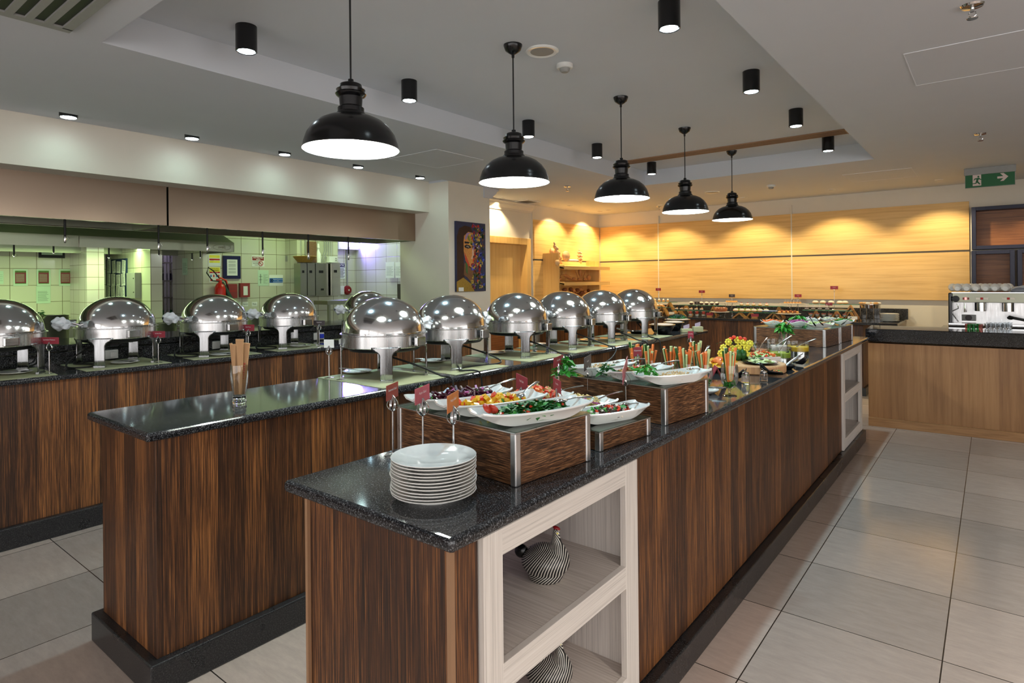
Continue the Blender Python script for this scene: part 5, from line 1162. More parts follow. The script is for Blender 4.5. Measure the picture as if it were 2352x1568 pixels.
def area(name, loc, sx_, sy_, e, c, rot=(0, 0, 0), parent=None):
    l = bpy.data.lights.new(name, 'AREA'); l.shape = 'RECTANGLE'; l.size = sx_; l.size_y = sy_; l.energy = e; l.color = c
    o = bpy.data.objects.new(name, l); col.objects.link(o); o.location = loc; o.rotation_euler = rot; 
    if parent: o.parent = parent; o.location = Vector(loc)-parent.location
    return o
KG = (.66, 1.0, .34)
area('kitchen_tube_light', (-8.05, 1.3, 1.94), .12, 3.6, 34, KG, parent=t)
for k, (x, y, e) in enumerate([(-6.9, 4.6, 12), (-7.4, 5.9, 4), (-6.5, 1.2, 16)]):
    tt = T('kitchen_ceiling_light', 'flat fluorescent fitting on the kitchen ceiling, %s from the pillar' % ORD[k], 'ceiling light', (x, y, 2.75), 0, 'kitchen ceiling lights')
    MB().box(-.15, .15, -.5, .5, -.05, 0).build('housing', M_wht, tt, world=False); MB().box(-.13, .13, -.48, .48, -.055, -.05).build('diffuser', M_tube, tt, world=False)
    area('tube_light', (x, y, 2.69), .26, .96, e, KG, parent=tt)
# violet insect lamp
XW = -8.3
a = pX(768, 566, XW); b = pX(821, 572, XW)
t = T('violet_lamp', 'glowing violet insect lamp high on the kitchen wall', 'lamp', (XW+.05, a.y, a.z-.06))
MB().box(XW+.0, XW+.11, a.y, b.y, b.z-.02, b.z+.10).build('housing', M_wht, t, bevel=.004); MB().box(XW+.11, XW+.13, a.y+.05, b.y-.03, b.z+.03, b.z+.085).build('tube', M_uv, t)
area('violet_light', (XW+.16, (a.y+b.y)/2, b.z+.05), .08, .35, 16, (.28, .2, 1), (0, math.radians(-90), 0), t)
# hanging sockets
def hang(px_, top, bot, X, lab):
    a = pX(px_, top, X); b = pX(px_, bot, X); L_ = a.z-b.z
    t = T('hanging_hose', lab, 'nozzle', (X, a.y, a.z), 0, 'hanging nozzles under the hoods')
    MB().tube([(0, 0, .02), (0, 0, -L_*.72)], .0085, 8).build('hose', M_rub, t, world=False)
    MB().lathe([(0, -L_*.72), (.009, -L_*.72), (.011, -L_*.78), (.010, -L_*.96), (.006, -L_), (0, -L_)], 14).build('chrome_tip', M_st, t, world=False)
    MB().tube([(.0, .008, -L_*.62), (0, .03, -L_*.8), (0, .012, -L_*.93)], .001, 5).build('loop', M_st, t, world=False)
for k, (p_, a_, b_) in enumerate([(149, 505, 558), (364, 519, 575), (476, 527, 580), (603, 535, 588), (708, 541, 596), (800, 548, 597)]): hang(p_, a_, b_, -5.72, 'black hose with a chrome tip hanging under the front hoods, %s from the left' % ORD[k])
for k, (p_, a_, b_) in enumerate([(32, 566, 591), (123, 566, 583), (250, 571, 597), (365, 575, 588), (441, 585, 598), (460, 578, 593)]): hang(p_, a_, b_, -7.35, 'short hose with a chrome tip hanging under the greenish kitchen hood, %s from the left' % ORD[k])
# ================================================================ papers and boxes on the kitchen walls
def wp(L_, R_, top, bot, X, name, lab, cat, mat_, th=.006, parts=(), Yp=None, group=None):
    """flat thing on a wall facing +x (plane X) or facing -y (plane Yp)"""
    if Yp is None: a = pX(L_, top, X); b = pX(R_, bot, X); box = lambda m, y0, y1, z0, z1, d0, d1: m.box(X+d0, X+d1, y0, y1, z0, z1); u0, u1 = a.y, b.y
    else: a = pY(L_, top, Yp); b = pY(R_, bot, Yp); box = lambda m, y0, y1, z0, z1, d0, d1: m.box(y0, y1, Yp-d1, Yp-d0, z0, z1); u0, u1 = a.x, b.x
    z0, z1 = b.z, a.z; loc = (X+.001, (u0+u1)/2, z0) if Yp is None else ((u0+u1)/2, Yp-.001, z0)
    t = T(name, lab, cat, loc, 0, group); m = MB(); box(m, u0, u1, z0, z1, .001, th); m.build('board' if th > .01 else 'sheet', mat_, t)
    for nm_, x0, x1, y0, y1, mt, *r in parts:
        m = MB(); box(m, u0+(u1-u0)*x0, u0+(u1-u0)*x1, z1-(z1-z0)*y1, z1-(z1-z0)*y0, th, th+(r[0] if r else .001)); m.build(nm_, mt, t)
    def txt(s, x, y, size, mt=M_ink, bold=False):
        m = MB(); u = u0+(u1-u0)*x; z = z1-(z1-z0)*y
        M_ = facing((X+th+.003, u, z), (0, 1, 0), (0, 0, 1)) if Yp is None else facing((u, Yp-th-.003, z), (1, 0, 0), (0, 0, 1))
        text_mb(m, s, size*(z1-z0), M_, bold); m.build('lettering', mt, t)
    t.location = Vector(loc); return t, txt
def lines(n, x0=.1, x1=.9, y0=.3, y1=.9, mt=M_ink, h=.012):
    r = random.Random(n); return [('text_line', x0, x1-r.uniform(0, .25), y0+(y1-y0)*i/n, y0+(y1-y0)*i/n+h, mt) for i in range(n)]
M_mint = plain('mint_paper', srgb(190, 214, 190), .8, noise=.02); M_menu = plain('dark_red_menu', srgb(122, 40, 52), .6); M_veg = plain('vegetable_photo', srgb(80, 110, 50), .6, noise=.6, nscale=120)
M_yelp = plain('yellow_print', srgb(232, 220, 70), .6, noise=0); M_bluep = plain('blue_print', srgb(50, 110, 190), .6, noise=0); M_cork = plain('dark_blue_board', srgb(22, 44, 84), .7); M_dred = plain('dark_red_box', srgb(140, 50, 50), .45)
XL1 = -8.998
for k, (l, r) in enumerate([(30, 64), (84, 116), (135, 167)]):
    t, tx = wp(l, r, 618, 656, XL1, 'recipe_poster', 'pale green poster with a dark red panel in the kitchen, %s from the left' % ORD[k], 'poster', M_mint, .004, [('recipe_panel', .12, .88, .09, .88, M_menu), ('photo_strip', .12, .88, .09, .2, M_veg, .0015), ('photo_strip', .12, .88, .83, .88, M_veg, .0015)]+[('text_line', .18, .75, .3+.07*i, .315+.07*i, M_mint, .0018) for i in range(7)], group='recipe posters')
wp(83, 116, 657, 696, XL1, 'notice_sheet', 'pale green notice sheet below the middle recipe poster', 'notice', M_mint, .003, lines(10))
wp(-6, 8, 622, 652, XL1, 'notice_sheet', 'pale sheet cut by the left picture edge on the far kitchen wall', 'notice', M_mint, .003, lines(4))
wp(88, 148, 560, 593, XL1, 'picture_frame', 'dark framed certificate half hidden above the recipe posters', 'picture', M_blk, .02, [('certificate', .1, .9, .1, .78, M_mint, .002)])
# notice board with hanging sheets on the pier's left face
Yp = 2.949
t, tx = wp(244, 294, 597, 692, None, 'notice_board', 'dark blue notice board covered with hanging order sheets', 'notice board', M_cork, .02, Yp=Yp)
r = random.Random(4)
for i in range(12):
    c_ = i % 4; rw = i//4; a = pY(246+c_*11.5+r.uniform(-2, 2), 600+rw*29+r.uniform(-3, 3), Yp-.024); b = pY(246+c_*11.5+8.5, 600+rw*29+27, Yp-.024)
    m = MB(); m.at(((a.x+b.x)/2, Yp-.024-.001*i, (a.z+b.z)/2), 0, 0, r.uniform(-.12, .12)); w2 = abs(b.x-a.x)/2; h2 = (a.z-b.z)/2
    m.box(-w2, w2, -.001, .0, -h2, h2); m.m = 1
    for q in range(7): m.box(-w2*.7, w2*r.uniform(.1, .7), -.002, -.001, h2*(.75-.22*q), h2*(.75-.22*q)+.004)
    solo('order_sheet', m, [M_paper, M_ink], 'hanging paper sheet on the dark blue notice board, %s row, %s from the left' % (('top', 'middle', 'bottom')[rw], ORD[c_]), 'paper', ((a.x+b.x)/2, Yp-.024, (a.z+b.z)/2), 'order sheets on the notice board')
wp(305, 325, 627, 684, None, 'electric_box', 'flat grey-green electric box on the pier beside the notice board', 'cabinet', M_grille, .07, [('lock', .8, .88, .2, .24, M_blk, .004), ('lock', .8, .88, .75, .79, M_blk, .004)], Yp=Yp)
t, tx = wp(294, 302, 626, 658, None, 'warning_label', 'narrow coloured safety label beside the electric box', 'label', M_mint, .003, [('band', .1, .9, .05, .25, M_redtxt), ('band', .1, .9, .4, .55, M_green), ('band', .1, .9, .6, .7, M_yelp), ('band', .1, .9, .75, .95, M_bluep)], Yp=Yp)
wp(419, 431, 593, 631, None, 'notice_sheet', 'narrow pale green list taped on the bright tiled return wall', 'notice', M_mint, .003, lines(9), Yp=3.619)
# storage rack glimpsed through the opening
t = T('storage_rack', 'steel storage rack with pans seen through the narrow kitchen opening', 'rack', (-9.6, 3.9, 0)); rx0 = -9.75
ya = pX(375, 650, -9.7).y; yb = pX(396, 650, -9.7).y
m = MB()
for y in (ya+.02, (ya+yb)/2, yb): m.box(-9.7, -9.67, y-.012, y+.012, 0, 2.2)
m.build('upright', M_alu, t)
area('rack_fill_light', (-9.3, (ya+yb)/2, 2.5), .3, .3, 8, (.6, .5, 1), parent=t)  # violet fill light added to brighten the dark opening, without a fitting
for k, z in enumerate((.7, 1.0, 1.3, 1.55, 1.82)): MB().box(-9.95, -9.65, ya-.1, yb+.15, z, z+.02).build('shelf', M_hood2, t)
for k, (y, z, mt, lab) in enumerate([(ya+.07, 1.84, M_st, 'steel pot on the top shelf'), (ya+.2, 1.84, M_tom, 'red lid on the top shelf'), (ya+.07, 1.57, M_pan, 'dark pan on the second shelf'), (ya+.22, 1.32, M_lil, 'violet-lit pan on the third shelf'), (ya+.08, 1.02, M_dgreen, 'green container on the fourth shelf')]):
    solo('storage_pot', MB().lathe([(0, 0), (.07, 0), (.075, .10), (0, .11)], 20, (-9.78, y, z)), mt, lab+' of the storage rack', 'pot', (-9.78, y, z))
# notice wall
XN = -7.899
t, tx = wp(478, 507, 584, 611, XN, 'safety_poster', 'upper safety poster with red and yellow panels beside the blue frame', 'poster', M_paper, .004, [('panel', .08, .92, .05, .3, M_yelp), ('panel', .08, .92, .36, .5, M_redtxt), ('panel', .08, .92, .54, .72, M_yelp), ('panel', .08, .7, .78, .92, M_paper, .0015)]+lines(5, .15, .6, .4, .9))
t, tx = wp(480, 506, 613, 648, XN, 'safety_poster', 'yellow How To Use a Fire Extinguisher poster behind the red extinguisher', 'poster', M_paper, .004, [('heading', .03, .97, .02, .30, M_yelp), ('band', .03, .97, .30, .40, M_redtxt), ('pictograms', .1, .22, .5, .66, M_bluep), ('pictograms', .35, .47, .5, .66, M_redtxt), ('pictograms', .6, .72, .5, .66, M_bluep), ('pictograms', .8, .92, .5, .66, M_redtxt), ('pictograms', .1, .3, .78, .92, M_redtxt), ('pictograms', .6, .9, .78, .92, M_redtxt)])
tx('How To Use a', .5, .10, .085, bold=True); tx('Fire Extinguisher', .5, .21, .085, bold=True); tx('P  A  S  S', .5, .35, .09, M_winkt, True)
t, tx = wp(511, 551, 587, 640, XN, 'picture_frame', 'broad dark blue framed white notice on the kitchen wall', 'picture', plain('navy_frame', srgb(18, 22, 70), .35), .025, [('sheet', .2, .8, .16, .86, M_paper, .002)]+[('text_line', .28, .7, .22+.035*i, .23+.035*i, M_ink, .003) for i in range(16) if i not in (3, 8, 12)])
t, tx = wp(578, 607, 586, 612, XN, 'warning_sign', 'Restricted Area Authorized Personnel Only sign on the kitchen wall', 'sign', M_paper, .004, [('heading', .04, .96, .12, .46, M_dred)])
tx('RESTRICTED', .5, .22, .17, M_winkt, True); tx('AREA', .5, .38, .17, M_winkt, True); tx('AUTHORIZED', .36, .58, .13); tx('PERSONNEL', .36, .73, .13); tx('ONLY', .36, .88, .13)
m = MB(); a = pX(599, 605, XN+.008); m.M = facing(a, (0, 1, 0), (0, 0, 1)); m.tube([(.03*math.cos(k*PI/10), .03*math.sin(k*PI/10), 0) for k in range(20)], .004, 6, closed=True).tube([(-.02, .02, 0), (.02, -.02, 0)], .004, 6); m.build('prohibition_ring', M_redtxt, t)
wp(592, 617, 620, 656, XN, 'notice_sheet', 'grey hand-drawn diagram sheet left of the blue label', 'notice', M_mint, .003, lines(8, .5, .95, .3, .9)+[('drawing', .22, .26, .25, .85, M_ink), ('drawing', .1, .4, .4, .42, M_ink), ('drawing', .1, .4, .6, .62, M_ink)])
t, tx = wp(618, 650, 631, 656, XN, 'info_label', 'white label with a blue band and a no-smoking style symbol', 'sign', M_paper, .003, [('band', .02, .98, .30, .73, M_bluep)])
tx('Hygiene Food Area', .62, .42, .12, M_winkt); tx('No', .62, .53, .1, M_winkt); tx('Unauthorised entry', .62, .64, .12, M_winkt)
m = MB(); a = pX(624, 644, XN+.008); m.M = facing(a, (0, 1, 0), (0, 0, 1)); m.tube([(.022*math.cos(k*PI/10), .022*math.sin(k*PI/10), 0) for k in range(20)], .003, 6, closed=True).box(-.008, .008, -.012, .012, -.001, .001); m.build('symbol', M_ink, t)
for (l, r, tp, bt, lab) in [(519, 541, 652, 684, 'dark red wall box, left one below the blue frame'), (548, 570, 650, 682, 'dark red wall box with a white list, right one below the blue frame')]:
    t, tx = wp(l, r, tp, bt, XN, 'fire_box', lab, 'box', M_dred, .05, [('list', .3, .75, .22, .86, M_paper, .002)]+lines(6, .35, .7, .35, .8) if 'list' in lab else [('lettering_band', .15, .85, .48, .52, M_redtxt, .002)])
for k, (l, r, s) in enumerate([(542, 553, 'Knife'), (557, 570, 'Spoon'), (578, 591, 'Fork')]):
    t, tx = wp(l, r, 693, 703, XN, 'small_label', 'small white %s label on the kitchen tiles' % s, 'label', M_paper, .002); tx(s, .5, .5, .42)
# fire extinguisher
a = pX(506, 680, XN+.09)
t = T('fire_extinguisher', 'red fire extinguisher with a black horn on the kitchen wall', 'fire extinguisher', (XN+.09, a.y, a.z-.2))
MB().lathe([(0, 0), (.062, 0), (.066, .02), (.066, .30), (.05, .35), (.022, .375), (.018, .41), (0, .41)], 28).build('cylinder', plain('extinguisher_red', srgb(190, 34, 26), .3), t, world=False)
MB().tube([(0, -.02, .41), (0, .0, .44), (0, .08, .40), (0, .09, .36)], .010, 8).build('valve_handle', M_tom, t, world=False)
MB().tube([(0, 0, .39), (0, -.10, .40), (0, -.17, .50), (0, -.15, .57), (0, -.08, .52), (0, -.0, .42)], .008, 8).build('hose', M_rub, t, world=False)
MB().tube([(.02, .02, .38), (.03, .10, .20), (.03, .17, .05)], [.014, .03, .045], 14).build('horn', plain('green_black_horn', srgb(20, 60, 44), .5), t, world=False)
MB().tube([(0, .06, .40), (0, .10, .33), (0, .11, .27)], .006, 6).build('pin_ring', M_rub, t, world=False)
# switchgear
XS = -7.599
for k, (l, r, lab) in enumerate([(675, 690, 'left'), (691, 709, 'second from the left'), (710, 739, 'broad third'), (741, 761, 'right, rounded and shinier')]):
    t, tx = wp(l, r, 605 if k < 3 else 604, 678, XS, 'switch_cabinet', 'grey steel switch cabinet on the kitchen wall, '+lab, 'cabinet', M_hood2 if k < 3 else M_st, .16 if k < 3 else .22, [('meter_window', .25, .6, .22, .30, M_blk, .003)]+([('handle', .4, .6, .78, .84, M_blk, .01)] if k == 2 else []), group='grey switch cabinets')
for k, (pxx, w_) in enumerate([(691, .006), (703, .012), (726, .008), (745, .008), (750, .008), (755, .008), (760, .006)]):
    a = pX(pxx, 553, XS+.04); b = pX(pxx-(6 if 3 <= k <= 4 else 0), 604, XS+.04)
    m = MB(); m.tube([(XS+.04, a.y, 2.4), (XS+.04, a.y, b.z+.18), (XS+.05, b.y, b.z+.05), (XS+.05, b.y, b.z)], w_, 8)
    solo('conduit', m, M_grille, 'vertical cable conduit above the switch cabinets, %s from the left' % ORD[k], 'pipe', (XS+.04, a.y, 2.3), 'conduits above the switch cabinets')
a = pX(720, 603, XS+.08)
solo('wicker_basket', MB().lathe([(0, 0), (.10, .0), (.17, .08), (.165, .085), (.09, .01), (0, .01)], 28, (XS+.11, pX(699, 603, XS+.1).y, a.z), sy=.9), plain('wicker', srgb(150, 116, 50), .7, noise=.4, nscale=80), 'small wicker basket on top of the switch cabinets', 'basket', (XS+.11, a.y, a.z))
b = pX(719, 603, XS+.1); solo('wicker_tray', MB().box(XS+.05, XS+.11, b.y-.07, b.y+.06, b.z, b.z+.30), plain('brown_wicker', srgb(116, 84, 58), .7, noise=.4, nscale=90), 'upright brown wicker tray standing on the switch cabinets', 'tray', (XS+.08, b.y, b.z), bevel=.01)
b = pX(733, 603, XS+.1); solo('spray_bottle', MB().lathe([(0, 0), (.036, 0), (.038, .12), (.016, .17), (.014, .20), (.02, .21), (.012, .27), (0, .275)], 20, (XS+.08, b.y, b.z)), M_wht, 'white spray bottle on top of the switch cabinets', 'bottle', (XS+.08, b.y, b.z))
wp(748, 766, 589, 603, XS, 'junction_box', 'white round-knobbed junction box beside the conduits', 'box', M_plas, .09, [('knob', .75, .9, .25, .4, M_grille, .01), ('knob', .75, .9, .6, .75, M_grille, .01)])
t, tx = wp(655, 669, 587, 601, XN, 'junction_box', 'small grey socket box left of the switch cabinets', 'box', M_grille, .06, [('cover', .4, .8, .2, .8, M_plas, .004)])
a = pX(662, 601, XN+.04); b = pX(676, 619, XN+.04); solo('cable', MB().tube([(XN+.04, a.y, a.z), (XN+.04, a.y+.01, a.z-.1), (XN+.06, b.y-.05, b.z+.02), (XN+.1, b.y, b.z)], .012), M_rub, 'black cable from the small socket box to the switch cabinets', 'cable', (XN+.04, a.y, a.z))
# violet-lit wall
XV = -8.299
t, tx = wp(774, 793, 604, 640, XV, 'notice_sheet', 'white NOTICE sheet under the violet lamp', 'notice', M_paper, .004, [('heading', .04, .96, .02, .26, plain('navy_print', srgb(24, 24, 74), .6, noise=0))]+lines(9, .1, .95, .33, .95, h=.03))
tx('NOTICE', .5, .14, .2, M_winkt, True)
a = pX(797, 571, XV+.02); b = pX(797, 668, XV+.02); solo('conduit', MB().tube([(XV+.02, a.y, a.z), (XV+.02, a.y, b.z)], .012), M_grille, 'vertical conduit from the violet lamp to the red alarm bell', 'pipe', (XV+.02, a.y, b.z))
b = pX(799, 666, XV+.03); t = T('alarm_bell', 'round dark red fire alarm bell on the kitchen wall', 'alarm', (XV, b.y, b.z)); m = MB(); m.M = Matrix.Translation((0, 0, 0)) @ Matrix.Rotation(PI/2, 4, 'Y'); m.lathe([(0, 0), (.07, 0), (.078, .02), (.06, .05), (.02, .058), (0, .058)], 28); m.build('bell', plain('bell_red', srgb(130, 20, 24), .35), t, world=False); m = MB(); m.M = Matrix.Rotation(PI/2, 4, 'Y'); m.lathe([(0, .057), (.014, .057), (.012, .064), (0, .066)], 14); m.build('boss', M_cream, t, world=False); MB().box(0, .03, -.14, -.07, -.07, .07).build('back_box', M_plas, t, world=False)
Yj = 6.169
wp(886, 906, 602, 638, None, 'notice_sheet', 'pale typed sheet on the tiles left of the pillar, left one', 'notice', M_paper, .003, lines(8), Yp=Yj); wp(908, 922, 602, 638, None, 'notice_sheet', 'pale typed sheet on the tiles left of the pillar, right one', 'notice', M_paper, .003, lines(8), Yp=Yj)
a = pY(912, 650, 6.0); t = T('ticket_printer', 'small grey printer with a paper flap at the right end of the hatch', 'printer', (-6.25, 5.85, 1.10)); 
pa = pY(906, 690, 5.7); MB().box(pa.x-.02, pa.x+.30, 5.6, 5.8, 1.10, pa.z).build('body', M_grille, t, bevel=.01); pb = pY(908, 652, 5.7); MB().box(pb.x+.02, pb.x+.2, 5.72, 5.74, pa.z, pb.z).build('paper_flap', M_card2, t)
# kitchen worktop and pots
t = T('kitchen_worktop', 'long steel kitchen worktop behind the hatch', 'worktop', (-6.6, 1, 0)); MB().box(-7.3, -6.0, -3.4, 4.9, .86, .90).build('top', M_hood2, t, bevel=.004); MB().box(-7.2, -6.1, -3.4, 4.8, .1, .86).build('base', M_hood2, t)
t = T('kitchen_shelf', 'steel wall bench along the far kitchen wall', 'worktop', (-8.7, 1, 0)); MB().box(-8.98, -8.5, -3.4, 2.4, 1.05, 1.10).build('top', M_hood2, t); MB().box(-8.95, -8.5, -3.4, 2.4, .1, 1.05).build('base', M_hood2, t)
def pot(L_, R_, top, bot, X, lab, handles=True, mt=None, zb=.90):
    a = pX(L_, top, X); b = pX(R_, bot, X); r_ = (R_-L_)/2/F*((a+b)/2-O).dot(cf); y = (a.y+b.y)/2; h = pX((L_+R_)/2, top, X).z-zb
    t = T('cooking_pot', lab, 'pot', (X, y, zb)); MB().lathe([(0, 0), (r_*.98, 0), (r_, .01), (r_, h), (r_*1.03, h+.004), (r_*.97, h), (r_*.96, .02), (0, .02)], 40).build('pot', mt or M_hood2, t, world=False)
    if handles:
        for s in (-1, 1): MB().tube([(0, s*r_*.98, h*.85), (0, s*(r_+.05), h*.86), (.06, s*(r_+.05), h*.86), (.06, s*r_*.93, h*.85)], .007).build('handle', M_st, t, world=False)
    return t
t = pot(97, 152, 724, 800, -6.25, 'tall steel stockpot behind the leftmost kitchen-side chafing dish')
sprig((-6.35, pX(100, 724, -6.25).y, pX(100, 722, -6.25).z+.0), .05, 40, 'green herbs sticking out beside the tall stockpot', 81, .03, M_dgreen)
pot(357, 403, 742, 765, -6.3, 'low steel pan behind the second and third kitchen-side chafing dishes'); pot(700, 722, 722, 742, -6.6, 'low steel container right of the fourth kitchen-side chafing dish', False)
pot(566, 600, 718, 745, -6.5, 'steel pan behind the third kitchen-side chafing dish', True)
a = pX(378, 735, -6.5); solo('yellow_dish', MB().lathe([(0, 0), (.10, 0), (.11, .05), (0, .055)], 24, (-6.5, a.y, .90)), plain('yellow_plastic', srgb(226, 196, 40), .4), 'yellow dish beside the low steel pan', 'dish', (-6.5, a.y, .9))
a = pX(765, 690, -6.7); t = T('dish_rack', 'green-tinted steel gantry shelf on the kitchen worktop near the violet lamp', 'rack', (-6.7, a.y, .9)); z_ = pX(765, 690, -6.7).z; MB().box(-6.95, -6.65, a.y-.12, a.y+1.3, z_-.05, z_).build('shelf', M_hood2, t); MB().box(-6.8, -6.77, a.y-.02, a.y+.01, .9, z_-.05).build('post', M_hood2, t); MB().box(-6.8, -6.77, a.y+1.1, a.y+1.13, .9, z_-.05).build('post', M_hood2, t)
# ================================================================ painting on the pillar
XPi = -5.04; a = pX(1047.5, 507, XPi+.03); b = pX(1116, 668, XPi+.03); y0, y1 = a.y, b.y; z1 = a.z; z0 = b.z
t = T('painting', 'tall colourful painting of half a woman\'s face, on the pillar', 'painting', (XPi+.015, (y0+y1)/2, z0))
MB().box(XPi+.001, XPi+.03, y0, y1, z0, z1).build('canvas', plain('canvas_dark_blue', srgb(44, 48, 78), .6, noise=.3, nscale=30), t)
def pt(pts, mt, lay, name='painted_shape'):
    m = MB(); m.prism([(y0+(y1-y0)*x, z1-(z1-z0)*y) for x, y in pts], XPi+.03, XPi+.03+.0006*lay, 'x'); m.build(name, mt, t)
C = lambda n_, *c: plain(n_, srgb(*c), .6, noise=.35, nscale=50)
pt([(.02, .85), (.02, .22), (.10, .10), (.28, .055), (.48, .07), (.55, .14), (.30, .2), (.24, .5), (.26, .82), (.1, .86)], C('paint_dark_brown', 52, 26, 14), 1)
pt([(.26, .2), (.4, .14), (.56, .15), (.60, .3), (.60, .6), (.56, .68), (.45, .66), (.30, .56), (.24, .42), (.24, .28)], C('paint_ochre', 196, 132, 66), 2)
pt([(.26, .6), (.34, .58), (.56, .70), (.56, .84), (.5, .88), (.36, .80), (.24, .76)], C('paint_umber', 112, 76, 46), 2)
pt([(.0, .86), (.22, .8), (.45, .88), (.60, 1.0), (.0, 1.0)], C('paint_gold', 150, 118, 40), 3)
pt([(.36, .17), (.48, .24), (.56, .32), (.50, .33), (.38, .24)], C('paint_olive', 108, 118, 40), 3); pt([(.28, .24), (.34, .16), (.50, .145), (.40, .18), (.32, .26)], C('paint_lilac', 150, 120, 160), 4)
pt([(.27, .44), (.33, .5), (.44, .62), (.40, .64), (.29, .54)], C('paint_red_orange', 190, 70, 44), 4); pt([(.30, .58), (.36, .60), (.37, .76), (.31, .72)], C('paint_green', 60, 100, 50), 4)
pt([(.27, .28), (.40, .285), (.52, .31), (.53, .33), (.40, .31), (.27, .31)], M_ink, 5, 'eyebrow'); pt([(.26, .345), (.34, .325), (.46, .34), (.50, .365), (.38, .385), (.28, .37)], M_ink, 5, 'eye'); pt([(.33, .35), (.37, .345), (.42, .36), (.37, .37)], M_cream, 6, 'eye_white'); pt([(.35, .35), (.39, .35), (.39, .368), (.35, .368)], M_choc, 7, 'iris')
pt([(.62, .35), (.72, .35), (.74, .375), (.64, .385)], M_ink, 7, 'eye'); pt([(.67, .36), (.72, .355), (.71, .372)], M_cream, 8, 'eye_white')
pt([(.53, .34), (.57, .34), (.58, .5), (.54, .53), (.48, .53), (.52, .48)], C('paint_pale', 206, 170, 150), 4, 'nose'); pt([(.48, .60), (.56, .585), (.60, .61), (.56, .635), (.48, .63)], C('paint_crimson', 140, 30, 30), 5, 'mouth')
r = random.Random(9); gm = [C('glyph_blue', 62, 84, 190), C('glyph_red', 196, 44, 30), C('glyph_yellow', 206, 176, 80), C('glyph_green', 60, 80, 34), C('glyph_brown', 120, 84, 66)]
for k, mt in enumerate(gm):
    m = MB()
    for i in range(34):
        x = r.uniform(.52, .96) if k != 2 else r.uniform(.45, .85); y = r.uniform(.04, .97); 
        if k == 1: x = r.uniform(.52, .8)
        for q in range(3):
            dx, dy = r.uniform(-.03, .03), r.uniform(-.014, .014); w_, h_ = (r.uniform(.008, .02), r.uniform(.008, .016)) if q else (.008, .022)
            ya, za = y0+(y1-y0)*(x+dx-w_), z1-(z1-z0)*(y+dy-h_); yb_, zb_ = y0+(y1-y0)*min(.995, x+dx+w_), z1-(z1-z0)*min(.995, y+dy+h_)
            m.box(XPi+.03, XPi+.0336+.0001*k, ya, yb_, zb_, za)
    m.build('glyph_strokes', mt, t)
pt([(.06, .94), (.22, .94), (.22, .995), (.06, .995)], M_paper, 9, 'title_label')
# ================================================================ bread rack on the left leg of the dessert counter
XLW = XL
pL = pX(1256, 660, XLW); 
ry0 = pX(1253, 600, XLW+.05).y; ry1 = pX(1353, 600, XLW+.05).y
t = T('bread_rack', 'pale oak bread rack with tilted shelves standing against the left wall', 'rack', (XLW+.2, (ry0+ry1)/2, DZ))
ztop = pX(1262, 579, XLW+.3).z; xr = XLW+.38
MB().box(XLW, xr-.08, ry0, ry0+.03, DZ, ztop).build('side_panel', M_oakv, t, bevel=.002); MB().box(XLW, xr-.12, ry1-.02, ry1, DZ, ztop-.1).build('side_panel', M_oakv, t, bevel=.002)
MB().box(XLW, XLW+.015, ry0+.03, ry1-.02, DZ, ztop-.2).build('back_panel', M_oak, t)
zs = [pY(1296, 612, ry0+.03).z, 0, 0]
def rack_shelf(zf, lab):
    m = MB(); y_a, y_b = ry0+.03, ry1+.12
    m.add([(XLW+.0, y_a, zf+.05), (xr, y_a, zf), (xr, y_b, zf), (XLW, y_b, zf+.05), (XLW, y_a, zf+.07), (xr, y_a, zf+.02), (xr, y_b, zf+.02), (XLW, y_b, zf+.07)], [(0, 3, 2, 1), (4, 5, 6, 7), (0, 1, 5, 4), (1, 2, 6, 5), (2, 3, 7, 6), (3, 0, 4, 7)], False)
    m.box(xr, xr+.015, y_a, y_b, zf-.012, zf+.042); m.box(XLW, xr, y_a, y_a+.012, zf+.0, zf+.05); m.build('shelf', M_oak, t)
zq = [pX(1300, q, xr).z for q in (614, 651, 690)]
for z in zq: rack_shelf(z-.02, '')
rn = random.Random(12)
def loaf(kind, x, y, z, s, rz, rx, lab, mt, grp=None):
    m = MB(); m.at((x, y, z), rz, rx)
    if kind == 'plait':
        for i in range(9):
            u = -1+2*i/8; w_ = math.sqrt(max(.05, 1-u*u*.8)); m.ell((u*s[0], .35*s[1]*(-1)**i*w_, 0), (s[0]*.2, s[1]*.62*w_, s[2]*w_), 12, 8, .05, rn)
    elif kind == 'lean':
        for i in range(9):
            u = -1+2*i/8; w_ = math.sqrt(max(.05, 1-u*u*.8)); m.ell((0, .3*s[1]*(-1)**i*w_, u*s[0]), (s[2]*w_, s[1]*.75*w_, s[0]*.22), 12, 8, .05, rn)
    elif kind == 'round': m.ell((0, 0, 0), s, 20, 12, .07, rn)
    elif kind == 'baguette': m.tube([(-s[0], 0, 0), (-s[0]*.5, .0, .01), (0, 0, .012), (s[0]*.5, 0, .006), (s[0], 0, 0)], [s[1]*.3, s[1], s[1]*1.1, s[1], s[1]*.3], 12)
    solo('bread_loaf' if kind != 'baguette' else 'bread_stick', m, mt, lab, 'bread', (x, y, z), grp)
def on(px_, py_, X): p = pX(px_, py_, X); return p
p = on(1281, 582, XLW+.2); loaf('lean', p.x, p.y, p.z, (.17, .045, .04), 0, math.radians(32), 'long pale plaited loaf leaning at the left of the top rack shelf', M_breadl)
pass
p = on(1300, 588, XLW+.22); loaf('round', p.x, p.y, p.z, (.05, .085, .085), 0, 0, 'round pale knobbly loaf in the middle of the top rack shelf', M_breadl)
p = on(1332, 589, XLW+.22); loaf('lean', p.x, p.y, p.z, (.105, .055, .04), 0, math.radians(14), 'oval pale plaited loaf standing at the right of the top rack shelf', M_breadl)
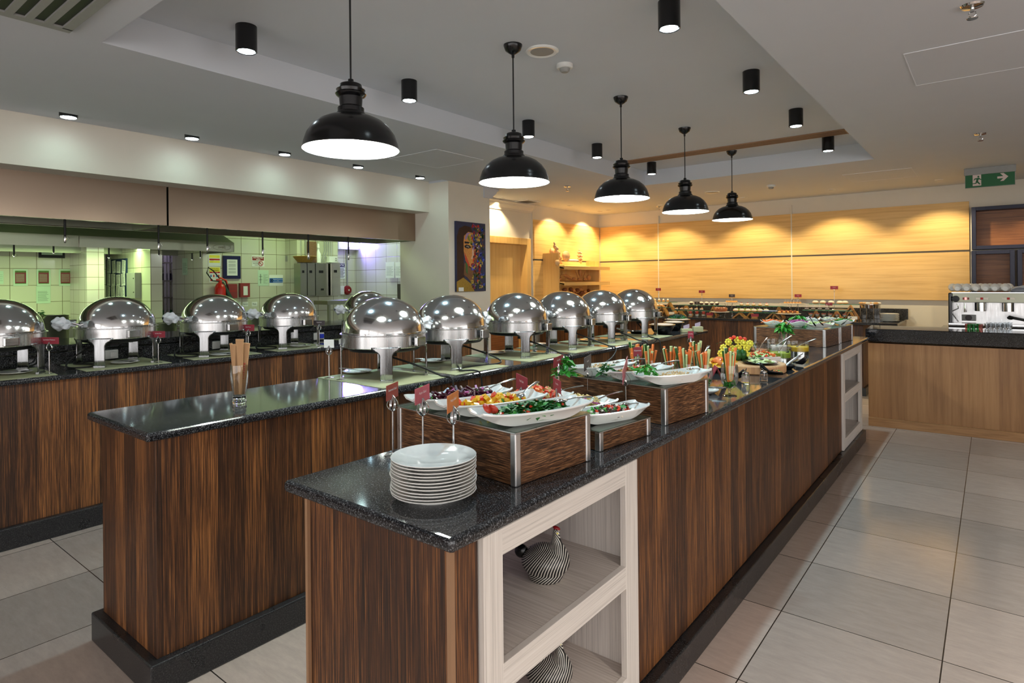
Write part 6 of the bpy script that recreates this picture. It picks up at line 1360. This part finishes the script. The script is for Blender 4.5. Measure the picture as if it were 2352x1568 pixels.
p = on(1268, 578, XLW+.1); loaf('round', p.x, p.y, p.z, (.04, .05, .06), 0, 0, 'small pale loaf behind the top left corner of the rack', M_breadl)
p = on(1280, 603, XLW+.28); loaf('round', p.x, p.y, p.z, (.04, .05, .05), 0, 0, 'small pale loaf at the foot of the long plaited loaf', M_breadl)
p = on(1315, 598, XLW+.25); solo('bread_flour_cloth', MB().ell((p.x, p.y, p.z), (.09, .13, .02), 20, 8), M_cloth, 'white floured cloth on the top rack shelf', 'cloth', p)
for k, (u, v, s, rz_, lab) in enumerate([(1305, 637, .16, .25, 'thick long'), (1289, 634, .09, -1.1, 'thin upright'), (1299, 633, .08, -1.4, 'straight thin'), (1332, 625, .08, 1.45, 'root-like upright'), (1325, 631, .09, 1.0, 'slanting'), (1342, 632, .09, -1.05, 'right slanting'), (1336, 634, .08, -1.25, 'second right slanting')]):
    p = on(u, v, XLW+.24); m = MB(); m.at(p); d = Vector((0, math.cos(rz_), -math.sin(rz_) if k != 0 else -.28)); w_ = .028 if k in (0, 3) else .009
    m.tube([d*(-s), d*(-s*.4)+Vector((0, 0, .008)), d*(s*.3), d*s], [w_*.4, w_, w_*1.05, w_*.3], 10); solo('bread_stick', m, M_bread, lab+' brown bread stick on the middle rack shelf', 'bread', p, 'bread sticks on the middle rack shelf')
for k, (u, v) in enumerate([(1352, 637), (1318, 640), (1330, 641), (1286, 640), (1343, 641)]): p = on(u, v, XLW+.26); loaf('round', p.x, p.y, p.z, (.03, .04 if k else .055, .025 if k else .045), 0, 0, 'brown bread roll on the middle rack shelf, %s' % ('the largest at the right' if k == 0 else '%s of the small ones' % ORD[k-1]), M_bread)
for k, (u, v) in enumerate([(1283, 667), (1297, 665), (1281, 673), (1292, 674), (1311, 664), (1308, 672), (1318, 668), (1326, 666), (1320, 675), (1333, 664), (1336, 672), (1329, 677), (1343, 670), (1349, 675), (1352, 667), (1341, 678), (1312, 679), (1356, 674), (1304, 678)]):
    p = on(u, v, XLW+.26-.02*(k % 3)); loaf('round', p.x, p.y, p.z, (.032, .045, .03), rn.uniform(0, 3), rn.uniform(-.4, .4), 'glossy brown roll in the heap on the lowest visible rack shelf', M_breadd if k % 3 else M_bread, 'rolls heaped on the lowest rack shelf')
# ================================================================ the dessert display
def pd(px_, py_, Y): return pY(px_, py_, Y)
def tentY(px0, px1, py_top, py_bot, Y, lab, thick=.018):
    a = pd(px0, py_bot, Y); b = pd(px1, py_bot, Y); c = pd((px0+px1)/2, py_top, Y); zb = DZ+.001; m = MB(); w_ = .05
    x0, x1, xm, zt = a.x, b.x, (a.x+b.x)/2, c.z; th = .022
    m.prism([(x0, zb), (x0+th*1.3, zb), (xm+th*.3, zt-th), (xm, zt+.004), (xm-.002, zt)], Y-w_, Y+w_, 'y'); m.prism([(x1, zb), (xm+.001, zt+.006), (xm-th*.25, zt-th*.6), (x1-th*1.3, zb)], Y-w_+.002, Y+w_, 'y')
    solo('tent_stand', m, M_blockw, lab, 'display stand', (xm, Y, zb), 'folded wooden tent stands')
tl = [(1508, 1538, 702, 725, 9.02), (1521, 1556, 695, 725, 9.38), (1549, 1574, 713, 725, 9.02), (1562, 1590, 702, 724, 9.40), (1628, 1650, 704, 724, 9.40), (1684, 1715, 717, 730, 9.02), (1716, 1734, 716, 728, 9.40), (1759, 1795, 716, 731, 9.02), (1775, 1803, 705, 728, 9.40), (1864, 1884, 713, 732, 9.40), (1908, 1936, 713, 733, 9.30), (1930, 1978, 701, 736, 9.10), (1938, 1966, 713, 733, 9.42)]
for k, (a, b, tp, bt, Y) in enumerate(tl): tentY(a, b, tp, bt, Y, 'folded oak tent stand carrying the glass shelves of the dessert display, %s from the left' % (ORD[k] if k < 12 else 'last'))
def gshelf(px0, px1, py_, Y, lab):
    a = pd(px0, py_, Y-.10); b = pd(px1, py_, Y-.10); z = a.z; t = T('glass_shelf', lab, 'shelf', ((a.x+b.x)/2, Y, z), 0, 'green-edged glass shelves of the dessert display')
    MB().box(a.x, b.x, Y-.097, Y+.10, z-.004, z+.004).build('sheet', M_gsheet, t); MB().box(a.x, b.x, Y-.101, Y-.097, z-.004, z+.004).build('front_edge', M_gedge, t); return z+.004
def row(kind, pxs_, py_, Y, z, name, labf, cat, grp):
    first = None
    for k, q in enumerate(pxs_):
        x = pd(q, py_, Y).x; lab = labf(k)
        if first is None:
            t = T(name, lab, cat, (x, Y, z), 0, grp); kind(t); first = t
        else: dup(first, (x, Y, z), 0, lab)
def P_(pr, nm_, mt): return lambda t, pr=pr: MB().lathe(pr, 20).build(nm_, mt, t, world=False)
def cupcake(t): P_([(0, 0), (.022, 0), (.030, .026), (0, .028)], 'cup', M_choc)(t); P_([(.031, .026), (.033, .034), (.022, .046), (0, .052)], 'frosting', M_cream)(t)
def smallcake(t): MB().box(-.016, .016, -.016, .016, 0, .026).build('sponge', M_past, t, world=False); P_([(0, .026), (.018, .026), (.012, .038), (.003, .048), (0, .05)], 'cream_swirl', M_cream)(t)
def slice_(t): MB().box(-.022, .022, -.015, .015, 0, .010).build('base', M_choc, t, world=False); MB().box(-.022, .022, -.015, .015, .010, .024).build('cream_layer', M_cream, t, world=False); m = MB(); m.prism([(-.015, .024), (.018, .024), (.02, .042), (0, .034)], -.004, .004, 'y'); m.build('chocolate_fan', M_past, t, world=False)
def tumbler(t): MB().olathe([(0, .002), (.027, .002), (.030, .085)], 24).build('glass', M_glass, t, world=False); P_([(0, .02), (.026, .02), (.027, .035), (0, .035)], 'cream_layer', M_cream)(t); m = MB(); rr = random.Random(3); [m.ell((rr.uniform(-.018, .018), rr.uniform(-.018, .018), .036+rr.uniform(0, .045)), .009, 8, 5) for _ in range(16)]; m.build('fruit', M_tom, t, world=False)
def limeglass(t): MB().olathe([(0, .002), (.020, .002), (.026, .055)], 20).build('glass', M_glass, t, world=False); P_([(0, .006), (.020, .006), (.0245, .036), (0, .036)], 'mousse', M_lime)(t)
def tart(t): P_([(0, 0), (.022, 0), (.030, .016), (0, .016)], 'shell', M_past)(t); P_([(0, .016), (.024, .016), (.014, .028), (0, .032)], 'cream', M_cream)(t); m = MB().ell((0, 0, .034), (.010, .010, .008), 10, 6); m.build('berry', M_tom, t, world=False)
def puff(t): m = MB().ell((0, 0, .018), (.036, .026, .018), 14, 8); m.build('pastry', M_past, t, world=False); m = MB().ell((0, 0, .030), (.026, .018, .009), 12, 6); m.build('icing', M_cream, t, world=False)
def eclair(t): m = MB().ell((0, 0, .022), (.040, .03, .022), 14, 8); m.build('bun', M_cream, t, world=False); m = MB().ell((0, 0, .012), (.042, .031, .012), 14, 6); m.build('base', M_past, t, world=False)
def gob2(t):
    MB().olathe([(0, .001), (.022, .001), (.022, .003), (.004, .008), (.003, .035), (.010, .045), (.026, .065), (.030, .095)], 22).build('glass', M_glass, t, world=False)
    P_([(0, .047), (.010, .049), (.024, .067), (.027, .082), (0, .082)], 'mousse', M_cream)(t); P_([(0, .082), (.027, .082), (.0285, .091), (0, .092)], 'jelly', M_pink)(t)
def caket(t): MB().box(-.022, .022, -.018, .018, 0, .012).build('sponge', M_choc, t, world=False); MB().box(-.022, .022, -.018, .018, .012, .02).build('cream_layer', M_cream, t, world=False); MB().box(-.022, .022, -.018, .018, .02, .032).build('sponge_top', M_choc, t, world=False); m = MB(); m.prism([(-.010, .032), (.010, .032), (-.006, .085)], -.003, .003, 'y'); m.build('white_feather', M_cream, t, world=False)
Yf, Yr = 9.02, 9.38
z = gshelf(1490, 1556, 693, Yr, 'upper left glass shelf of the dessert display'); row(smallcake, [1494, 1504, 1514, 1524, 1534], 690, Yr, z, 'mini_cake', lambda k: 'small cream-topped cake on the upper left glass shelf, %s from the left' % ORD[k], 'cake', 'mini cakes on the upper left shelf')
z = gshelf(1500, 1541, 705, Yf, 'lower left glass shelf of the dessert display'); row(puff, [1502, 1510, 1519], 702, Yf, z, 'cream_puff', lambda k: 'iced bun on the lower left glass shelf, %s from the left' % ORD[k], 'pastry', 'buns on the lower left shelf')
z = gshelf(1560, 1658, 700, Yr, 'upper glass shelf with the cupcakes'); row(cupcake, [1588, 1611, 1623, 1635, 1647], 696, Yr, z, 'cupcake', lambda k: 'chocolate cupcake with white frosting, %s from the left on the upper shelf' % ORD[k], 'cupcake', 'frosted chocolate cupcakes')
z = gshelf(1542, 1632, 712, Yf, 'lower glass shelf under the cupcakes'); row(slice_, [1554, 1565, 1576, 1587, 1599, 1611], 708, Yf, z, 'cake_slice', lambda k: 'small layered cake slice on the shelf below the cupcakes, %s from the left' % ORD[k], 'cake', 'layered cake slices')
row(tumbler, [1586, 1601, 1616], 722, 9.0, DZ+.001, 'fruit_glass', lambda k: 'small tumbler of red fruit and cream, %s from the left' % ORD[k], 'dessert glass', 'fruit tumblers')
z = gshelf(1690, 1800, 702, Yr, 'upper glass shelf with the berry tartlets'); row(tart, [1703, 1717, 1731, 1746, 1761], 698, Yr, z, 'berry_tartlet', lambda k: 'tartlet topped with a red berry, %s from the left' % ORD[k], 'tartlet', 'berry tartlets'); 
z = gshelf(1675, 1782, 716, Yf, 'lower glass shelf under the berry tartlets'); row(eclair, [1690, 1704, 1718, 1732, 1746, 1760], 712, Yf, z, 'glazed_pastry', lambda k: 'pale glazed pastry below the berry tartlets, %s from the left' % ORD[k], 'pastry', 'glazed pastries')
row(limeglass, [1697, 1712, 1727, 1742, 1758], 706, 9.16, z, 'lime_mousse_glass', lambda k: 'small glass of lime green mousse, %s from the left' % ORD[k], 'dessert glass', 'lime mousse glasses')
z = gshelf(1858, 1975, 698, Yr, 'upper right glass shelf of the dessert display'); row(eclair, [1873, 1890, 1909, 1929, 1941], 693, Yr, z, 'cream_bun', lambda k: 'large pale cream bun on the upper right shelf, %s from the left' % ORD[k], 'bun', 'cream buns')
z = gshelf(1843, 1958, 712, Yf, 'lower right glass shelf of the dessert display'); row(caket, [1853, 1868, 1883, 1900], 708, Yf, z, 'chocolate_cake_slice', lambda k: 'square chocolate cake with a white chocolate feather, %s from the left' % ORD[k], 'cake', 'feathered chocolate cakes')
row(gob2, [1862, 1877, 1892, 1907, 1923, 1940], 725, 9.0, DZ+.001, 'jelly_goblet', lambda k: 'stemmed glass of cream mousse with red jelly, %s from the left' % ORD[k], 'dessert glass', 'red jelly goblets')
a = pd(1930, 709, Yf); m = MB(); m.tube([(a.x-.09, Yf-.03, z+.012), (a.x, Yf, z+.016), (a.x+.10, Yf+.01, z+.010)], .010, 8, flat=.4).tube([(a.x-.09, Yf-.05, z+.012), (a.x, Yf-.03, z+.012), (a.x+.10, Yf+.0, z+.010)], .010, 8, flat=.4); solo('serving_tongs', m, M_st, 'steel pastry tongs on the lower right glass shelf', 'tongs', (a.x, Yf, z+.012))
# cake stands
def cstand(L_, R_, py_, Y, lab, foot=True, wire=False):
    a = pd(L_, py_, Y); b = pd(R_, py_, Y); r_ = (b.x-a.x)/2; z = a.z; t = T('cake_stand', lab, 'cake stand', ((a.x+b.x)/2, Y, DZ))
    h = z-DZ; MB().lathe([(0, h-.008), (r_*.9, h-.008), (r_, h+.0), (r_*.97, h+.003), (0, h-.002)], 40).build('plate', M_wht, t, world=False)
    if wire:
        for k in range(3): aa = k*2.09; MB().tube([(r_*.45*math.cos(aa), r_*.45*math.sin(aa), h-.008), (r_*.2*math.cos(aa), r_*.2*math.sin(aa), h*.5), (r_*.5*math.cos(aa), r_*.5*math.sin(aa), 0)], .0025, 6).build('wire_leg', M_st, t, world=False)
    else: MB().lathe([(0, 0), (r_*.45, 0), (r_*.3, .006), (.015, .012), (.012, h*.5), (r_*.5, h-.02), (r_*.6, h-.008), (0, h-.008)], 32).build('foot', M_glass, t, world=False)
    return t.location.x, z
x, z = cstand(1632, 1679, 715, 9.0, 'low white cake stand with a glass foot, carrying the bundt cake')
m = MB()
def bun(u, v):
    a = u*2*PI; b = v*2*PI; R_ = .062; rr = .034*(1+.10*math.cos(14*a)*max(0, math.sin(b)+.3)); return (x+(R_+rr*math.cos(b))*math.cos(a), 9.0+(R_+rr*math.cos(b))*math.sin(a), z+.032+rr*math.sin(b)*.98)
m.grid(bun, 84, 16); o = solo('bundt_cake', m, M_bund, 'brown ring-shaped bundt cake with dripping icing', 'cake', (x, 9.0, z))
m = MB()
for k in range(12): a_ = k*PI/6; m.tube([bun(k/12, .36), bun(k/12, .25), bun(k/12, .12 if k % 2 else .05)], .0045, 6, flat=.6)
m.build('icing', M_cream, o)
x, z = cstand(1650, 1696, 694, 9.38, 'tall wire-legged white cake stand with pastries, above the bundt cake', wire=True)
for k in range(6): 
    m = MB().ell((x-.02+.028*k, 9.38, z+.014), (.022, .03, .014), 10, 6); solo('small_pastry', m, M_past, 'small golden pastry on the tall wire-legged stand, %s from the left' % ORD[k], 'pastry', (x-.02+.028*k, 9.38, z), 'pastries on the tall wire-legged stand')
x, z = cstand(1792, 1849, 696, 9.35, 'tall white cake stand with skewered canapes', wire=True)
for k in range(6):
    t = T('canape', 'small skewered canape on the tall right-hand stand, %s from the left' % ORD[k], 'canape', (x-.10+.04*k, 9.35, z+.001), 0, 'skewered canapes'); MB().box(-.015, .015, -.015, .015, 0, .02).build('bite', M_past, t, world=False); MB().tube([(0, 0, .015), (.004, 0, .055)], .0015, 5).build('skewer', M_cream, t, world=False)
x, z = cstand(1781, 1840, 719, 9.02, 'low glass-footed stand heaped with brown pastries')
for k in range(9):
    xx = x-.11+.028*k; m = MB().ell((xx, 9.02+rn.uniform(-.03, .03), z+.018+.01*(k % 2)), (.024, .024, .018), 10, 6, .1, rn); solo('brown_pastry', m, M_bund if k % 2 else M_past, 'brown pastry on the low glass-footed stand', 'pastry', (xx, 9.02, z), 'brown pastries on the low stand')
a = pd(1768, 714, Yf); solo('small_tray', MB().box(a.x-.09, a.x+.10, Yf-.06, Yf+.05, a.z-.004, a.z+.008), plain('pale_blue_tray', srgb(150, 180, 230), .3), 'pale blue oblong tray at the end of the tartlet shelf', 'tray', (a.x, Yf, a.z), bevel=.003)
# cards of the dessert display
for (l, r, tp, bt, Y, lab, mt) in [(1506, 1518, 661, 668, 9.5, 'burgundy card, leftmost above the dessert display', M_red), (1605, 1619, 666, 673, 9.5, 'burgundy card above the cupcakes', M_red), (1674, 1688, 675, 683, 9.45, 'charcoal card above the bundt cake', M_card2), (1825, 1841, 675, 683, 9.45, 'burgundy card above the skewered canapes', M_red), (1907, 1925, 656, 665, 9.5, 'burgundy card on a tall pole above the cream buns', M_red)]:
    D_ = (pY((l+r)/2, tp, Y)-O).dot(cf); card_stand(l, r, tp, bt, D_, -600, DZ, 'Dessert', mt, 'steel card stand with a '+lab, ring=.03)
for (l, r, tp, bt, Y, lab, mt) in [(1595, 1607, 692, 700, 9.3, 'charcoal card clipped beside the cupcakes', M_card2), (1896, 1912, 694, 702, 9.25, 'burgundy card clipped above the feathered cakes', M_red)]:
    D_ = (pY((l+r)/2, tp, Y)-O).dot(cf); card_stand(l, r, tp, bt, D_, -600, DZ, 'Cake', mt, 'small steel stand with a '+lab, ring=.03)
for k, (l, r, tp, bt, mt) in enumerate([(1536, 1549, 717, 726, M_cream), (1622, 1638, 717, 728, M_red), (1725, 1742, 720, 731, M_red), (1948, 1968, 724, 736, M_cream)]):
    a = pd((l+r)/2, bt, 8.93); w2 = (r-l)/2/F*(a-O).dot(cf); t = T('card_block', 'small wooden block with a price card along the dessert counter, %s from the left' % ORD[k], 'card holder', (a.x, 8.93, DZ), 0, 'wooden card blocks on the dessert counter'); MB().box(-w2*.75, w2*.75, -.02, .02, 0, .028).build('block', M_blockw, t, world=False, bevel=.002); m = MB(); m.M = Matrix.Translation((0, 0, .028)) @ Matrix.Rotation(-.25, 4, 'X'); m.box(-w2, w2, -.001, .001, 0, .04); m.build('card', mt, t, world=False)
# shallow display chafer and plates at the right end
a = pd(1971, 698, 9.1); b = pd(2026, 698, 9.1); r_ = (b.x-a.x)/2; xc = (a.x+b.x)/2; zt = a.z
t = T('display_chafer', 'shallow round steel dish of pastries on strap legs, right end of the dessert counter', 'chafing dish', (xc, 9.1, DZ)); h = zt-DZ
MB().lathe([(0, h-.05), (r_*.85, h-.05), (r_*.88, h-.006), (r_, h-.002), (r_, h+.002), (0, h-.004)], 40).build('dish', M_st, t, world=False)
for k in range(4):
    aa = PI/4+k*PI/2-.3; MB().tube([(r_*.86*math.cos(aa), r_*.86*math.sin(aa), h-.02), (r_*.85*math.cos(aa), r_*.85*math.sin(aa), h*.4), (r_*.95*math.cos(aa), r_*.95*math.sin(aa), .004)], .014, 8, flat=.3).build('leg', M_legs, t, world=False)
for k in range(8):
    m = MB().ell((xc-.10+.028*k, 9.1+rn.uniform(-.05, .03), zt+.014), (.03, .016, .012), 10, 6, .08, rn); solo('finger_pastry', m, M_cream if k % 2 else M_past, 'pale finger pastry in the shallow steel dish', 'pastry', (xc-.10+.028*k, 9.1, zt), 'finger pastries in the shallow steel dish')
a = pd(2020, 735, 9.15); b = pd(2066, 735, 9.15); r_ = (b.x-a.x)/2
f0 = None
for k in range(8):
    pr = [(0, .003), (r_*.6, .003), (r_*.62, 0), (r_*.98, .012), (r_, .015), (r_*.97, .016), (r_*.6, .008), (0, .007)]; lab = 'pale plate in the stack ending the dessert counter, %s from the top' % ORD[7-k]
    if f0 is None: f0 = solo('dessert_plate', MB().lathe(pr, 36), M_wht, lab, 'plate', (0, 0, 0), 'dessert plate stack'); o = f0
    else: o = dup(f0, None, None, lab)
    o.location = ((a.x+b.x)/2, 9.15, DZ+.001+k*.0125)
# ================================================================ coffee machine and glasses on the bar
Ym = 8.0
A_ = pY(2178, 672, Ym); B_ = pY(2400, 672, Ym); zt = A_.z; zb = .951; x0, x1 = A_.x, A_.x+1.2
zz = lambda py_: pY(2200, py_, Ym).z
t = T('coffee_machine', 'wide steel two-group espresso machine on the back bar', 'coffee machine', ((x0+x1)/2, Ym+.2, zb))
MB().box(x0, x0+.035, Ym-.02, Ym+.48, zb, zt).build('side_panel', M_black, t, bevel=.01); MB().box(x1-.035, x1, Ym-.02, Ym+.48, zb, zt).build('side_panel', M_black, t, bevel=.01)
MB().box(x0+.035, x1-.035, Ym-.01, Ym+.46, zz(694), zt-.002).build('head', M_hood2, t, bevel=.004); MB().box(x0+.035, x1-.035, Ym+.25, Ym+.46, zb+.05, zz(694)).build('back_sheet', M_alu, t)
MB().box(x0, x1, Ym-.05, Ym+.46, zz(748), zz(741)).build('drip_tray', M_st, t, bevel=.003); MB().box(x0+.01, x1, Ym-.03, Ym+.40, zb, zz(748)).build('base', M_blk, t)
MB().box(x0+.03, x1, Ym-.03, Ym+.40, zt-.002, zt+.006).build('cup_rail', M_st, t)
def onm(px_, py_, Y=Ym-.012): return pY(px_, py_, Y)
p = onm(2195, 686); m = MB(); m.M = Matrix.Translation(p) @ Matrix.Rotation(PI/2, 4, 'X'); m.lathe([(0, 0), (.034, 0), (.030, .03), (0, .032)], 20); m.build('knob', M_blk, t)
for (u0, u1, mt, nm_) in [(2211, 2215, M_dred, 'button'), (2216, 2220, emis('red_pilot_lamp', (1, .1, .1, 1), 3), 'pilot_lamp'), (2222, 2226, M_dred, 'button'), (2241, 2251, M_cream, 'button'), (2252, 2258, M_redtxt, 'button'), (2259, 2270, M_cream, 'button'), (2301, 2312, M_cream, 'button'), (2313, 2319, M_redtxt, 'button'), (2320, 2331, M_cream, 'button')]:
    a = onm(u0, 683); b = onm(u1, 688); m = MB().box(a.x, b.x, Ym-.018, Ym-.010, b.z, a.z); m.build(nm_, mt, t)
for u in (2247, 2310):
    a = onm(u, 700, Ym+.1); m = MB().lathe([(.0, zz(714)), (.052, zz(714)), (.052, zz(695)), (0, zz(695))], 24, (a.x+.02, Ym+.10, 0)); m.build('brew_group', M_st, t)
m = MB(); q = [onm(2199, 697), onm(2201, 708), onm(2184, 716), onm(2190, 724), onm(2201, 739)]; m.tube([(p_.x, Ym+.02, p_.z) for p_ in q], .006); m.build('steam_wand', M_st, t)
m = MB(); q = [onm(2216, 697), onm(2216, 710), onm(2217, 717)]; m.tube([(p_.x, Ym+.04, p_.z) for p_ in q], [.006, .008, .014]); m.build('water_spout', M_st, t)
a = onm(2209, 722, Ym+.23); b = onm(2242, 737, Ym+.23); MB().box(a.x, b.x, Ym+.23, Ym+.25, b.z, a.z).build('gauge_plate', M_grille, t, bevel=.004); m = MB(); m.M = Matrix.Translation((a.x+.06, Ym+.228, (a.z+b.z)/2)) @ Matrix.Rotation(PI/2, 4, 'X'); m.lathe([(0, 0), (.03, 0), (.03, .006), (0, .006)], 20); m.build('pressure_gauge', M_card2, t)
m = MB(); p = onm(2330, 730, Ym+.05); m.tube([(p.x-.04, Ym+.05, p.z+.01), (p.x, Ym+.0, p.z), (p.x+.10, Ym-.05, p.z-.02)], .014); m.ell((p.x-.03, Ym+.05, p.z+.0), (.03, .03, .02), 12, 6); m.build('portafilter', M_blk, t)
cup = None
for k, u in enumerate([2199, 2220, 2241, 2263, 2285, 2309]):
    p = pY(u, 671, Ym+.05); lab = 'white coffee cup lying bottom outwards on the coffee machine, %s from the left' % ORD[k]
    if cup is None:
        tc_ = T('coffee_cup', lab, 'cup', (p.x, Ym+.05, zt+.007), 0, 'cups on the coffee machine'); m = MB(); m.M = Matrix.Translation((0, 0, .042)) @ Matrix.Rotation(-PI/2+.2, 4, 'X'); m.lathe([(0, -.03), (.022, -.03), (.024, -.026), (.038, .0), (.042, .035), (.040, .035), (.036, .0), (0, -.02)], 28); m.build('cup', M_wht, tc_, world=False); m = MB(); m.tube([(.034, 0, .05), (.052, .0, .055), (.052, .02, .03), (.036, .02, .03)], .004); m.build('handle', M_wht, tc_, world=False); cup = tc_
    else: dup(cup, (p.x, Ym+.05, zt+.007), 0, lab)
for k in range(7): p = pY(2188+k*21.5, 668, Ym+.2); dup(cup, (p.x, Ym+.19, zt+.007), 0, 'white coffee cup in the rear row on the coffee machine, %s from the left' % ORD[k], 'rear cups on the coffee machine')
p = pY(2345, 665, Ym+.1); m = MB(); m.grid(lambda u, v: (p.x-.09+.2*u+.01*math.sin(9*v), Ym+.03+.2*v, zt+.008+.07*math.sin(PI*u)**.6*math.sin(PI*min(1, v+.15))**.5*(1+.15*math.sin(7*u+5*v))), 20, 16); solo('folded_cloth', m, M_cloth, 'crumpled white cloth at the right on the coffee machine', 'cloth', (p.x, Ym+.1, zt+.008))
def shot(px_, py_, lab, mt, r_=.019, h=.05, grp=None, name='shot_glass'):
    p = pz(px_, py_, .9875); t = T(name, lab, 'glass', (p.x, p.y, .9875), 0, grp); MB().lathe([(0, 0), (r_*.9, 0), (r_, h), (r_*.85, h), (r_*.75, .012), (0, .010)], 18).build('glass', mt, t, world=False)
for k, (u, v) in enumerate([(2266, 756), (2276, 755), (2287, 756), (2298, 755), (2308, 756), (2319, 755), (2281, 753), (2303, 753), (2271, 753), (2313, 753), (2292, 753), (2321, 753)]): shot(u, v, 'clear shot glass in the cluster on the bar, %s' % (('front row %s from the left' % ORD[k]) if k < 6 else ('rear row, number %s' % ORD[k-6])), M_gf, .017, .058, 'clear shot glasses on the bar')
M_gg = plain('green_glass', (.05, .5, .12, 1), .05, noise=0, trans=.8); M_rg = plain('red_tinted_glass', (.75, .25, .2, 1), .05, noise=0, trans=.8)
for k, (u, v, mt, lab) in enumerate([(2221, 754, M_rg, 'red-rimmed small glass, leftmost on the bar'), (2226, 755, M_gg, 'small green glass, second from the left on the bar'), (2236, 755, M_gg, 'small green glass in the middle of the coloured ones'), (2247, 754, M_gg, 'small green glass behind the right red one'), (2253, 756, M_rg, 'small red-rimmed glass beside the clear cluster')]): shot(u, v, lab, mt, .017, .046, 'coloured shot glasses on the bar')
